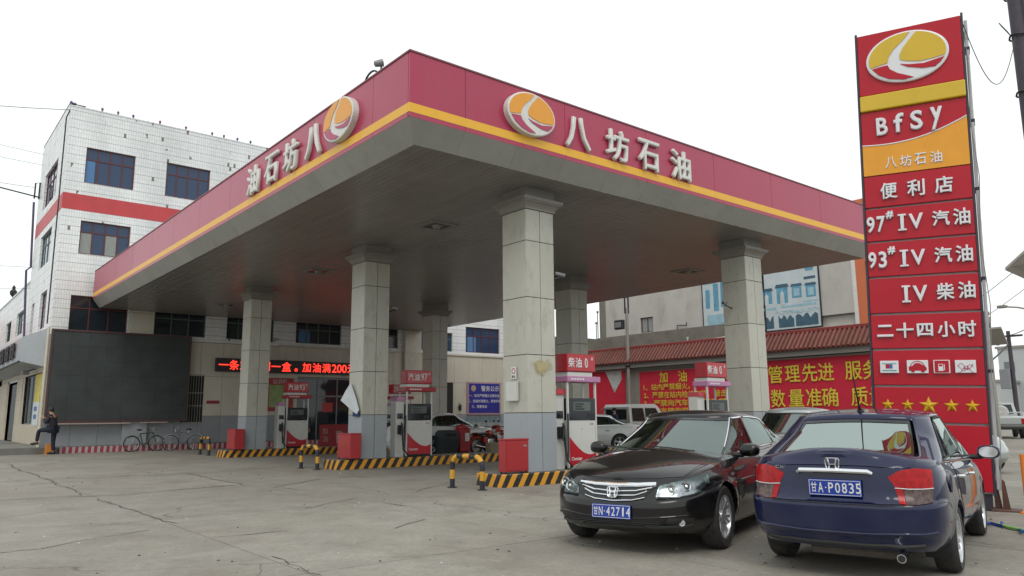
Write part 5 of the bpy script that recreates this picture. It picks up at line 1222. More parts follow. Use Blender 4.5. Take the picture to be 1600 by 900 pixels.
    def doors(s, root, mat, gaps):
        """front and rear door skins standing just proud over a dark gap"""
        for d in gaps:
            top, bot = d['top'], d['bot']
            grow = .006
            def g_(pl, dz, ex): 
                pl = [Vector(p) for p in pl]; out_ = [p+Vector((0, 0, dz)) for p in pl]; out_[0].x += ex; out_[-1].x -= ex; return out_
            s.ruled(g_(top, grow, grow), g_(bot, -grow, grow), 'door_gap', m_trim, root, off=.0015, nu=26, nv=12, depth=.004)
            s.ruled(top, bot, d['name'], mat, root, off=.0045, nu=26, nv=12, depth=.003)
    def plate(s, root, s1, s2, x, z, tilt, front, y=0):
        M = WM[root.name] @ Matrix.Translation((x, y, z)) @ Matrix.Rotation(0 if front else pi, 4, 'Z') @ Matrix.Rotation(-tilt, 4, 'Y')
        # local: plate lies in the YZ plane facing +X
        E = empty('number_plate', M=M); E.parent = root; E.matrix_local = WM[root.name].inverted() @ M
        MB().bbox(-.006, -.22, -.07, .006, .22, .07, .003).build('plate', m_plate, E, world=False)
        br = MB()
        for q in ((-.212, -.063, .212, -.059), (-.212, .059, .212, .063), (-.212, -.059, -.208, .059), (.208, -.059, .212, .059)): br.box(.006, q[0], q[1], .0075, q[2], q[3])
        br.build('plate_border', m_wt, E, world=False)
        R3 = M.to_3x3(); rgt = R3 @ Vector((0, 1, 0)); u_ = R3 @ Vector((0, 0, 1))
        xs = [-.175, -.112, -.03, .028, .086, .144, .19]; s2c = list(s2)
        items = [(s1, -.172, .050), (s2c[0], -.115, .044)]+[(c, -.030+.056*i, .042) for i, c in enumerate(s2c[1:])]
        for ch, xx, w in items:
            text('letter', ch, .09, E, M @ Vector((.0085, xx, 0)), rgt, m_wt, ext=.001, bold=.012, upv=u_, fit=(w*(.45 if ch == '1' else 1), .088))
        MB().lathe([(.006, 0), (.006, .002)], M.inverted() @ face_M(M @ Vector((.0075, -.072, 0)), rgt, u_), 8, True).build('dot', m_wt, E, world=False)
def hbadge(s, root, x, z, size, front, tilt=0, y=0):
    M = WM[root.name] @ Matrix.Translation((x, y, z)) @ Matrix.Rotation(0 if front else pi, 4, 'Z') @ Matrix.Rotation(-tilt, 4, 'Y')
    E = empty('badge', M=M); E.parent = root; E.matrix_local = WM[root.name].inverted() @ M
    w, h = size/2, size*.42; ring = [(0, a, b) for a, b in ((-w*.82, h), (w*.82, h), (w, h*.7), (w*.82, -h*.7), (w*.6, -h), (-w*.6, -h), (-w*.82, -h*.7), (-w, h*.7))]
    MB().tube(ring, size*.045, 6, closed=True).build('badge_ring', m_chr, E, world=False, smooth=True)
    t = size*.055; hm = MB()
    for sg in (1, -1): hm.tube([(0, sg*w*.62, h*.95), (0.004, sg*w*.42, 0), (0, sg*w*.50, -h*.95)], t, 5)
    hm.tube([(0.003, -w*.42, -.0), (.003, w*.42, -.0)], t, 5).build('badge_letter', m_chr, E, world=False, smooth=True)

# ---------- black executive sedan, front towards the camera
A = Car(dict(xF=2.34, xR=-2.565, ax=1.40, wr=.333, rim=.222, nu=40, arch_r=.372, track=1.60, zb=.20, flare=.012, na=.80, nb=.62, nn=2.5, nm=2.9, chrome=True,
    fin=[(0, .15), (.10, .05), (.18, .02), (.25, .0), (.52, .0), (.64, .012), (.71, .05), (.86, .09), (1, .18)],
    rin=[(0, .14), (.2, .03), (.4, 0), (.6, .02), (.75, .04), (.9, .05), (1, .10)],
    wid=[(0, .80), (.06, .84), (.14, .872), (.3, .915), (.5, .9225), (.66, .922), (.74, .905), (.88, .885), (1, .835)],
    zsh=[(-2.6, .97), (-2.2, 1.0), (-1.5, 1.0), (-.5, .965), (.5, .935), (1.0, .915), (1.4, .875), (1.8, .815), (2.05, .765), (2.22, .72), (2.4, .68)],
    ztop=[(-2.6, .98), (-2.45, 1.06), (-2.0, 1.09), (-1.6, 1.09), (-1.0, 1.02), (.9, 1.02), (1.15, 1.01), (1.5, .965), (1.85, .89), (2.1, .81), (2.22, .735), (2.4, .69)],
    gxf=(1.13, .08), gxr=(-2.10, -1.26), gw=(.805, .625), ga=.42, gb=.32, gn=2.1, gm=2.3, rdrop=.055,
    zroof=[(-1.4, 1.375), (-1.2, 1.415), (-.8, 1.458), (-.4, 1.475), (-.2, 1.475), (-.05, 1.452), (.14, 1.405)], hroof=1.475, rgf=.84,
    dlou=(.17, .90), dlo=[((.74, -.04), (-.13, -.17), .905, .90), ((-.17, -.21), (-1.12, -1.00), .90, .88), ((-1.16, -1.04), (-1.72, -1.30), .88, .60)]))
def place_heading(front_axle, heading): return Matrix.Translation((*front_axle, 0)) @ Matrix.Rotation(heading, 4, 'Z')
MA = place_heading((.03, -5.28), pi+radians(17.9)) @ Matrix.Translation((-1.40, 0, 0))
ra = empty('black_sedan', M=MA, label='glossy black sedan facing the camera with a chrome grille, parked left of the blue car', cat='car')
m_pa = paint('black_paint', (.004, .0035, .0045), rough=.3, dust=.03)
A.body(ra, m_pa); A.cabin(ra, m_pa); A.glass(ra); A.wheels(ra, 7, True); A.inside(ra); A.mirrors(ra, m_pa)
A.doors(ra, m_pa, [dict(name='front_door', top=[(1.0, .9, .86), (.92, .86, .905), (-.10, .86, .935)], bot=[(.93, .9, .29), (.4, .92, .28), (-.10, .92, .28)]),
                   dict(name='rear_door', top=[(-.125, .86, .935), (-.9, .86, .96), (-1.22, .86, .965)], bot=[(-.125, .92, .28), (-.80, .92, .28), (-1.08, .92, .62)])])
A.handles(ra, m_chr, [(.12, .79), (-.80, .815)])
# bonnet skin, seams
A.ruled([(1.13, 0, 1.0), (1.05, .45, 1.0), (.98, .76, .95)], [(2.20, 0, .76), (2.13, .40, .78), (1.98, .66, .79)], 'bonnet', m_pa, ra, nu=30, nv=16, off=.004, depth=.004)
A.line([(1.0, .78, .95), (1.5, .765, .90), (1.98, .67, .80)], 'bonnet_seam', m_trim, ra, r=.004)
A.line([(.85, .93, .685), (0, .93, .705), (-1.0, .93, .735)], 'side_crease', m_pa, ra, r=.007, off=-.002)
# headlamps: lined housing, projector bowls, clear cover
top = [(2.18, .46, .69), (2.08, .62, .74), (1.95, .74, .785), (1.82, .81, .81), (1.74, .85, .825)]; bot = [(2.25, .45, .595), (2.16, .66, .60), (2.04, .77, .625), (1.90, .86, .67), (1.79, .90, .74)]
hl = A.ruled(top, bot, 'headlight', m_lin, ra, off=.004, nu=30, nv=10, depth=.01)
for sg, H in zip((1, -1), hl):
    for (x, y, z, r_) in ((2.15, .58, .655, .046), (2.05, .71, .69, .042)):
        q, nrm = A.near((x, y, z), .006); n2 = Vector((nrm.x, nrm.y*sg, nrm.z)); q = Vector((q.x, q.y*sg, q.z))
        n3 = (n2+Vector((1.2, 0, 0))).normalized(); M = Matrix.Translation(q) @ n3.to_track_quat('Z', 'Y').to_matrix().to_4x4()
        MB().lathe([(r_*1.25, .0), (r_*1.2, .012), (r_, .008), (r_*.85, -.005), (r_*.5, .006), (r_*.35, .018), (.001, .022)], M, 20).build('bulb_bowl', m_chr, H, world=False, smooth=True)
        MB().lathe([(r_*.82, .0), (r_*.5, .009), (.001, .010)], M, 16).build('bulb_recess', m_trim, H, world=False, smooth=True)
A.ruled([tuple(Vector(p)+Vector((.012, .01, .012))) for p in top], [tuple(Vector(p)+Vector((.012, .01, -.012))) for p in bot], 'headlight_cover', m_lc, ra, off=.022, nu=30, nv=10, depth=.018)
# grille
A.ruled([(2.26, 0, .715), (2.24, .25, .712), (2.17, .45, .70)], [(2.33, 0, .545), (2.32, .20, .552), (2.28, .33, .585)], 'grille_mesh', m_blkg, ra, off=.006, nu=24, nv=8, depth=.01)
A.line([(2.24, .01, .712), (2.22, .25, .708), (2.16, .43, .698)], 'grille_bar', m_chr, ra, r=.026, off=.008, n=12)
for z, y1 in ((.648, .40), (.598, .35)): A.line([(2.28, .01, z-.014), (2.26, .24, z-.004), (2.2, y1, z+.020)], 'grille_slat', m_chr, ra, r=.0075, off=.014, n=10)
A.line([(2.33, .01, .540), (2.31, .21, .548), (2.27, .34, .580)], 'grille_slat', m_chr, ra, r=.007, off=.010, n=10)
hbadge(A, ra, 2.315, .625, .125, True, radians(12))
A.plate(ra, '甘', 'N42714', 2.362, .435, radians(4), True)
A.ruled([(2.38, 0, .352), (2.36, .30, .352), (2.28, .50, .352)], [(2.36, 0, .265), (2.34, .32, .265), (2.27, .52, .262)], 'lower_intake', m_trim, ra, off=.004, nu=20, nv=4)
for z in (.30, .33): A.line([(2.37, 0, z), (2.33, .33, z), (2.28, .48, z)], 'intake_slat', m_blkg, ra, r=.005, off=.008, n=8)
A.line([(2.37, .01, .375), (2.36, .34, .378), (2.28, .56, .395), (2.12, .74, .41)], 'bumper_crease', m_pa, ra, r=.010, off=-.003, n=10)
A.line([(2.36, .01, .25), (2.33, .34, .252), (2.24, .60, .255), (2.05, .78, .262)], 'chin_lip', m_trim, ra, r=.014, off=.002, n=10)
A.ruled([(2.28, .60, .385), (2.18, .71, .385), (2.06, .80, .38)], [(2.29, .56, .285), (2.19, .70, .28), (2.07, .79, .285)], 'fog_recess', m_trim, ra, off=.004, nu=10, nv=4)
for sg in (1, -1):
    q, nrm = A.near((2.17, .70, .33), .008); q = Vector((q.x, q.y*sg, q.z)); n3 = (Vector((nrm.x, nrm.y*sg, 0))+Vector((1.0, 0, 0))).normalized(); M = Matrix.Translation(q) @ n3.to_track_quat('Z', 'Y').to_matrix().to_4x4()
    fl_ = MB().lathe([(.034, -.01), (.032, .001), (.024, .0), (.01, .002), (.001, .002)], M, 20).build('fog_lamp', m_chr, ra, world=False, smooth=True)
A.ruled([(2.30, .36, .315), (2.18, .62, .315), (2.05, .77, .32)], [(2.32, .36, .268), (2.20, .62, .268), (2.07, .77, .272)], 'lower_blade', pm('dark_grey_paint', (.05, .055, .055), .35), ra, off=.014, nu=16, nv=4)
A.line([(2.2, .60, .595), (2.0, .80, .60), (1.80, .91, .645)], 'bumper_seam', m_trim, ra, r=.003)
A.line([(1.80, .92, .65), (1.74, .92, .60), (1.72, .92, .55)], 'bumper_seam', m_trim, ra, r=.003)
MB().bbox(1.02, .915, .655, 1.05, .925, .675, .004).build('side_repeater', m_lor, ra, world=False)
# rear lamps (seen only from elsewhere), wipers, bonnet reflection mark, sticker
A.ruled([(-2.44, .45, .97), (-2.36, .70, .97), (-2.15, .84, .965)], [(-2.50, .45, .80), (-2.42, .72, .80), (-2.15, .90, .80)], 'tail_light', m_lred, ra, off=.006, nu=14, nv=6)
for y in (.50, -.12): MB().tube([(1.17, y, 1.005), (1.14, y-.30, 1.035), (1.08, y-.58, 1.05)], .008, 5).build('wiper', m_trim, ra, world=False)
for k in range(3):
    p = A.GF(.76-.06*k, .83); MB().box(p.x-.035, p.y-.025, p.z-.03, p.x-.03, p.y+.025, p.z+.02)
q = A.GF(-.74, .80); q2 = A.GF(-.56, .80); q3 = A.GF(-.56, .70); q4 = A.GF(-.74, .70)
MB().add([v-Vector((.012, 0, .008)) for v in (q, q2, q3, q4)], [(0, 1, 2, 3)]).build('inspection_sticker', pm('sticker_green', (.35, .50, .12), .6), ra, world=False)

# ---------- dark blue compact sedan, tail towards the camera
B = Car(dict(xF=2.12, xR=-2.275, ax=1.275, wr=.300, rim=.212, arch_r=.338, track=1.465, zb=.245, flare=.014, na=.78, nb=.52, nn=2.6, nm=3.2, chrome=False,
    fin=[(0, .14), (.15, .03), (.3, .0), (.45, .02), (.6, .05), (.8, .10), (1, .22)],
    nu=44, rin=[(0, .10), (.08, .055), (.16, .03), (.20, .0), (.48, .0), (.53, .010), (.57, .065), (.8, .075), (.93, .08), (1, .125)],
    wid=[(0, .74), (.08, .79), (.2, .825), (.4, .8475), (.58, .848), (.72, .842), (.86, .825), (1, .77)],
    zsh=[(-2.3, .99), (-2.0, 1.01), (-1.4, 1.0), (-.5, .955), (.5, .92), (1.0, .895), (1.4, .85), (1.8, .77), (2.0, .71), (2.12, .66)],
    ztop=[(-2.3, 1.02), (-2.2, 1.085), (-2.05, 1.105), (-1.7, 1.10), (-1.2, 1.03), (.9, 1.02), (1.2, .99), (1.6, .92), (1.9, .82), (2.05, .73), (2.12, .67)],
    gxf=(1.42, .12), gxr=(-2.02, -1.13), gw=(.79, .615), ga=.42, gb=.30, gn=2.2, gm=2.6, rdrop=.055,
    zroof=[(-1.25, 1.385), (-1.05, 1.425), (-.6, 1.465), (-.3, 1.47), (0., 1.445), (.2, 1.395)], hroof=1.47, rgf=.76,
    dlou=(.15, .89), dlo=[((1.12, .02), (-.05, -.14), .895, .89), ((-.09, -.18), (-1.0, -.86), .89, .885), ((-1.03, -.89), (-1.42, -1.03), .885, .70)]))
MBm = Matrix.Translation((.60, -7.47, 0)) @ Matrix.Rotation(radians(15.3), 4, 'Z') @ Matrix.Translation((1.275, 0, 0))
rb_ = empty('blue_sedan', M=MBm, label='dark blue compact sedan seen from behind with a roof aerial, parked by the price sign', cat='car')
m_pb2 = paint('blue_paint', (.0015, .006, .042), rough=.3, dust=.05)
B.body(rb_, m_pb2); B.cabin(rb_, m_pb2); B.glass(rb_); B.wheels(rb_, 7, True); B.inside(rb_); B.mirrors(rb_, m_pb2)
B.doors(rb_, m_pb2, [dict(name='front_door', top=[(.98, .85, .84), (.88, .80, .885), (-.05, .80, .925)], bot=[(.90, .85, .29), (.4, .85, .28), (-.05, .85, .28)]),
                     dict(name='rear_door', top=[(-.075, .80, .925), (-.8, .80, .955), (-1.10, .80, .965)], bot=[(-.075, .85, .28), (-.72, .85, .28), (-.98, .85, .62)])])
B.handles(rb_, m_chr, [(.14, .80), (-.76, .83)])
# boot lid with a recessed look, seams, lamps, bumper creases
B.ruled([(-2.06, 0, 1.10), (-2.05, .45, 1.09), (-2.03, .66, 1.05)], [(-2.25, 0, 1.0), (-2.235, .40, .995), (-2.19, .62, .985)], 'boot_lip', m_pb2, rb_, off=.012, nu=24, nv=8, depth=.014)
B.ruled([(-2.24, 0, .985), (-2.22, .45, .98), (-2.19, .60, .97)], [(-2.26, 0, .655), (-2.25, .38, .655), (-2.23, .52, .675)], 'boot_lid', m_pb2, rb_, off=.009, nu=24, nv=10, depth=.02)
B.line([(-2.27, .01, .648), (-2.26, .38, .648), (-2.23, .545, .672), (-2.23, .60, .74)], 'boot_seam', m_trim, rb_, r=.005, off=.002)
top = [(-2.26, .45, .885), (-2.24, .57, .960), (-2.14, .70, .985), (-2.00, .77, .955)]; bot = [(-2.26, .50, .805), (-2.25, .60, .795), (-2.16, .72, .795), (-2.05, .80, .80)]
B.ruled(top, bot, 'tail_light', m_lred, rb_, off=.012, nu=22, nv=8, depth=.018)
B.ruled([(-2.26, .503, .792), (-2.25, .57, .788)], [(-2.26, .525, .725), (-2.25, .58, .722)], 'tail_light_reflector', m_lred, rb_, off=.012, nu=6, nv=5, depth=.018)
B.ruled([(-2.25, .574, .788), (-2.22, .65, .787), (-2.14, .73, .787), (-2.06, .80, .79)], [(-2.25, .584, .722), (-2.22, .66, .72), (-2.15, .74, .722), (-2.08, .80, .735)], 'tail_light_lens', m_lclr, rb_, off=.012, nu=14, nv=5, depth=.018)
B.line([(-2.28, .50, .797), (-2.24, .62, .79), (-2.15, .73, .79), (-2.06, .80, .795)], 'lamp_divider', m_wt, rb_, r=.004, off=.014)
MB().tube([(-2.205, -.30, .905), (-2.226, -.285, .918), (-2.238, 0, .922), (-2.226, .285, .918), (-2.205, .30, .905)], .023, 10).build('chrome_bar', m_chr, rb_, world=False, smooth=True)
hbadge(B, rb_, -2.228, .978, .12, False, radians(-8), y=-.0)
B.plate(rb_, '甘', 'AP0835', -2.243, .778, radians(-3), False, y=-.01)
text('letter', 'City', .05, rb_, MBm @ (B.near((-2.3, .50, .955), .014)[0]), MBm.to_3x3() @ Vector((0, -1, 0)), m_chr, ext=.002, fit=(.10, .035))
B.line([(-2.28, .01, .395), (-2.27, .42, .40), (-2.20, .64, .415), (-2.05, .77, .43)], 'bumper_crease', m_pb2, rb_, r=.014, off=-.002, n=10)
B.line([(-2.24, .01, .285), (-2.22, .40, .285), (-2.1, .68, .29)], 'bumper_skirt', m_trim, rb_, r=.02, off=.0, n=10)
B.line([(-2.05, .80, .69), (-1.80, .845, .66), (-1.66, .85, .60)], 'bumper_seam', m_trim, rb_, r=.003)
B.ruled([(-1.85, .86, .945), (-1.75, .86, .95)], [(-1.85, .86, .94), (-1.75, .86, .944)], 'seam', m_trim, rb_, off=.001, nu=3, nv=2)
MB().cyl((-2.28, -.50, .235), (-2.0, -.50, .25), .036, 18).build('exhaust_pipe', m_chr, rb_, world=False, smooth=True); MB().cyl((-2.284, -.50, .235), (-2.279, -.50, .235), .029, 16).build('exhaust_mouth', m_dark, rb_, world=False)
MB().bbox(-2.0, -.42, .17, -1.55, .30, .27, .04).build('silencer', pm('rusty_grey', (.09, .075, .065), .7, var=.3, vscale=9), rb_, world=False)
ae = MB().tube([(-.98, -.02, 1.445), (-1.03, -.02, 1.50), (-1.19, -.02, 1.79)], [.022, .010, .006], 8).build('roof_aerial', m_trim, rb_, world=False, smooth=True)
MB().lathe([(.035, 0), (.028, .02), (.01, .035)], Matrix.Translation((-.97, -.02, 1.435)), 12, True).build('aerial_base', m_trim, ae, world=False, smooth=True)
B.ruled([(2.0, .30, .70), (1.85, .60, .74), (1.55, .78, .80)], [(2.06, .35, .60), (1.9, .66, .60), (1.62, .82, .68)], 'headlight', m_lin, rb_, off=.005, nu=14, nv=6)
B.line([(-2.30+.15, .76, .97), (-1.6, .80, .985), (-1.1, .80, .975)], 'shoulder_seam', m_pb2, rb_, r=.006, off=-.003)
MB().cyl((-1.62, -.835, .80), (-1.62, -.842, .80), .075, 24).build('fuel_flap', m_pb2, rb_, world=False)

# ---------- other cars
base = dict(A.sp)
def simple_car(name, M, mat, label, chrome=False, sp=None, hl=True):
    c = Car(sp or dict(base, nu=16, chrome=chrome)); r = empty(name, M=M, label=label, cat='car')
    c.body(r, mat); c.cabin(r, mat); c.glass(r); c.wheels(r, 5, False); c.inside(r); c.mirrors(r, mat); c.handles(r, m_chr if chrome else mat, [(.12, .79), (-.80, .815)])
    if hl:
        c.ruled([(2.20, .47, .685), (1.92, .76, .785), (1.60, .88, .835)], [(2.27, .46, .585), (2.02, .80, .625), (1.66, .93, .765)], 'headlight', m_lin, r, off=.006, nu=12, nv=6)
        c.ruled([(-2.44, .45, .97), (-2.36, .70, .97), (-2.15, .84, .965)], [(-2.50, .45, .80), (-2.42, .72, .80), (-2.15, .90, .80)], 'tail_light', m_lred, r, off=.006, nu=10, nv=5)
        c.line([(1.0, .9, .9), (.93, .92, .6), (.9, .92, .3)], 'door_gap', m_trim, r, r=.004, n=6); c.line([(-.11, .9, .93), (-.11, .92, .6), (-.11, .92, .3)], 'door_gap', m_trim, r, r=.004, n=6)
    return c, r
m_sv = paint('silver_paint', (.40, .43, .43), rough=.35, dust=.1, metal=.5); m_wh = paint('white_paint', (.62, .64, .62), rough=.4, dust=.12)
Mz = lambda x, y, deg: Matrix.Translation((x, y, 0)) @ Matrix.Rotation(radians(deg), 4, 'Z')
simple_car('silver_hatchback', Mz(7.2, -2.95, 200) @ Matrix.Diagonal((.88, .95, 1.045, 1)), m_sv, 'silver car behind the two sedans, only its roof and windscreen showing', hl=False)
simple_car('white_sedan', Mz(10.1, 13.4, 1) @ Matrix.Diagonal((1, 1, 1.05, 1)), m_wh, 'white sedan parked behind the petrol 97 pump', True)
simple_car('white_car', Mz(15.2, 11.4, 150), m_wh, 'white car with a chrome window line behind the diesel pump', True)
# ================================================================= FUEL PUMPS
m_pw = pm('pump_white', (.62, .62, .59), .35, var=.05, vscale=3, dirt=.15, dscale=4, dcol=(.4, .38, .33)); m_pr = pm('pump_red', (.48, .012, .025), .3, var=.05, coat=.3)
m_pink = pm('pump_pink_band', (.50, .22, .40), .4, var=.06, vscale=4); m_hose = pm('rubber_hose', (.012, .012, .013), .45); m_disp = pm('pump_display', (.014, .017, .024), .12); m_lcd = pm('lcd_grey', (.10, .125, .11), .2)
m_deepred = pm('sign_box_red', (.40, .008, .018), .35, var=.05)
def pump(x, y, grade, label):
    E = empty('fuel_pump', (x, y, KH), label=label, cat='fuel pump', group='fuel pumps on the islands'); w, d = .91, .42
    L = lambda mb, nm, mt, **k: mb.build(nm, mt, E, world=False, **k)
    L(MB().box(.02, .02, 0, w-.02, d-.02, .07), 'plinth', m_trim)
    L(MB().bbox(.04, .012, .07, w-.04, d, 1.05, .012), 'cabinet', m_pw)
    n = 3 if grade.endswith('0') else 4
    # red swoosh on the front
    cv = [(.045+(w-.09)*i/16, .70-.40*sin(min(1, (i/16)/.78)*pi/2)+(.05*((i/16-.78)/.22)**2 if i/16 > .78 else 0)) for i in range(17)]
    L(MB().prism([(.045, .075), (w-.045, .075)]+cv[::-1], .002, .011, 'y'), 'red_swoosh', m_pr)
    text('letter', 'Censtar', .10, E, (x+.26, y-.001, KH+.22), RX, m_wt, ext=.003, bold=.03)
    L(MB().bbox(.0, .0, 0.02, .045, .05, 1.92, .006), 'post', m_pw); L(MB().bbox(w-.045, .0, .02, w, .05, 1.92, .006), 'post', m_pw)
    L(MB().bbox(.0, d-.03, .02, .045, d+.01, 1.92, .006), 'post', m_pw); L(MB().bbox(w-.045, d-.03, .02, w, d+.01, 1.92, .006), 'post', m_pw)
    D = L(MB().bbox(.046, -.004, 1.06, w-.046, d-.02, 1.54, .012), 'display_unit', m_disp)
    MB().box(.17, -.009, 1.26, .70, -.0045, 1.46).build('screen', m_lcd, D, world=False)
    for k in range(3): MB().box(.22, -.012, 1.285+.055*k, .50-.06*(k % 2), -.0095, 1.318+.055*k).build('digits', m_blk, D, world=False)
    MB().box(.60, -.0085, 1.10, .80, -.0045, 1.2).build('keypad', m_trim, D, world=False)
    L(MB().lathe([(.012, 0), (.012, .004)], face_M((.43-.0, .010, .86), (1, 0, 0)), 10, True), 'lock', m_blk)
    for dx in (0, .05): L(MB().box(w-.20+dx, .006, .95, w-.175+dx, .0115, .985), 'small_label', m_pr)
    T = L(MB().bbox(-.03, -.05, 1.90, w+.10, d+.03, 2.03, .015), 'topper', m_pink if n == 3 else m_deepred)
    for k in range(5): MB().box(.08+.085*k, -.054, 1.945, .14+.085*k, -.0505, 1.985).build('print', m_wt, T, world=False)
    L(MB().box(.02, .0, 2.03, w-.12, d, 2.12), 'white_rail', m_pw)
    sx = -.02
    SBx = L(MB().bbox(sx, -.02, 2.13, sx+.90, .36, 2.53, .012), 'sign_box', m_deepred)
    MB().box(sx+.02, -.026, 2.15, sx+.88, -.0205, 2.51).build('sign_face', m_pr, SBx, world=False)
    n = 3 if grade.endswith('0') else 4
    for ch, dx in zip(grade, (.14, .36, .55 if n == 4 else .60, .67)): text('letter', ch, .24, E, (x+sx+dx, y-.03, KH+2.33), RX, m_wt, ext=.003, bold=.028, fit=((.20 if ch in '柴油汽' else .10), .23))
    text('letter', '#', .10, E, (x+sx+.79, y-.03, KH+2.43), RX, m_wt, ext=.003, bold=.02)
    # side column with nozzle, on the left
    L(MB().bbox(-.30, .10, 0.0, -.01, d-.02, 1.62, .012), 'hose_cabinet', m_pw)
    L(MB().box(-.30, .06, 1.62, -.01, d, 1.74), 'hose_cabinet_top', m_pr if n == 3 else m_pink)
    L(MB().box(-.25, .085, 1.10, -.06, .099, 1.26), 'side_display', m_disp)
    H = L(MB().bbox(-.24, .0, .66, -.10, .11, .92, .02), 'nozzle_holster', m_hose)
    MB().tube([(-.17, -.03, 1.00), (-.18, -.05, .86), (-.20, -.06, .72), (-.24, -.08, .62)], [.018, .03, .028, .012], 8).build('nozzle', m_hose, H, world=False, smooth=True)
    pts = []
    for i in range(25):
        t = i/24; pts.append((-.17-.05*sin(pi*t)+.12*t, -.06-.10*sin(pi*t), .95-.88*sin(pi*t)**.7*(1 if t < .5 else 1)+.42*t*0+(.25*t)))
    L(MB().tube(pts, .021, 7), 'hose', m_hose, smooth=True)
    pts = [(-.10, .03, .86), (-.16, -.06, .55), (-.12, -.10, .22), (.02, -.10, .05), (.3, -.08, .02), (.55, -.06, .02)]
    L(MB().tube(pts, .021, 7), 'hose', m_hose, smooth=True)
    return E
pump(4.87, 1.15, '柴油0', 'diesel 0 fuel pump beside the nearest column')
pump(9.93, 1.15, '柴油0', 'diesel 0 fuel pump in front of the red rules banner')
pump(5.10, 8.30, '汽油97', 'petrol 97 fuel pump on the middle island')
pump(9.93, 8.30, '汽油97', 'petrol fuel pump on the middle island, hidden behind the nearest column')
pump(5.22, 17.3, '汽油93', 'petrol 93 fuel pump on the farthest island under the glowing ticker')
pump(9.93, 17.3, '汽油93', 'petrol fuel pump on the farthest island, just right of the second column')
# ---- red sand boxes beside the columns
m_rbox = pm('red_box_paint', (.40, .022, .028), .45, var=.08, vscale=3, dirt=.35, dscale=4, dcol=(.25, .05, .04))
def sandbox(x0, y0, x1, y1, h, label, face='s'):
    E = empty('fire_sand_box', ((x0+x1)/2, (y0+y1)/2, KH), label=label, cat='fire box', group='red fire boxes at the columns')
    MB().bbox(x0, y0, KH+.04, x1, y1, KH+h-.03, .008).build('cabinet', m_rbox, E); MB().bbox(x0-.012, y0-.012, KH+h-.03, x1+.012, y1+.012, KH+h, .006).build('lid', m_rbox, E)
    if face == 's':
        MB().bbox(x0+.03, y0-.008, KH+.07, x1-.03, y0, KH+h-.06, .004).build('door', m_rbox, E); MB().box(x1-.14, y0-.02, KH+h-.16, x1-.06, y0-.008, KH+h-.13).build('handle', m_plas, E)
    else:
        MB().bbox(x0-.008, y0+.03, KH+.07, x0, y1-.03, KH+h-.06, .004).build('door', m_rbox, E)
        text('emblem', '消', .24, E, (x0-.012, (y0+y1)/2, KH+h*.55), LYd, pm('faded_gold', (.42, .10, .03), .6), ext=.002)
    for px, py in ((x0+.04, y0+.04), (x1-.04, y0+.04), (x0+.04, y1-.04), (x1-.04, y1-.04)): MB().cyl((px, py, KH), (px, py, KH+.05), .02, 8).build('foot', m_blk, E)
    return E
sandbox(2.98, 1.0, 3.59, 1.22, .70, 'large red metal fire box left of the nearest column')
sandbox(3.16, 8.0, 3.48, 8.78, .72, 'red fire box beside the second column under the white cloth', 'w')
sandbox(3.14, 16.9, 3.50, 17.7, .76, 'red fire box beside the farthest column', 'w')
# ---- hooped bollards
m_by = pm('bollard_yellow', (.66, .34, .03), .45, dirt=.3, dscale=12, dcol=(.2, .12, .05)); m_bb = pm('bollard_black', (.02, .022, .035), .5)
def hoop(a, b, h, label):
    a, b = Vector((*a, 0)), Vector((*b, 0)); E = empty('hoop_bollard', (a+b)/2, label=label, cat='bollard', group='black and yellow hooped bollards')
    a -= WM[E.name].translation; b -= WM[E.name].translation; u = (b-a).normalized(); W_ = (b-a).length; r = .20; path = []
    N = 10
    for i in range(8): path.append(a+Vector((0, 0, (h-r)*i/8)))
    for i in range(N+1): t = pi/2*i/N; path.append(a+u*(r-r*cos(t))+Vector((0, 0, h-r+r*sin(t))))
    for i in range(1, 8): path.append(a+u*(r+(W_-2*r)*i/8)+Vector((0, 0, h)))
    for i in range(N+1): t = pi/2*i/N; path.append(b-u*(r-r*sin(t))+Vector((0, 0, h-r+r*cos(t))))
    for i in range(1, 9): path.append(b+Vector((0, 0, (h-r)*(1-i/8))))
    # resample evenly and colour in bands
    L = [0]
    for p, q in zip(path, path[1:]): L.append(L[-1]+(q-p).length)
    M_ = 66; P = []
    for k in range(M_+1):
        d = L[-1]*k/M_
        for i in range(len(path)-1):
            if d <= L[i+1]+1e-9: P.append(path[i].lerp(path[i+1], (d-L[i])/max(1e-9, L[i+1]-L[i]))); break
    mb = MB(); n = 12; mb.tube(P, .052, n, cap=False)
    mb.mi = [(1 if (i//n)//6 % 2 == 0 else 0) for i in range(len(mb.f))]
    mb.build('hoop', [m_by, m_bb], E, world=False, smooth=True)
    for p in (a, b): MB().lathe([(.10, 0), (.10, .012), (.06, .014)], Matrix.Translation(p), 14, True).build('base_plate', m_trim, E, world=False)
hoop((2.21, 1.76), (2.32, .90), .63, 'nearest yellow and black hooped bollard, left of the big red fire box')
hoop((2.46, 9.60), (2.55, 8.74), .63, 'hooped bollard standing before the second pump island')
hoop((3.10, 20.6), (3.05, 19.4), .66, 'farthest hooped bollard, by the bicycles')

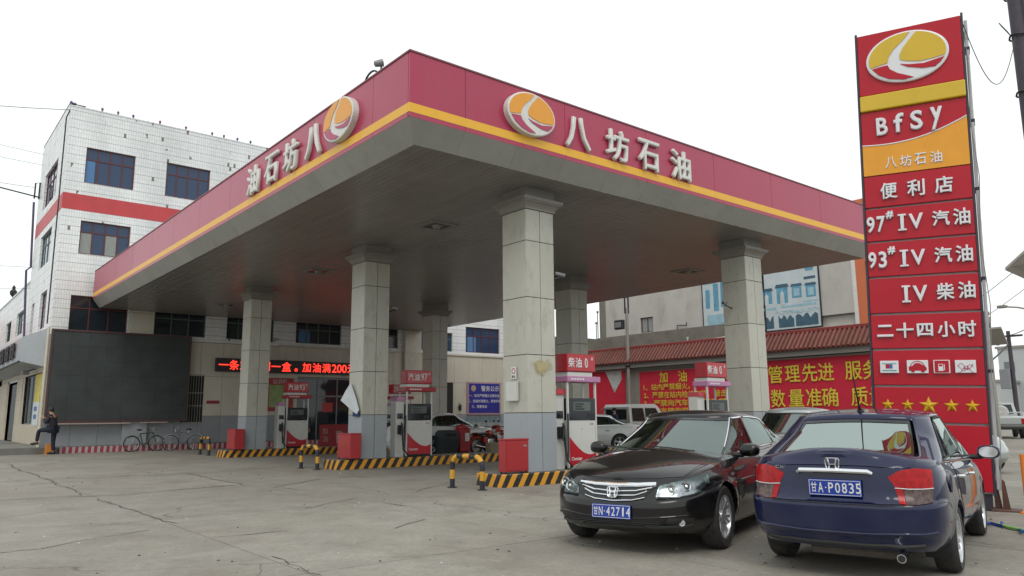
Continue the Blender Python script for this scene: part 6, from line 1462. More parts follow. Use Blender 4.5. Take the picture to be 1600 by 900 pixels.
# ---- things on the columns
def splash_mat(name, col, c, r):
    m = bpy.data.materials.new(name); m.use_nodes = True; n = m.node_tree.nodes; l = m.node_tree.links; b = n['Principled BSDF']
    b.inputs['Base Color'].default_value = (*col, 1); b.inputs['Roughness'].default_value = .6
    g = n.new('ShaderNodeNewGeometry'); mp = n.new('ShaderNodeVectorMath'); mp.operation = 'SUBTRACT'; mp.inputs[1].default_value = c; l.new(g.outputs['Position'], mp.inputs[0])
    ms = n.new('ShaderNodeVectorMath'); ms.operation = 'MULTIPLY'; ms.inputs[1].default_value = (1, 1, 1.7); l.new(mp.outputs[0], ms.inputs[0])
    le_ = n.new('ShaderNodeVectorMath'); le_.operation = 'LENGTH'; l.new(ms.outputs[0], le_.inputs[0])
    t = n.new('ShaderNodeTexNoise'); t.inputs['Scale'].default_value = 7; t.inputs['Detail'].default_value = 7; l.new(g.outputs['Position'], t.inputs['Vector'])
    q = n.new('ShaderNodeMath'); q.operation = 'MULTIPLY_ADD'; q.inputs[1].default_value = .55; l.new(t.outputs[0], q.inputs[0]); l.new(le_.outputs['Value'], q.inputs[2])
    r_ = n.new('ShaderNodeMapRange'); r_.inputs[1].default_value = r+.02; r_.inputs[2].default_value = r+.22; r_.inputs[3].default_value = .75; r_.inputs[4].default_value = 0; l.new(q.outputs[0], r_.inputs[0])
    l.new(r_.outputs[0], b.inputs['Alpha']); return m
MB().bbox(3.50, 1.29, 1.73, 3.588, 1.63, 2.14, .008).build('meter_box', m_pw, label='pale meter box on the left face of the nearest column', cat='box')
nt_ = empty('warning_notice', (3.58, 1.45, 2.2), label='small white and red warning notice above the meter box', cat='notice')
MB().box(3.578, 1.36, 2.20, 3.589, 1.53, 2.46).build('sheet', m_wt, nt_); MB().tube([(3.575, 1.445+.055*cos(t), 2.37+.055*sin(t)) for t in [2*pi*i/16 for i in range(16)]], .008, 5, closed=True).build('red_ring', m_pr, nt_)
text('text_line', '禁止', .06, nt_, (3.574, 1.445, 2.25), LYd, m_blk, ext=.002)
MB().box(3.70, 1.0075, 2.15, 4.36, 1.010, 2.68).build('paint_mark', splash_mat('faded_yellow_paint', (.52, .45, .24), (4.03, 1.0, 2.45), .36), label='faded yellow paint patch on the front of the nearest column', cat='paint mark')
ck = empty('white_cloth', (3.5, 8.7, 1.6), label='white triangular cloth with a blue hem tied to the second column', cat='cloth')
cl = [(3.57, 8.86, 2.40), (3.50, 9.02, 2.18), (3.42, 9.17, 1.90), (3.47, 8.92, 1.76), (3.50, 8.66, 1.62), (3.53, 8.38, 1.50), (3.57, 8.32, 1.62), (3.56, 8.5, 1.95), (3.5, 8.72, 1.98)]
MB().add(cl+[(p[0]-.012, p[1], p[2]) for p in cl], [(0, 1, 8), (1, 2, 8), (2, 3, 8), (3, 4, 8), (4, 5, 6, 7, 8), (7, 0, 8), (9, 10, 17), (10, 11, 17), (11, 12, 17), (12, 13, 17), (13, 14, 15, 16, 17), (16, 9, 17)]).build('cloth', pm('white_fabric', (.66, .70, .72), .8, var=.1, vscale=8), ck)
MB().add([(3.555, 8.66, 1.60), (3.555, 8.30, 1.60), (3.555, 8.32, 1.42), (3.555, 8.70, 1.44)], [(0, 1, 2, 3)]).build('hem', pm('navy_fabric', (.02, .05, .14), .8), ck)

# ---- red stand board by the entrance
rs = empty('red_stand_board', (9.6, 22, 0), label='leaning red board with white lettering near the shop entrance', cat='sign board')
Mrs = Matrix.Translation((9.65, 22, .02)) @ Matrix.Rotation(radians(-9), 4, 'X')
MB().bbox(-.75, 0, 0, .75, .04, 1.08, .01).build('board', pm('board_red', (.40, .025, .03), .5, var=.12, vscale=3), rs, M=Mrs)
r3 = Mrs.to_3x3()
text('letter', 'P', .8, rs, Mrs @ Vector((.25, -.006, .48)), RX, pm('board_print', (.5, .38, .36), .6), ext=.003, upv=r3 @ Vector((0, 0, 1)), bold=.03)
for k, ch in enumerate('加油'): text('letter', ch, .30, rs, Mrs @ Vector((-.5, -.006, .78-.36*k)), RX, pm('board_print', (.5, .38, .36), .6), ext=.003, upv=r3 @ Vector((0, 0, 1)))
# ---- litter bin, red cabinet
bi = empty('litter_bin', (9.2, 12.2, 0), label='tall dark plastic bin behind the petrol 97 pump', cat='bin')
m_bin = pm('dark_bin', (.025, .035, .04), .5, var=.1)
MB().add(*(lambda w0, w1, w2: ([(s1*w, s2*w*.9, z) for w, z in ((w0, .08), (w1, .62), (w1, .72), (w2, .92)) for s1, s2 in ((-1, -1), (1, -1), (1, 1), (-1, 1))], [(0,3,2,1),(12,13,14,15)]+[(4*k+i, 4*k+(i+1) % 4, 4*k+4+(i+1) % 4, 4*k+4+i) for k in range(3) for i in range(4)]))(.29, .36, .24)).build('bin_body', m_bin, bi, world=False)
MB().box(-.2, -.335, .70, .2, -.30, .80).build('opening', m_dark, bi, world=False)
for a, b in ((-.3, .3), (.3, .3)): MB().cyl((a-.03, b, .08), (a+.03, b, .08), .08, 12).build('wheel', m_trim, bi, world=False)
rc_ = empty('red_air_cabinet', (10.05, 12.4, 0), label='small red cabinet with a white label beside the dark bin', cat='cabinet')
MB().bbox(-.24, -.2, .1, .24, .2, .98, .04).build('cabinet', m_rbox, rc_, world=False); MB().lathe([(.24, 0), (.22, .08), (.02, .16)], Matrix.Translation((0, 0, .98)), 16).build('cap', m_rbox, rc_, world=False, smooth=True)
MB().box(-.02, -.212, .50, .18, -.201, .80).build('label_plate', m_wt, rc_, world=False)
for a in (-.16, .16): MB().lathe([(.05, -.03), (.05, .03)], Matrix.Translation((a, -.05, .05)) @ Matrix.Rotation(pi/2, 4, 'Y'), 10, True).build('castor', m_trim, rc_, world=False)

# ================================================================= TWO-WHEELERS
def wheel2(E, c, r, tr_, mt, spokes=12, rimm=None, name='wheel'):
    """wheel in the XZ plane of E"""
    c = Vector(c); W_ = MB().tube([c+Vector((r*cos(t), 0, r*sin(t))) for t in [2*pi*i/28 for i in range(28)]], tr_, 7, closed=True).build(name, mt, E, world=False, smooth=True)
    MB().tube([c+Vector(((r-tr_*1.1)*cos(t), 0, (r-tr_*1.1)*sin(t))) for t in [2*pi*i/24 for i in range(24)]], tr_*.45, 5, closed=True).build('rim', rimm or m_alloy, W_, world=False, smooth=True)
    sp = MB()
    for i in range(spokes): t = 2*pi*i/spokes; sp.tube([c+Vector((0, .02*(-1)**i, 0)), c+Vector((r*cos(t)*.93, 0, r*sin(t)*.93))], .0028 if tr_ < .03 else .006, 3)
    sp.build('spokes', rimm or m_alloy, W_, world=False); MB().cyl(c-Vector((0, .05, 0)), c+Vector((0, .05, 0)), .022 if tr_ < .03 else .05, 8).build('hub', m_alloy, W_, world=False)
def bicycle(x, y, deg, col, label):
    E = empty('bicycle', (x, y, 0), radians(deg), label=label, cat='bicycle', group='bicycles parked under the dark screen')
    r = .335; wheel2(E, (-.53, 0, r), r, .027, m_tyre, 14); wheel2(E, (.53, 0, r), r, .027, m_tyre, 14)
    bb_, st_, hd, hb_ = Vector((-.05, 0, .28)), Vector((-.20, 0, .78)), Vector((.36, 0, .82)), Vector((.40, 0, .66))
    f = MB()
    for a, b in ((bb_, st_), (st_*.97+Vector((0, 0, .0)), hd), (bb_, hb_), (hd, hb_)): f.tube([a, b], .024, 6)
    for s_ in (-.04, .04): f.tube([bb_, Vector((-.53, s_, r))], .009, 5); f.tube([st_-Vector((0, 0, .05)), Vector((-.53, s_, r))], .008, 5); f.tube([hb_, Vector((.53, s_, r))], .011, 5)
    f.build('frame', col, E, world=False, smooth=True)
    MB().tube([st_, Vector((-.225, 0, .90))], .012, 6).build('seat_post', m_alloy, E, world=False); MB().sphere((-.235, 0, .93), .12, 7, (1.1, .55, .3)).build('saddle', m_blk, E, world=False, smooth=True)
    MB().tube([hd, (.34, 0, .98)], .012, 6).build('stem', m_alloy, E, world=False); MB().tube([(.26, -.29, 1.02), (.34, -.2, 1.0), (.36, 0, .98), (.34, .2, 1.0), (.26, .29, 1.02)], .012, 6).build('handlebar', m_alloy, E, world=False, smooth=True)
    MB().tube([bb_+Vector((.09*cos(t), -.05, .09*sin(t))) for t in [2*pi*i/14 for i in range(14)]], .006, 4, closed=True).build('chainring', m_trim, E, world=False); MB().tube([bb_+Vector((0, -.06, 0)), bb_+Vector((.1, -.08, -.13)), bb_+Vector((.1, -.16, -.13))], .009, 5).build('pedal', m_trim, E, world=False)
    MB().tube([bb_+Vector((0, .06, 0)), bb_+Vector((-.1, .08, .13)), bb_+Vector((-.1, .16, .13))], .009, 5).build('pedal', m_trim, E, world=False)
    for cx_ in (-.53, .53): MB().tube([(cx_+(r+.03)*cos(t), 0, r+(r+.03)*sin(t)) for t in [radians(40+100*i/10) for i in range(11)]], .014, 4).build('mudguard', m_alloy, E, world=False)
    MB().tube([(-.48, .06, .3), (-.38, .2, .02)], .009, 5).build('kickstand', m_alloy, E, world=False)
    return E
bicycle(2.25, 25.7, 8, pm('bike_green', (.05, .09, .07), .4), 'dark green bicycle, left one under the dark screen')
bicycle(3.85, 25.55, 176, pm('bike_grey', (.20, .21, .23), .35), 'grey bicycle, right one under the dark screen')
def motorbike(x, y, deg, col, label, box=None):
    E = empty('motorcycle', (x, y, 0), radians(deg), label=label, cat='motorcycle', group='motorcycles parked on the forecourt')
    r = .29; wheel2(E, (-.62, 0, r), r, .045, m_tyre, 8); wheel2(E, (.62, 0, r), r, .04, m_tyre, 8)
    MB().tube([(.60, .07, r), (.42, .07, .78), (.36, .06, .93)], .022, 6).tube([(.60, -.07, r), (.42, -.07, .78), (.36, -.06, .93)], .022, 6).build('fork', m_chr, E, world=False, smooth=True)
    MB().tube([(.38, 0, .78), (.25, 0, .40), (-.15, 0, .33), (-.3, 0, .62), (.35, 0, .72)], .028, 6).tube([(-.3, 0, .62), (-.62, .06, r)], .02, 5).tube([(-.62, 0, .70), (-.2, 0, .64)], .03, 5).build('frame', m_trim, E, world=False)
    MB().sphere((.10, 0, .76), .17, 8, (1.35, .72, .72)).build('fuel_tank', col, E, world=False, smooth=True); MB().bbox(-.72, -.13, .70, -.08, .13, .80, .04).build('saddle', m_blk, E, world=False, smooth=True)
    MB().bbox(-.14, -.13, .26, .24, .13, .55, .04).cyl((.06, -.14, .40), (.06, .14, .40), .12, 12).build('engine', m_alloy, E, world=False, smooth=True)
    MB().tube([(.2, -.12, .35), (.05, -.16, .22), (-.4, -.17, .25), (-.85, -.18, .34)], [.02, .022, .035, .04], 8).build('exhaust', m_chr, E, world=False, smooth=True)
    MB().tube([(.62+(r+.05)*cos(t), 0, r+(r+.05)*sin(t)) for t in [radians(30+120*i/10) for i in range(11)]], .04, 5).build('front_mudguard', col, E, world=False); MB().tube([(-.62+(r+.07)*cos(t), 0, r+(r+.07)*sin(t)) for t in [radians(60+110*i/10) for i in range(11)]], .06, 5).build('rear_mudguard', col, E, world=False)
    MB().tube([(.22, -.36, 1.02), (.30, -.15, 1.0), (.36, 0, .96), (.30, .15, 1.0), (.22, .36, 1.02)], .014, 6).build('handlebar', m_trim, E, world=False)
    for s_ in (-1, 1): MB().tube([(.26, s_*.25, 1.0), (.28, s_*.32, 1.18)], .007, 4).sphere((.28, s_*.33, 1.22), .055, 5, (.4, 1, .8)).build('mirror', m_trim, E, world=False)
    MB().sphere((.47, 0, .86), .095, 7).build('headlamp', m_chr, E, world=False, smooth=True); MB().bbox(-.35, -.17, .40, -.12, .17, .62, .03).build('side_panel', col, E, world=False); MB().bbox(-.80, -.05, .72, -.75, .05, .78, .01).build('tail_lamp', m_lred, E, world=False)
    MB().bbox(.40, -.15, .78, .52, .15, 1.06, .05).build('fairing', col, E, world=False)
    if box: MB().bbox(-.95, -.2, .80, -.55, .2, 1.12, .02).build('top_box', box, E, world=False)
    return E
m_mr = pm('motorcycle_red', (.42, .035, .02), .25, coat=.5); m_mo = pm('motorcycle_orange', (.55, .17, .03), .3, coat=.4)
motorbike(11.3, 12.5, 10, m_mr, 'red motorcycle parked right beside the small red cabinet')
motorbike(12.7, 13.2, 195, m_mr, 'orange red motorcycle nearest the blue notice board', m_mo)
motorbike(18.3, 13.3, 30, m_mo, 'orange motorcycle behind the nearest diesel pump')
motorbike(16.6, 12.0, 200, m_mr, 'dark red motorcycle seen just right of the diesel pump')
MB().bbox(10.9, 11.75, .02, 11.75, 12.1, .42, .02).build('cardboard_box', pm('cardboard', (.36, .30, .20), .8, var=.1), label='beige box on the ground in front of the red motorcycle', cat='box')

# ================================================================= PEOPLE
def skin_mesh(name, joints, edges, radii, mat, parent, sub=2, root=0):
    me = bpy.data.meshes.new(name); keys = list(joints); ix = {k: i for i, k in enumerate(keys)}
    me.from_pydata([joints[k] for k in keys], [(ix[a], ix[b]) for a, b in edges], []); me.materials.append(mat)
    o = bpy.data.objects.new(name, me); COL.objects.link(o); o.parent = parent; WM[o.name] = WM[parent.name].copy()
    sm_ = o.modifiers.new('skin', 'SKIN'); 
    for i, k in enumerate(keys):
        r = radii[k]; d = me.skin_vertices[0].data[i]; d.radius = r if isinstance(r, tuple) else (r, r); d.use_root = (i == root)
    sm_.use_smooth_shade = True; s2 = o.modifiers.new('sub', 'SUBSURF'); s2.levels = s2.render_levels = sub
    return o
m_skin = pm('skin', (.42, .24, .16), .5); m_hair = pm('black_hair', (.012, .010, .010), .6)
def person(x, y, deg, J, top_m, leg_m, label, scale=1.0, shoe=None, z=0.0):
    """J: joint positions in metres (x forward, y left, z up)"""
    E = empty('person', M=Matrix.Translation((x, y, z)) @ Matrix.Rotation(radians(deg), 4, 'Z') @ Matrix.Diagonal((scale, scale, scale, 1)), label=label, cat='person')
    V = {k: Vector(v) for k, v in J.items()}
    # one continuous body: trunk, neck, head, arms, hands with fingers, legs, feet
    jt = dict(V); ed = [('pelvis', 'belly'), ('belly', 'chest'), ('chest', 'neck'), ('neck', 'head'), ('head', 'crown')]; rd = dict(pelvis=.12, belly=.115, chest=(.13, .11), neck=.052, head=(.078, .088), crown=(.06, .065))
    for s_ in 'LR':
        ed += [('chest', 'sho'+s_), ('sho'+s_, 'elb'+s_), ('elb'+s_, 'wri'+s_), ('pelvis', 'hip'+s_), ('hip'+s_, 'kne'+s_), ('kne'+s_, 'ank'+s_), ('ank'+s_, 'toe'+s_)]
        rd.update({'sho'+s_: .058, 'elb'+s_: .040, 'wri'+s_: .027, 'hip'+s_: .085, 'kne'+s_: .055, 'ank'+s_: .04, 'toe'+s_: .035})
        w = V['wri'+s_]; d = (w-V['elb'+s_]).normalized(); sd_ = d.cross(Vector((1, .2, .3))).normalized()
        pk = 'palm'+s_; jt[pk] = w+d*.07; rd[pk] = (.036, .020); ed.append(('wri'+s_, pk))
        for i, (o_, l_) in enumerate(((-.028, .06), (-.010, .07), (.010, .065), (.028, .05))):
            a = 'f%d%s' % (i, s_); jt[a] = jt[pk]+d*(.03+l_*.5)+sd_*o_; jt[a+'t'] = jt[a]+(d+Vector((.4, 0, -.25))).normalized()*l_*.5; rd[a] = .010; rd[a+'t'] = .008; ed += [(pk, a), (a, a+'t')]
        a = 'th'+s_; jt[a] = jt[pk]-d*.01+sd_*-.05; jt[a+'t'] = jt[a]+d*.035; rd[a] = .012; rd[a+'t'] = .009; ed += [(pk, a), (a, a+'t')]
    skin_mesh('body', jt, ed, rd, m_skin, E, 1)
    # clothing follows the body
    tj = {k: V[k] for k in ('pelvis', 'belly', 'chest', 'shoL', 'shoR', 'elbL', 'elbR')}
    for s_ in 'LR': tj['wri'+s_] = V['elb'+s_].lerp(V['wri'+s_], .88)
    tj['col'] = V['chest'].lerp(V['neck'], .55)
    skin_mesh('jacket', tj, [('pelvis', 'belly'), ('belly', 'chest'), ('chest', 'col'), ('chest', 'shoL'), ('chest', 'shoR'), ('shoL', 'elbL'), ('elbL', 'wriL'), ('shoR', 'elbR'), ('elbR', 'wriR')],
              dict(pelvis=(.165, .145), belly=(.165, .14), chest=(.175, .145), col=(.085, .08), shoL=.088, shoR=.088, elbL=.066, elbR=.066, wriL=.050, wriR=.050), top_m, E, 2)
    lj = {k: V[k] for k in ('pelvis', 'hipL', 'hipR', 'kneL', 'kneR')}
    for s_ in 'LR': lj['ank'+s_] = V['kne'+s_].lerp(V['ank'+s_], .93)
    skin_mesh('trousers', lj, [('pelvis', 'hipL'), ('pelvis', 'hipR'), ('hipL', 'kneL'), ('kneL', 'ankL'), ('hipR', 'kneR'), ('kneR', 'ankR')],
              dict(pelvis=(.15, .135), hipL=.115, hipR=.115, kneL=.078, kneR=.078, ankL=.062, ankR=.062), leg_m, E, 2)
    for s_ in 'LR':
        a, t = V['ank'+s_], V['toe'+s_]; f = (t-a); f.z = 0; f.normalize()
        p0 = Vector((a.x, a.y, a.z-.02))-f*.05
        MB().tube([p0, p0+f*.08, p0+f*.18+Vector((0, 0, -.015)), p0+f*.26+Vector((0, 0, -.02))], [.045, .052, .048, .03], 8).build('shoe', shoe or m_blk, E, world=False, smooth=True)
    h, c = V['head'], V['crown']; up_ = (c-h).normalized(); fwd = Vector((cos(0), 0, 0)); fwd = (fwd-up_*fwd.dot(up_)).normalized(); sdv = up_.cross(fwd)
    MB().sphere(h+up_*.055-fwd*.015, .102, 8, (1, .86, .98)).build('hair', m_hair, E, world=False, smooth=True)
    fc = MB()
    fc.tube([h+fwd*.078+up_*.03, h+fwd*.100-up_*.008, h+fwd*.082-up_*.018], [.008, .014, .008], 6)
    for sg in (1, -1): fc.sphere(h+sdv*sg*.078-up_*.0-fwd*.005, .022, 5, (.6, .4, 1))
    fc.build('face_features', m_skin, E, world=False, smooth=True)
    ey = MB()
    for sg in (1, -1): ey.sphere(h+fwd*.082+sdv*sg*.030+up_*.026, .009, 4)
    ey.tube([h+fwd*.082+sdv*.024-up_*.045, h+fwd*.088-up_*.047, h+fwd*.082-sdv*.024-up_*.045], .005, 4).build('eyes_and_mouth', m_hair, E, world=False)
    return E
m_jk = pm('dark_jacket', (.022, .020, .030), .8, var=.2, vscale=8); m_jn = pm('dark_jeans', (.014, .016, .034), .85, var=.2, vscale=10); m_jb = pm('navy_coverall', (.022, .035, .085), .8, var=.2, vscale=8)
stand = dict(pelvis=(0, 0, .95), belly=(.01, 0, 1.10), chest=(0, 0, 1.32), neck=(.01, 0, 1.49), head=(.03, 0, 1.60), crown=(.02, 0, 1.69), shoL=(0, .19, 1.40), shoR=(0, -.19, 1.40), elbL=(-.02, .26, 1.12), elbR=(-.02, -.26, 1.12),
             wriL=(.08, .24, .88), wriR=(.08, -.24, .88), hipL=(0, .10, .90), hipR=(0, -.10, .90), kneL=(.03, .11, .50), kneR=(.02, -.12, .50), ankL=(0, .12, .08), ankR=(-.02, -.13, .08), toeL=(.15, .13, .03), toeR=(.13, -.15, .03))
lean = dict(stand, pelvis=(-.04, 0, .93), belly=(-.01, 0, 1.08), chest=(.02, 0, 1.28), neck=(.07, 0, 1.44), head=(.12, 0, 1.54), crown=(.12, 0, 1.64), shoL=(.03, .18, 1.36), shoR=(.03, -.18, 1.36), elbL=(.12, .24, 1.12), elbR=(.12, -.24, 1.12),
            wriL=(.30, .10, 1.30), wriR=(.30, -.08, 1.26), hipL=(-.02, .10, .90), hipR=(-.02, -.10, .90), kneL=(.42, .12, .86), kneR=(0, -.10, .48), ankL=(.46, .12, .42), ankR=(-.04, -.10, .08), toeL=(.62, .13, .37), toeR=(.12, -.10, .03))
person(-1.35, 25.55, 141, lean, m_jk, m_jn, 'man in dark clothes leaning by the screen with one foot raised', 1.14)
MB().prism([(-1.52, .0), (-1.15, .0), (-1.19, .42), (-1.48, .42)], 25.75, 26.02, 'y').build('orange_stool', pm('orange_plastic', (.62, .22, .03), .5), label='small orange plastic stool by the leaning man', cat='stool')
person(14.6, 13.9, 200, dict(stand, elbR=(.05, -.27, 1.15), wriR=(.22, -.2, 1.25)), m_blk, m_jn, 'person in black half hidden by the nearest column', 1.02)
person(17.6, 11.7, 150, dict(stand, kneL=(.14, .12, .52), ankL=(-.02, .12, .10), elbR=(.1, -.25, 1.15), wriR=(.3, -.2, 1.1)), m_jb, m_jn, 'person in a dark navy jacket standing behind the small white truck bed')
person(8.6, 23.2, 250, stand, m_jb, m_jn, 'attendant in dark blue standing in the shop entrance', 1.0)

# ================================================================= SMALL TRUCK
def truck(M, label):
    E = empty('small_truck', M=M, label=label, cat='truck'); L = lambda mb, nm, mt, **k: mb.build(nm, mt, E, world=False, **k)
    # cab profile in side view (x forward), double cab
    pts = [(.05, .62), (.05, 2.00), (.18, 2.14), (1.75, 2.16), (1.95, 2.08), (2.42, 1.42), (2.60, 1.30), (2.66, .95), (2.62, .52), (2.1, .50), (2.05, .62)]
    cab = MB(); n = len(pts)
    for (y, ins_) in ((-.86, 0),): pass
    vs = [(p[0], -.86+(.12 if p[1] > 1.35 else 0)*((p[1]-1.3)/.8), p[1]) for p in pts]+[(p[0], .86-(.12 if p[1] > 1.35 else 0)*((p[1]-1.3)/.8), p[1]) for p in pts]
    cab.add(vs, [tuple(range(n)), tuple(range(2*n-1, n-1, -1))]+[((i+1) % n, i, i+n, (i+1) % n+n) for i in range(n)]); L(cab, 'cab', m_wh)
    for sg in (-1, 1):
        def P(x, z): return (x, sg*(.867-.12*max(0, (z-1.3)/.8)), z)
        for q in ([(.22, 1.30), (.98, 1.30), (.98, 1.95), (.22, 1.95)], [(1.10, 1.30), (2.20, 1.34), (1.82, 1.95), (1.10, 1.95)]):
            MB().add([P(*p) for p in q]+[(P(*p)[0], P(*p)[1]-sg*.02, P(*p)[2]) for p in q], [(0, 1, 2, 3), (4, 5, 6, 7)]).build('side_window', m_pane2, E, world=False)
        for x_ in (.9, 1.98): L(MB().bbox(x_-.1, sg*.865, 1.10, x_+.02, sg*.89, 1.14, .005), 'door_handle', m_blk)
        L(MB().box(1.03, sg*.862, .7, 1.045, sg*.868, 2.0), 'door_gap', m_trim)
        L(MB().bbox(2.18, sg*.98, 1.35, 2.26, sg*1.14, 1.62, .02), 'door_mirror', m_blk)
        for x_ in (2.05, -1.35):
            W_ = empty('wheel', M=M @ Matrix.Translation((x_, sg*.74, .34)) @ Matrix.Rotation(-pi/2*sg, 4, 'X')); W_.parent = E; W_.matrix_local = Matrix.Translation((x_, sg*.74, .34)) @ Matrix.Rotation(-pi/2*sg, 4, 'X')
            MB().lathe([(.19, -.09), (.32, -.1), (.34, -.06), (.34, .06), (.32, .1), (.19, .09)], None, 24).build('tyre', m_tyre, W_, world=False, smooth=True); MB().lathe([(.19, .08), (.16, .02), (.05, .05), (.01, .05)], None, 16).build('rim', m_plas, W_, world=False, smooth=True)
    L(MB().box(.035, -.62, 1.38, .048, .62, 1.92), 'rear_window', m_pane2)
    L(MB().box(-2.3, -.35, .48, 2.2, .35, .62), 'chassis', m_trim)
    L(MB().box(-2.35, -.86, .78, -.05, .86, .86), 'bed_floor', m_plas)
    for sg in (-1, 1): L(MB().bbox(-2.35, sg*.83, .86, -.06, sg*.86, 1.20, .005), 'side_board', m_wh); L(MB().box(-2.3, sg*.862, 1.0, -.1, sg*.868, 1.05), 'red_stripe', m_pink)
    L(MB().bbox(-2.38, -.83, .86, -2.35, .83, 1.20, .004), 'tailgate', m_wh)
    L(MB().tube([(-.12, -.8, 1.2), (-.12, -.8, 1.9), (-.12, .8, 1.9), (-.12, .8, 1.2)], .025, 6), 'headboard', m_plas)
    for y_ in (-.7, .7): L(MB().bbox(-2.42, y_-.1, .66, -2.38, y_+.1, .76, .01), 'tail_lamp', m_lred)
    L(MB().box(-1.9, -.55, .87, -.6, .45, 1.15), 'cargo', m_trim); return E
truck(Matrix.Translation((18.5, 12.5, 0)) @ Matrix.Rotation(radians(0), 4, 'Z') @ Matrix.Diagonal((1, 1, .88, 1)), 'small white double cab truck with a low open bed in front of the red banners')

# ================================================================= FAR RIGHT: street, pole, wires
m_pole = pm('dark_pole', (.055, .045, .06), .6, var=.25, vscale=6)
up_ = empty('utility_pole', (8.62, -7.12, 0), label='thick dark utility pole rising out of the top right corner', cat='utility pole')
MB().cyl((0, 0, 0), (0, 0, 11), .155, 14, .13).build('pole', m_pole, up_, world=False, smooth=True)
MB().tube([(-.05, -.17, 11), (-.08, -.18, 8.8), (-.02, -.2, 7.5), (-.06, -.19, 6), (-.03, -.18, 2)], .03, 6).build('conduit', pm('conduit_green', (.10, .11, .07), .6), up_, world=False)
for z in (8.2, 9.0, 7.1): MB().tube([(.17*cos(t), .17*sin(t), z+.02*sin(3*t)) for t in [2*pi*i/14 for i in range(14)]], .018, 5, closed=True).build('clamp', m_trim, up_, world=False)
MB().tube([(-.15, .1, 8.2), (-.25, .2, 8.4), (-.2, .25, 8.5), (-.1, .15, 8.3)], .012, 4).build('loose_wires', m_trim, up_, world=False)
MB().tube([(5.75+(8.5-5.75)*t, -7.15+.05*t, 7.45+.75*t-1.15*sin(pi*t)**1*(1-t*.3)) for t in [i/20 for i in range(21)]], .007, 5).build('sagging_wire', m_trim, label='thin wire sagging from the price sign top to the utility pole', cat='wire')
bu = [('red and blue pennant', (.4, .05, .12), 6.5), ('pink pennant', (.5, .12, .3), 5.9), ('pale blue pennant', (.15, .3, .5), 5.35), ('faded grey pennant', (.3, .3, .34), 4.8)]
MB().tube([(8.52, -7.35, 6.9), (8.50, -7.38, 5.5), (8.52, -7.36, 4.2)], .006, 4).build('hanging_cord', m_trim, label='cord of pennants hanging beside the utility pole at the right edge', cat='cord')
for nme, c_, z_ in bu: MB().add([(8.50, -7.33, z_), (8.50, -7.44, z_-.02), (8.52, -7.40, z_-.20), (8.49, -7.33, z_), (8.49, -7.44, z_-.02), (8.51, -7.40, z_-.20)], [(0, 1, 2), (3, 5, 4), (0, 3, 4, 1), (1, 4, 5, 2), (2, 5, 3, 0)]).build('pennant', pm('cloth_'+nme[:4], c_, .7), label=nme+' hanging on the cord at the right edge', cat='pennant', group='pennants by the utility pole')
# awning corners
for k, (q, lb) in enumerate((([(12.28, -5.30, 4.60), (12.42, -5.75, 5.02), (13.9, -6.6, 5.0), (13.9, -5.2, 4.58)], 'pale awning corner at the right edge of the picture'), ([(21.55, -1.60, 4.20), (21.70, -2.05, 4.22), (22.6, -1.9, 3.75), (22.4, -1.2, 3.72)], 'small pale awning behind the price sign'))):
    MB().add(q+[(p[0], p[1], p[2]-.06) for p in q], [(0,1,2,3),(7,6,5,4),(0,4,5,1),(1,5,6,2),(2,6,7,3),(3,7,4,0)]).build('awning', pm('tan_sheet', (.36, .33, .30), .6, var=.1), label=lb, cat='awning')
# distant pole, lamp, wires
dp = empty('distant_utility_pole', (50.4, 6.85, 0), label='distant dark wooden utility pole beside the price sign', cat='utility pole')
MB().cyl((0, 0, 0), (0, 0, 6.7), .16, 8, .12).box(-.1, -.8, 6.3, .1, .8, 6.42).build('pole', m_pole, dp, world=False); MB().bbox(-.3, .1, 2.9, .2, .7, 4.2, .03).build('transformer_box', pm('pole_box', (.30, .31, .33), .5), dp, world=False)
sl_ = empty('street_lamp', (41.6, 2.4, 0), label='street lamp arm reaching in from the right edge', cat='street lamp')
MB().cyl((0, 0, 0), (0, 0, 7.0), .09, 8).build('pole', m_plas, sl_, world=False); MB().tube([(0, 0, 6.8), (-.5, .9, 7.1), (-.75, 1.3, 7.15)], .045, 6).build('arm', m_plas, sl_, world=False); MB().bbox(-1.05, 1.3, 7.1, -.7, 1.75, 7.25, .03).build('lamp_head', m_plas, sl_, world=False)
def wire(a, b, sag, r, label, n=18):
    a, b = Vector(a), Vector(b)
    MB().tube([a.lerp(b, i/n)-Vector((0, 0, sag*4*(i/n)*(1-i/n))) for i in range(n+1)], r, 4).build('overhead_wire', m_trim, label=label, cat='wire', group='overhead wires')
wire((50.4, 6.85, 6.4), (41.6, 1.5, 7.2), .3, .03, 'thick wire from the distant pole to the right edge, sagging')
wire((50.4, 7.2, 6.3), (25.5, -.4, 4.2), .4, .02, 'wire running from the distant pole behind the price sign')
wire((50.4, 6.85, 5.9), (34, 4.5, 3.0), .4, .05, 'dark cable drooping left from the distant pole')
wire((60, 14, 9.0), (30, -4, 10.5), .4, .02, 'upper thin wire right of the price sign')
wire((60, 13, 8.0), (30, -4.2, 9.5), .4, .018, 'lower thin wire right of the price sign')
wire((XL, 27.6, 15.6), (-14, 25, 13.3), .3, .015, 'thin wire running from the tiled building corner to the left edge')
wire((XL, 35, 15.5), (-16, 34, 17.0), .3, .010, 'highest faint wire left of the tiled building'); wire((XL, 35, 14.9), (-16, 34, 16.1), .3, .010, 'second faint wire left of the tiled building')
wire((XL-.3, 35, 13.6), (-16, 34, 14.6), .4, .012, 'wire ending at the metal arm on the building side'); wire((XL, 35, 9.3), (-16, 34, 9.1), .2, .010, 'faint low wire left of the tiled building, upper'); wire((XL, 35, 8.2), (-16, 34, 7.2), .2, .010, 'faint low wire left of the tiled building, lower')
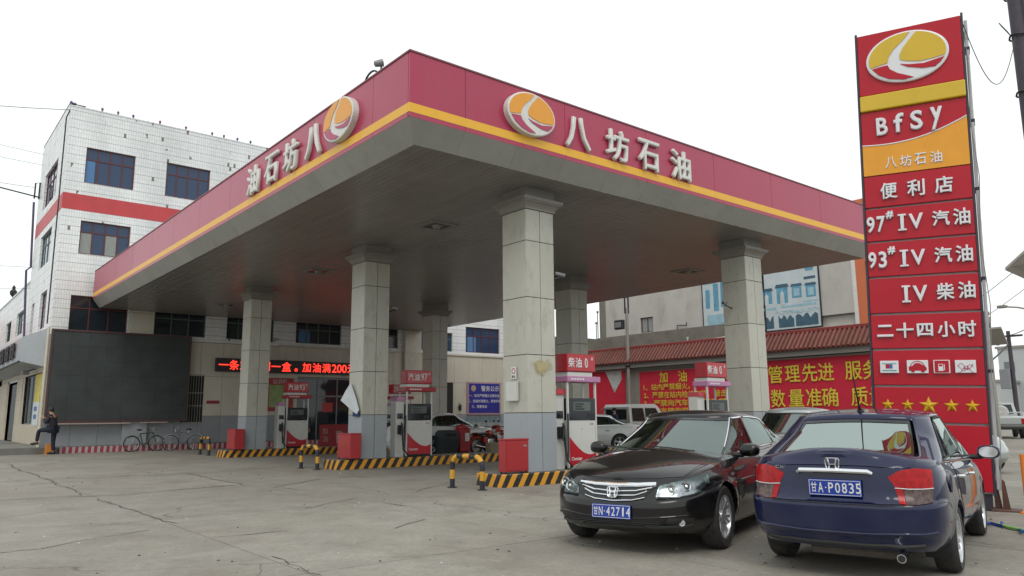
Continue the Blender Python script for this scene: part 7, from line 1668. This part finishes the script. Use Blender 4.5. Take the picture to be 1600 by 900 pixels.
lp = empty('roof_lamp_pole', (XL+.1, 43.5, 6.5), label='slim pole with a round lamp above the shop wing, left edge', cat='lamp')
MB().cyl((0, 0, -1), (0, 0, 2.4), .05, 8).build('pole', m_trim, lp, world=False); MB().lathe([(.05, 0), (.18, .15), (.2, .35), (.08, .5), (.10, .6), (.01, .75)], Matrix.Translation((0, 0, 2.3)), 12).build('lantern', m_trim, lp, world=False, smooth=True)
# far pickup
def pickup(M):
    E = empty('far_pickup', M=M, label='distant silver pickup seen from behind at the right edge', cat='pickup truck'); L = lambda mb, nm, mt, **k: mb.build(nm, mt, E, world=False, **k)
    L(MB().bbox(-2.5, -.88, .55, -.2, .88, 1.12, .05), 'bed', m_sv, smooth=True); L(MB().bbox(-.2, -.88, .50, 2.4, .88, 1.12, .08), 'lower_body', m_sv, smooth=True)
    L(MB().add([(-.35, -.80, 1.1), (-.35, .80, 1.1), (1.4, .80, 1.1), (1.4, -.80, 1.1), (-.15, -.66, 1.82), (-.15, .66, 1.82), (.8, .66, 1.82), (.8, -.66, 1.82)], [(0,3,2,1),(4,5,6,7),(0,1,5,4),(1,2,6,5),(2,3,7,6),(3,0,4,7)]), 'cab', m_sv)
    L(MB().add([(-.345, -.62, 1.24), (-.345, .62, 1.24), (-.195, .55, 1.72), (-.195, -.55, 1.72), (-.33, -.62, 1.24), (-.33, .62, 1.24), (-.18, .55, 1.72), (-.18, -.55, 1.72)], [(0, 1, 2, 3), (4, 7, 6, 5), (0, 4, 5, 1), (2, 6, 7, 3)]), 'rear_window', m_pane2)
    L(MB().bbox(-2.58, -.85, .72, -2.5, .85, 1.05, .02), 'tailgate', m_sv); L(MB().bbox(-2.66, -.88, .45, -2.5, .88, .60, .03), 'rear_bumper', m_trim)
    for y_ in (-.76, .76): L(MB().bbox(-2.6, y_-.09, .72, -2.56, y_+.09, 1.0, .01), 'tail_lamp', m_lred)
    L(MB().tube([(-2.4, -.8, 1.12), (-2.4, -.8, 1.3), (-.5, -.8, 1.3)], .03, 5).tube([(-2.4, .8, 1.12), (-2.4, .8, 1.3), (-.5, .8, 1.3), (-.5, -.8, 1.3)], .03, 5).tube([(-2.4, .8, 1.3), (-2.4, -.8, 1.3)], .03, 5), 'bed_rail', m_chr)
    MB().lathe([(.02, -.1), (.33, -.1), (.36, -.05), (.36, .05), (.33, .1), (.02, .1)], Matrix.Translation((-.7, 0, 1.32)) @ Matrix.Rotation(radians(80), 4, 'Y'), 20).build('spare_wheel_cover', m_pw, E, world=False, smooth=True)
    for x_ in (-1.5, 1.5):
        for sg in (-1, 1): L(MB().lathe([(.02, -.11), (.36, -.11), (.38, -.06), (.38, .06), (.36, .11), (.02, .11)], Matrix.Translation((x_, sg*.78, .38)) @ Matrix.Rotation(pi/2, 4, 'X'), 20), 'wheel', m_tyre, smooth=True)
pickup(Matrix.Translation((42.1, 5.1, 0)) @ Matrix.Rotation(radians(24), 4, 'Z') @ Matrix.Diagonal((1, 1.02, 1.06, 1)))
simple_car('grey_car', Mz(14.4, -2.38, 232), m_sv, 'grey car mostly hidden behind the price sign', hl=False)
# distant buildings
m_db = pm('far_hazed_render', (.48, .50, .50), .8, var=.06, vscale=.2); m_dw = pm('far_window', (.16, .18, .20), .4)  # distance haze is painted into the pale wall colour, no hazy air is built
def far_block(x, y, w, d, h, deg, rows_, cols_, label):
    E = empty('far_building', (x, y, 0), radians(deg), label=label, cat='building', group='distant buildings along the street')
    MB().box(0, 0, 0, d, w, h).build('wall', m_db, E, world=False); MB().box(-.2, -.2, h, d+.2, w+.2, h+.3).build('roof', m_plas, E, world=False)
    for r in range(rows_):
        for c in range(cols_):
            y0 = w*(c+.25)/cols_; z0 = 1.2+(h-1.6)*r/rows_
            MB().box(-.03, y0, z0, .02, y0+w*.5/cols_, z0+(h-1.6)/rows_*.5).build('window', m_dw, E, world=False)
far_block(105, 16, 9.6, 14, 9.5, 0, 3, 4, 'pale distant three storey building right of the distant pole')
far_block(98, 23.6, 6.0, 12, 5.0, 0, 1, 3, 'low pale distant building just beside the price sign')
far_block(112, 1, 12, 14, 8.0, 0, 2, 5, 'pale distant building beyond the right edge')
# things by the sign foot: orange post, coloured ropes
op = empty('orange_post', (5.80, -7.26, 0), label='bright orange post with a round foot at the right edge', cat='post')
MB().cyl((0, 0, 0), (0, 0, .82), .035, 12).build('post', pm('orange_paint', (.72, .20, .02), .45), op, world=False, smooth=True); MB().lathe([(.11, 0), (.10, .02), (.04, .04)], None, 16, True).build('foot', pm('orange_paint', (.72, .20, .02), .45), op, world=False, smooth=True)
for (pts, c_, lb) in (([(3.95, -7.05, .02), (4.15, -7.35, .03), (4.05, -7.50, .02), (4.30, -7.42, .03)], (.03, .06, .30), 'short blue rag on the ground by the front wheel of the blue car'),
                      ([(4.2, -7.42, .02), (3.98, -7.62, .02), (3.92, -7.72, .02), (3.80, -7.85, .02)], (.25, .50, .12), 'green strap lying on the ground at the right edge'),
                      ([(3.78, -7.78, .03), (3.62, -7.86, .04), (3.66, -7.96, .03), (3.46, -8.0, .04)], (.02, .10, .28), 'blue strap bundle at the right edge'),
                      ([(3.62, -7.92, .02), (3.48, -7.99, .02), (3.30, -8.1, .02)], (.55, .12, .10), 'pinkish red strap end at the right edge')):
    MB().tube(pts, [.022]*len(pts), 6).build('ground_strap', pm('strap_'+lb[:9], c_, .7), label=lb, cat='strap', smooth=True)
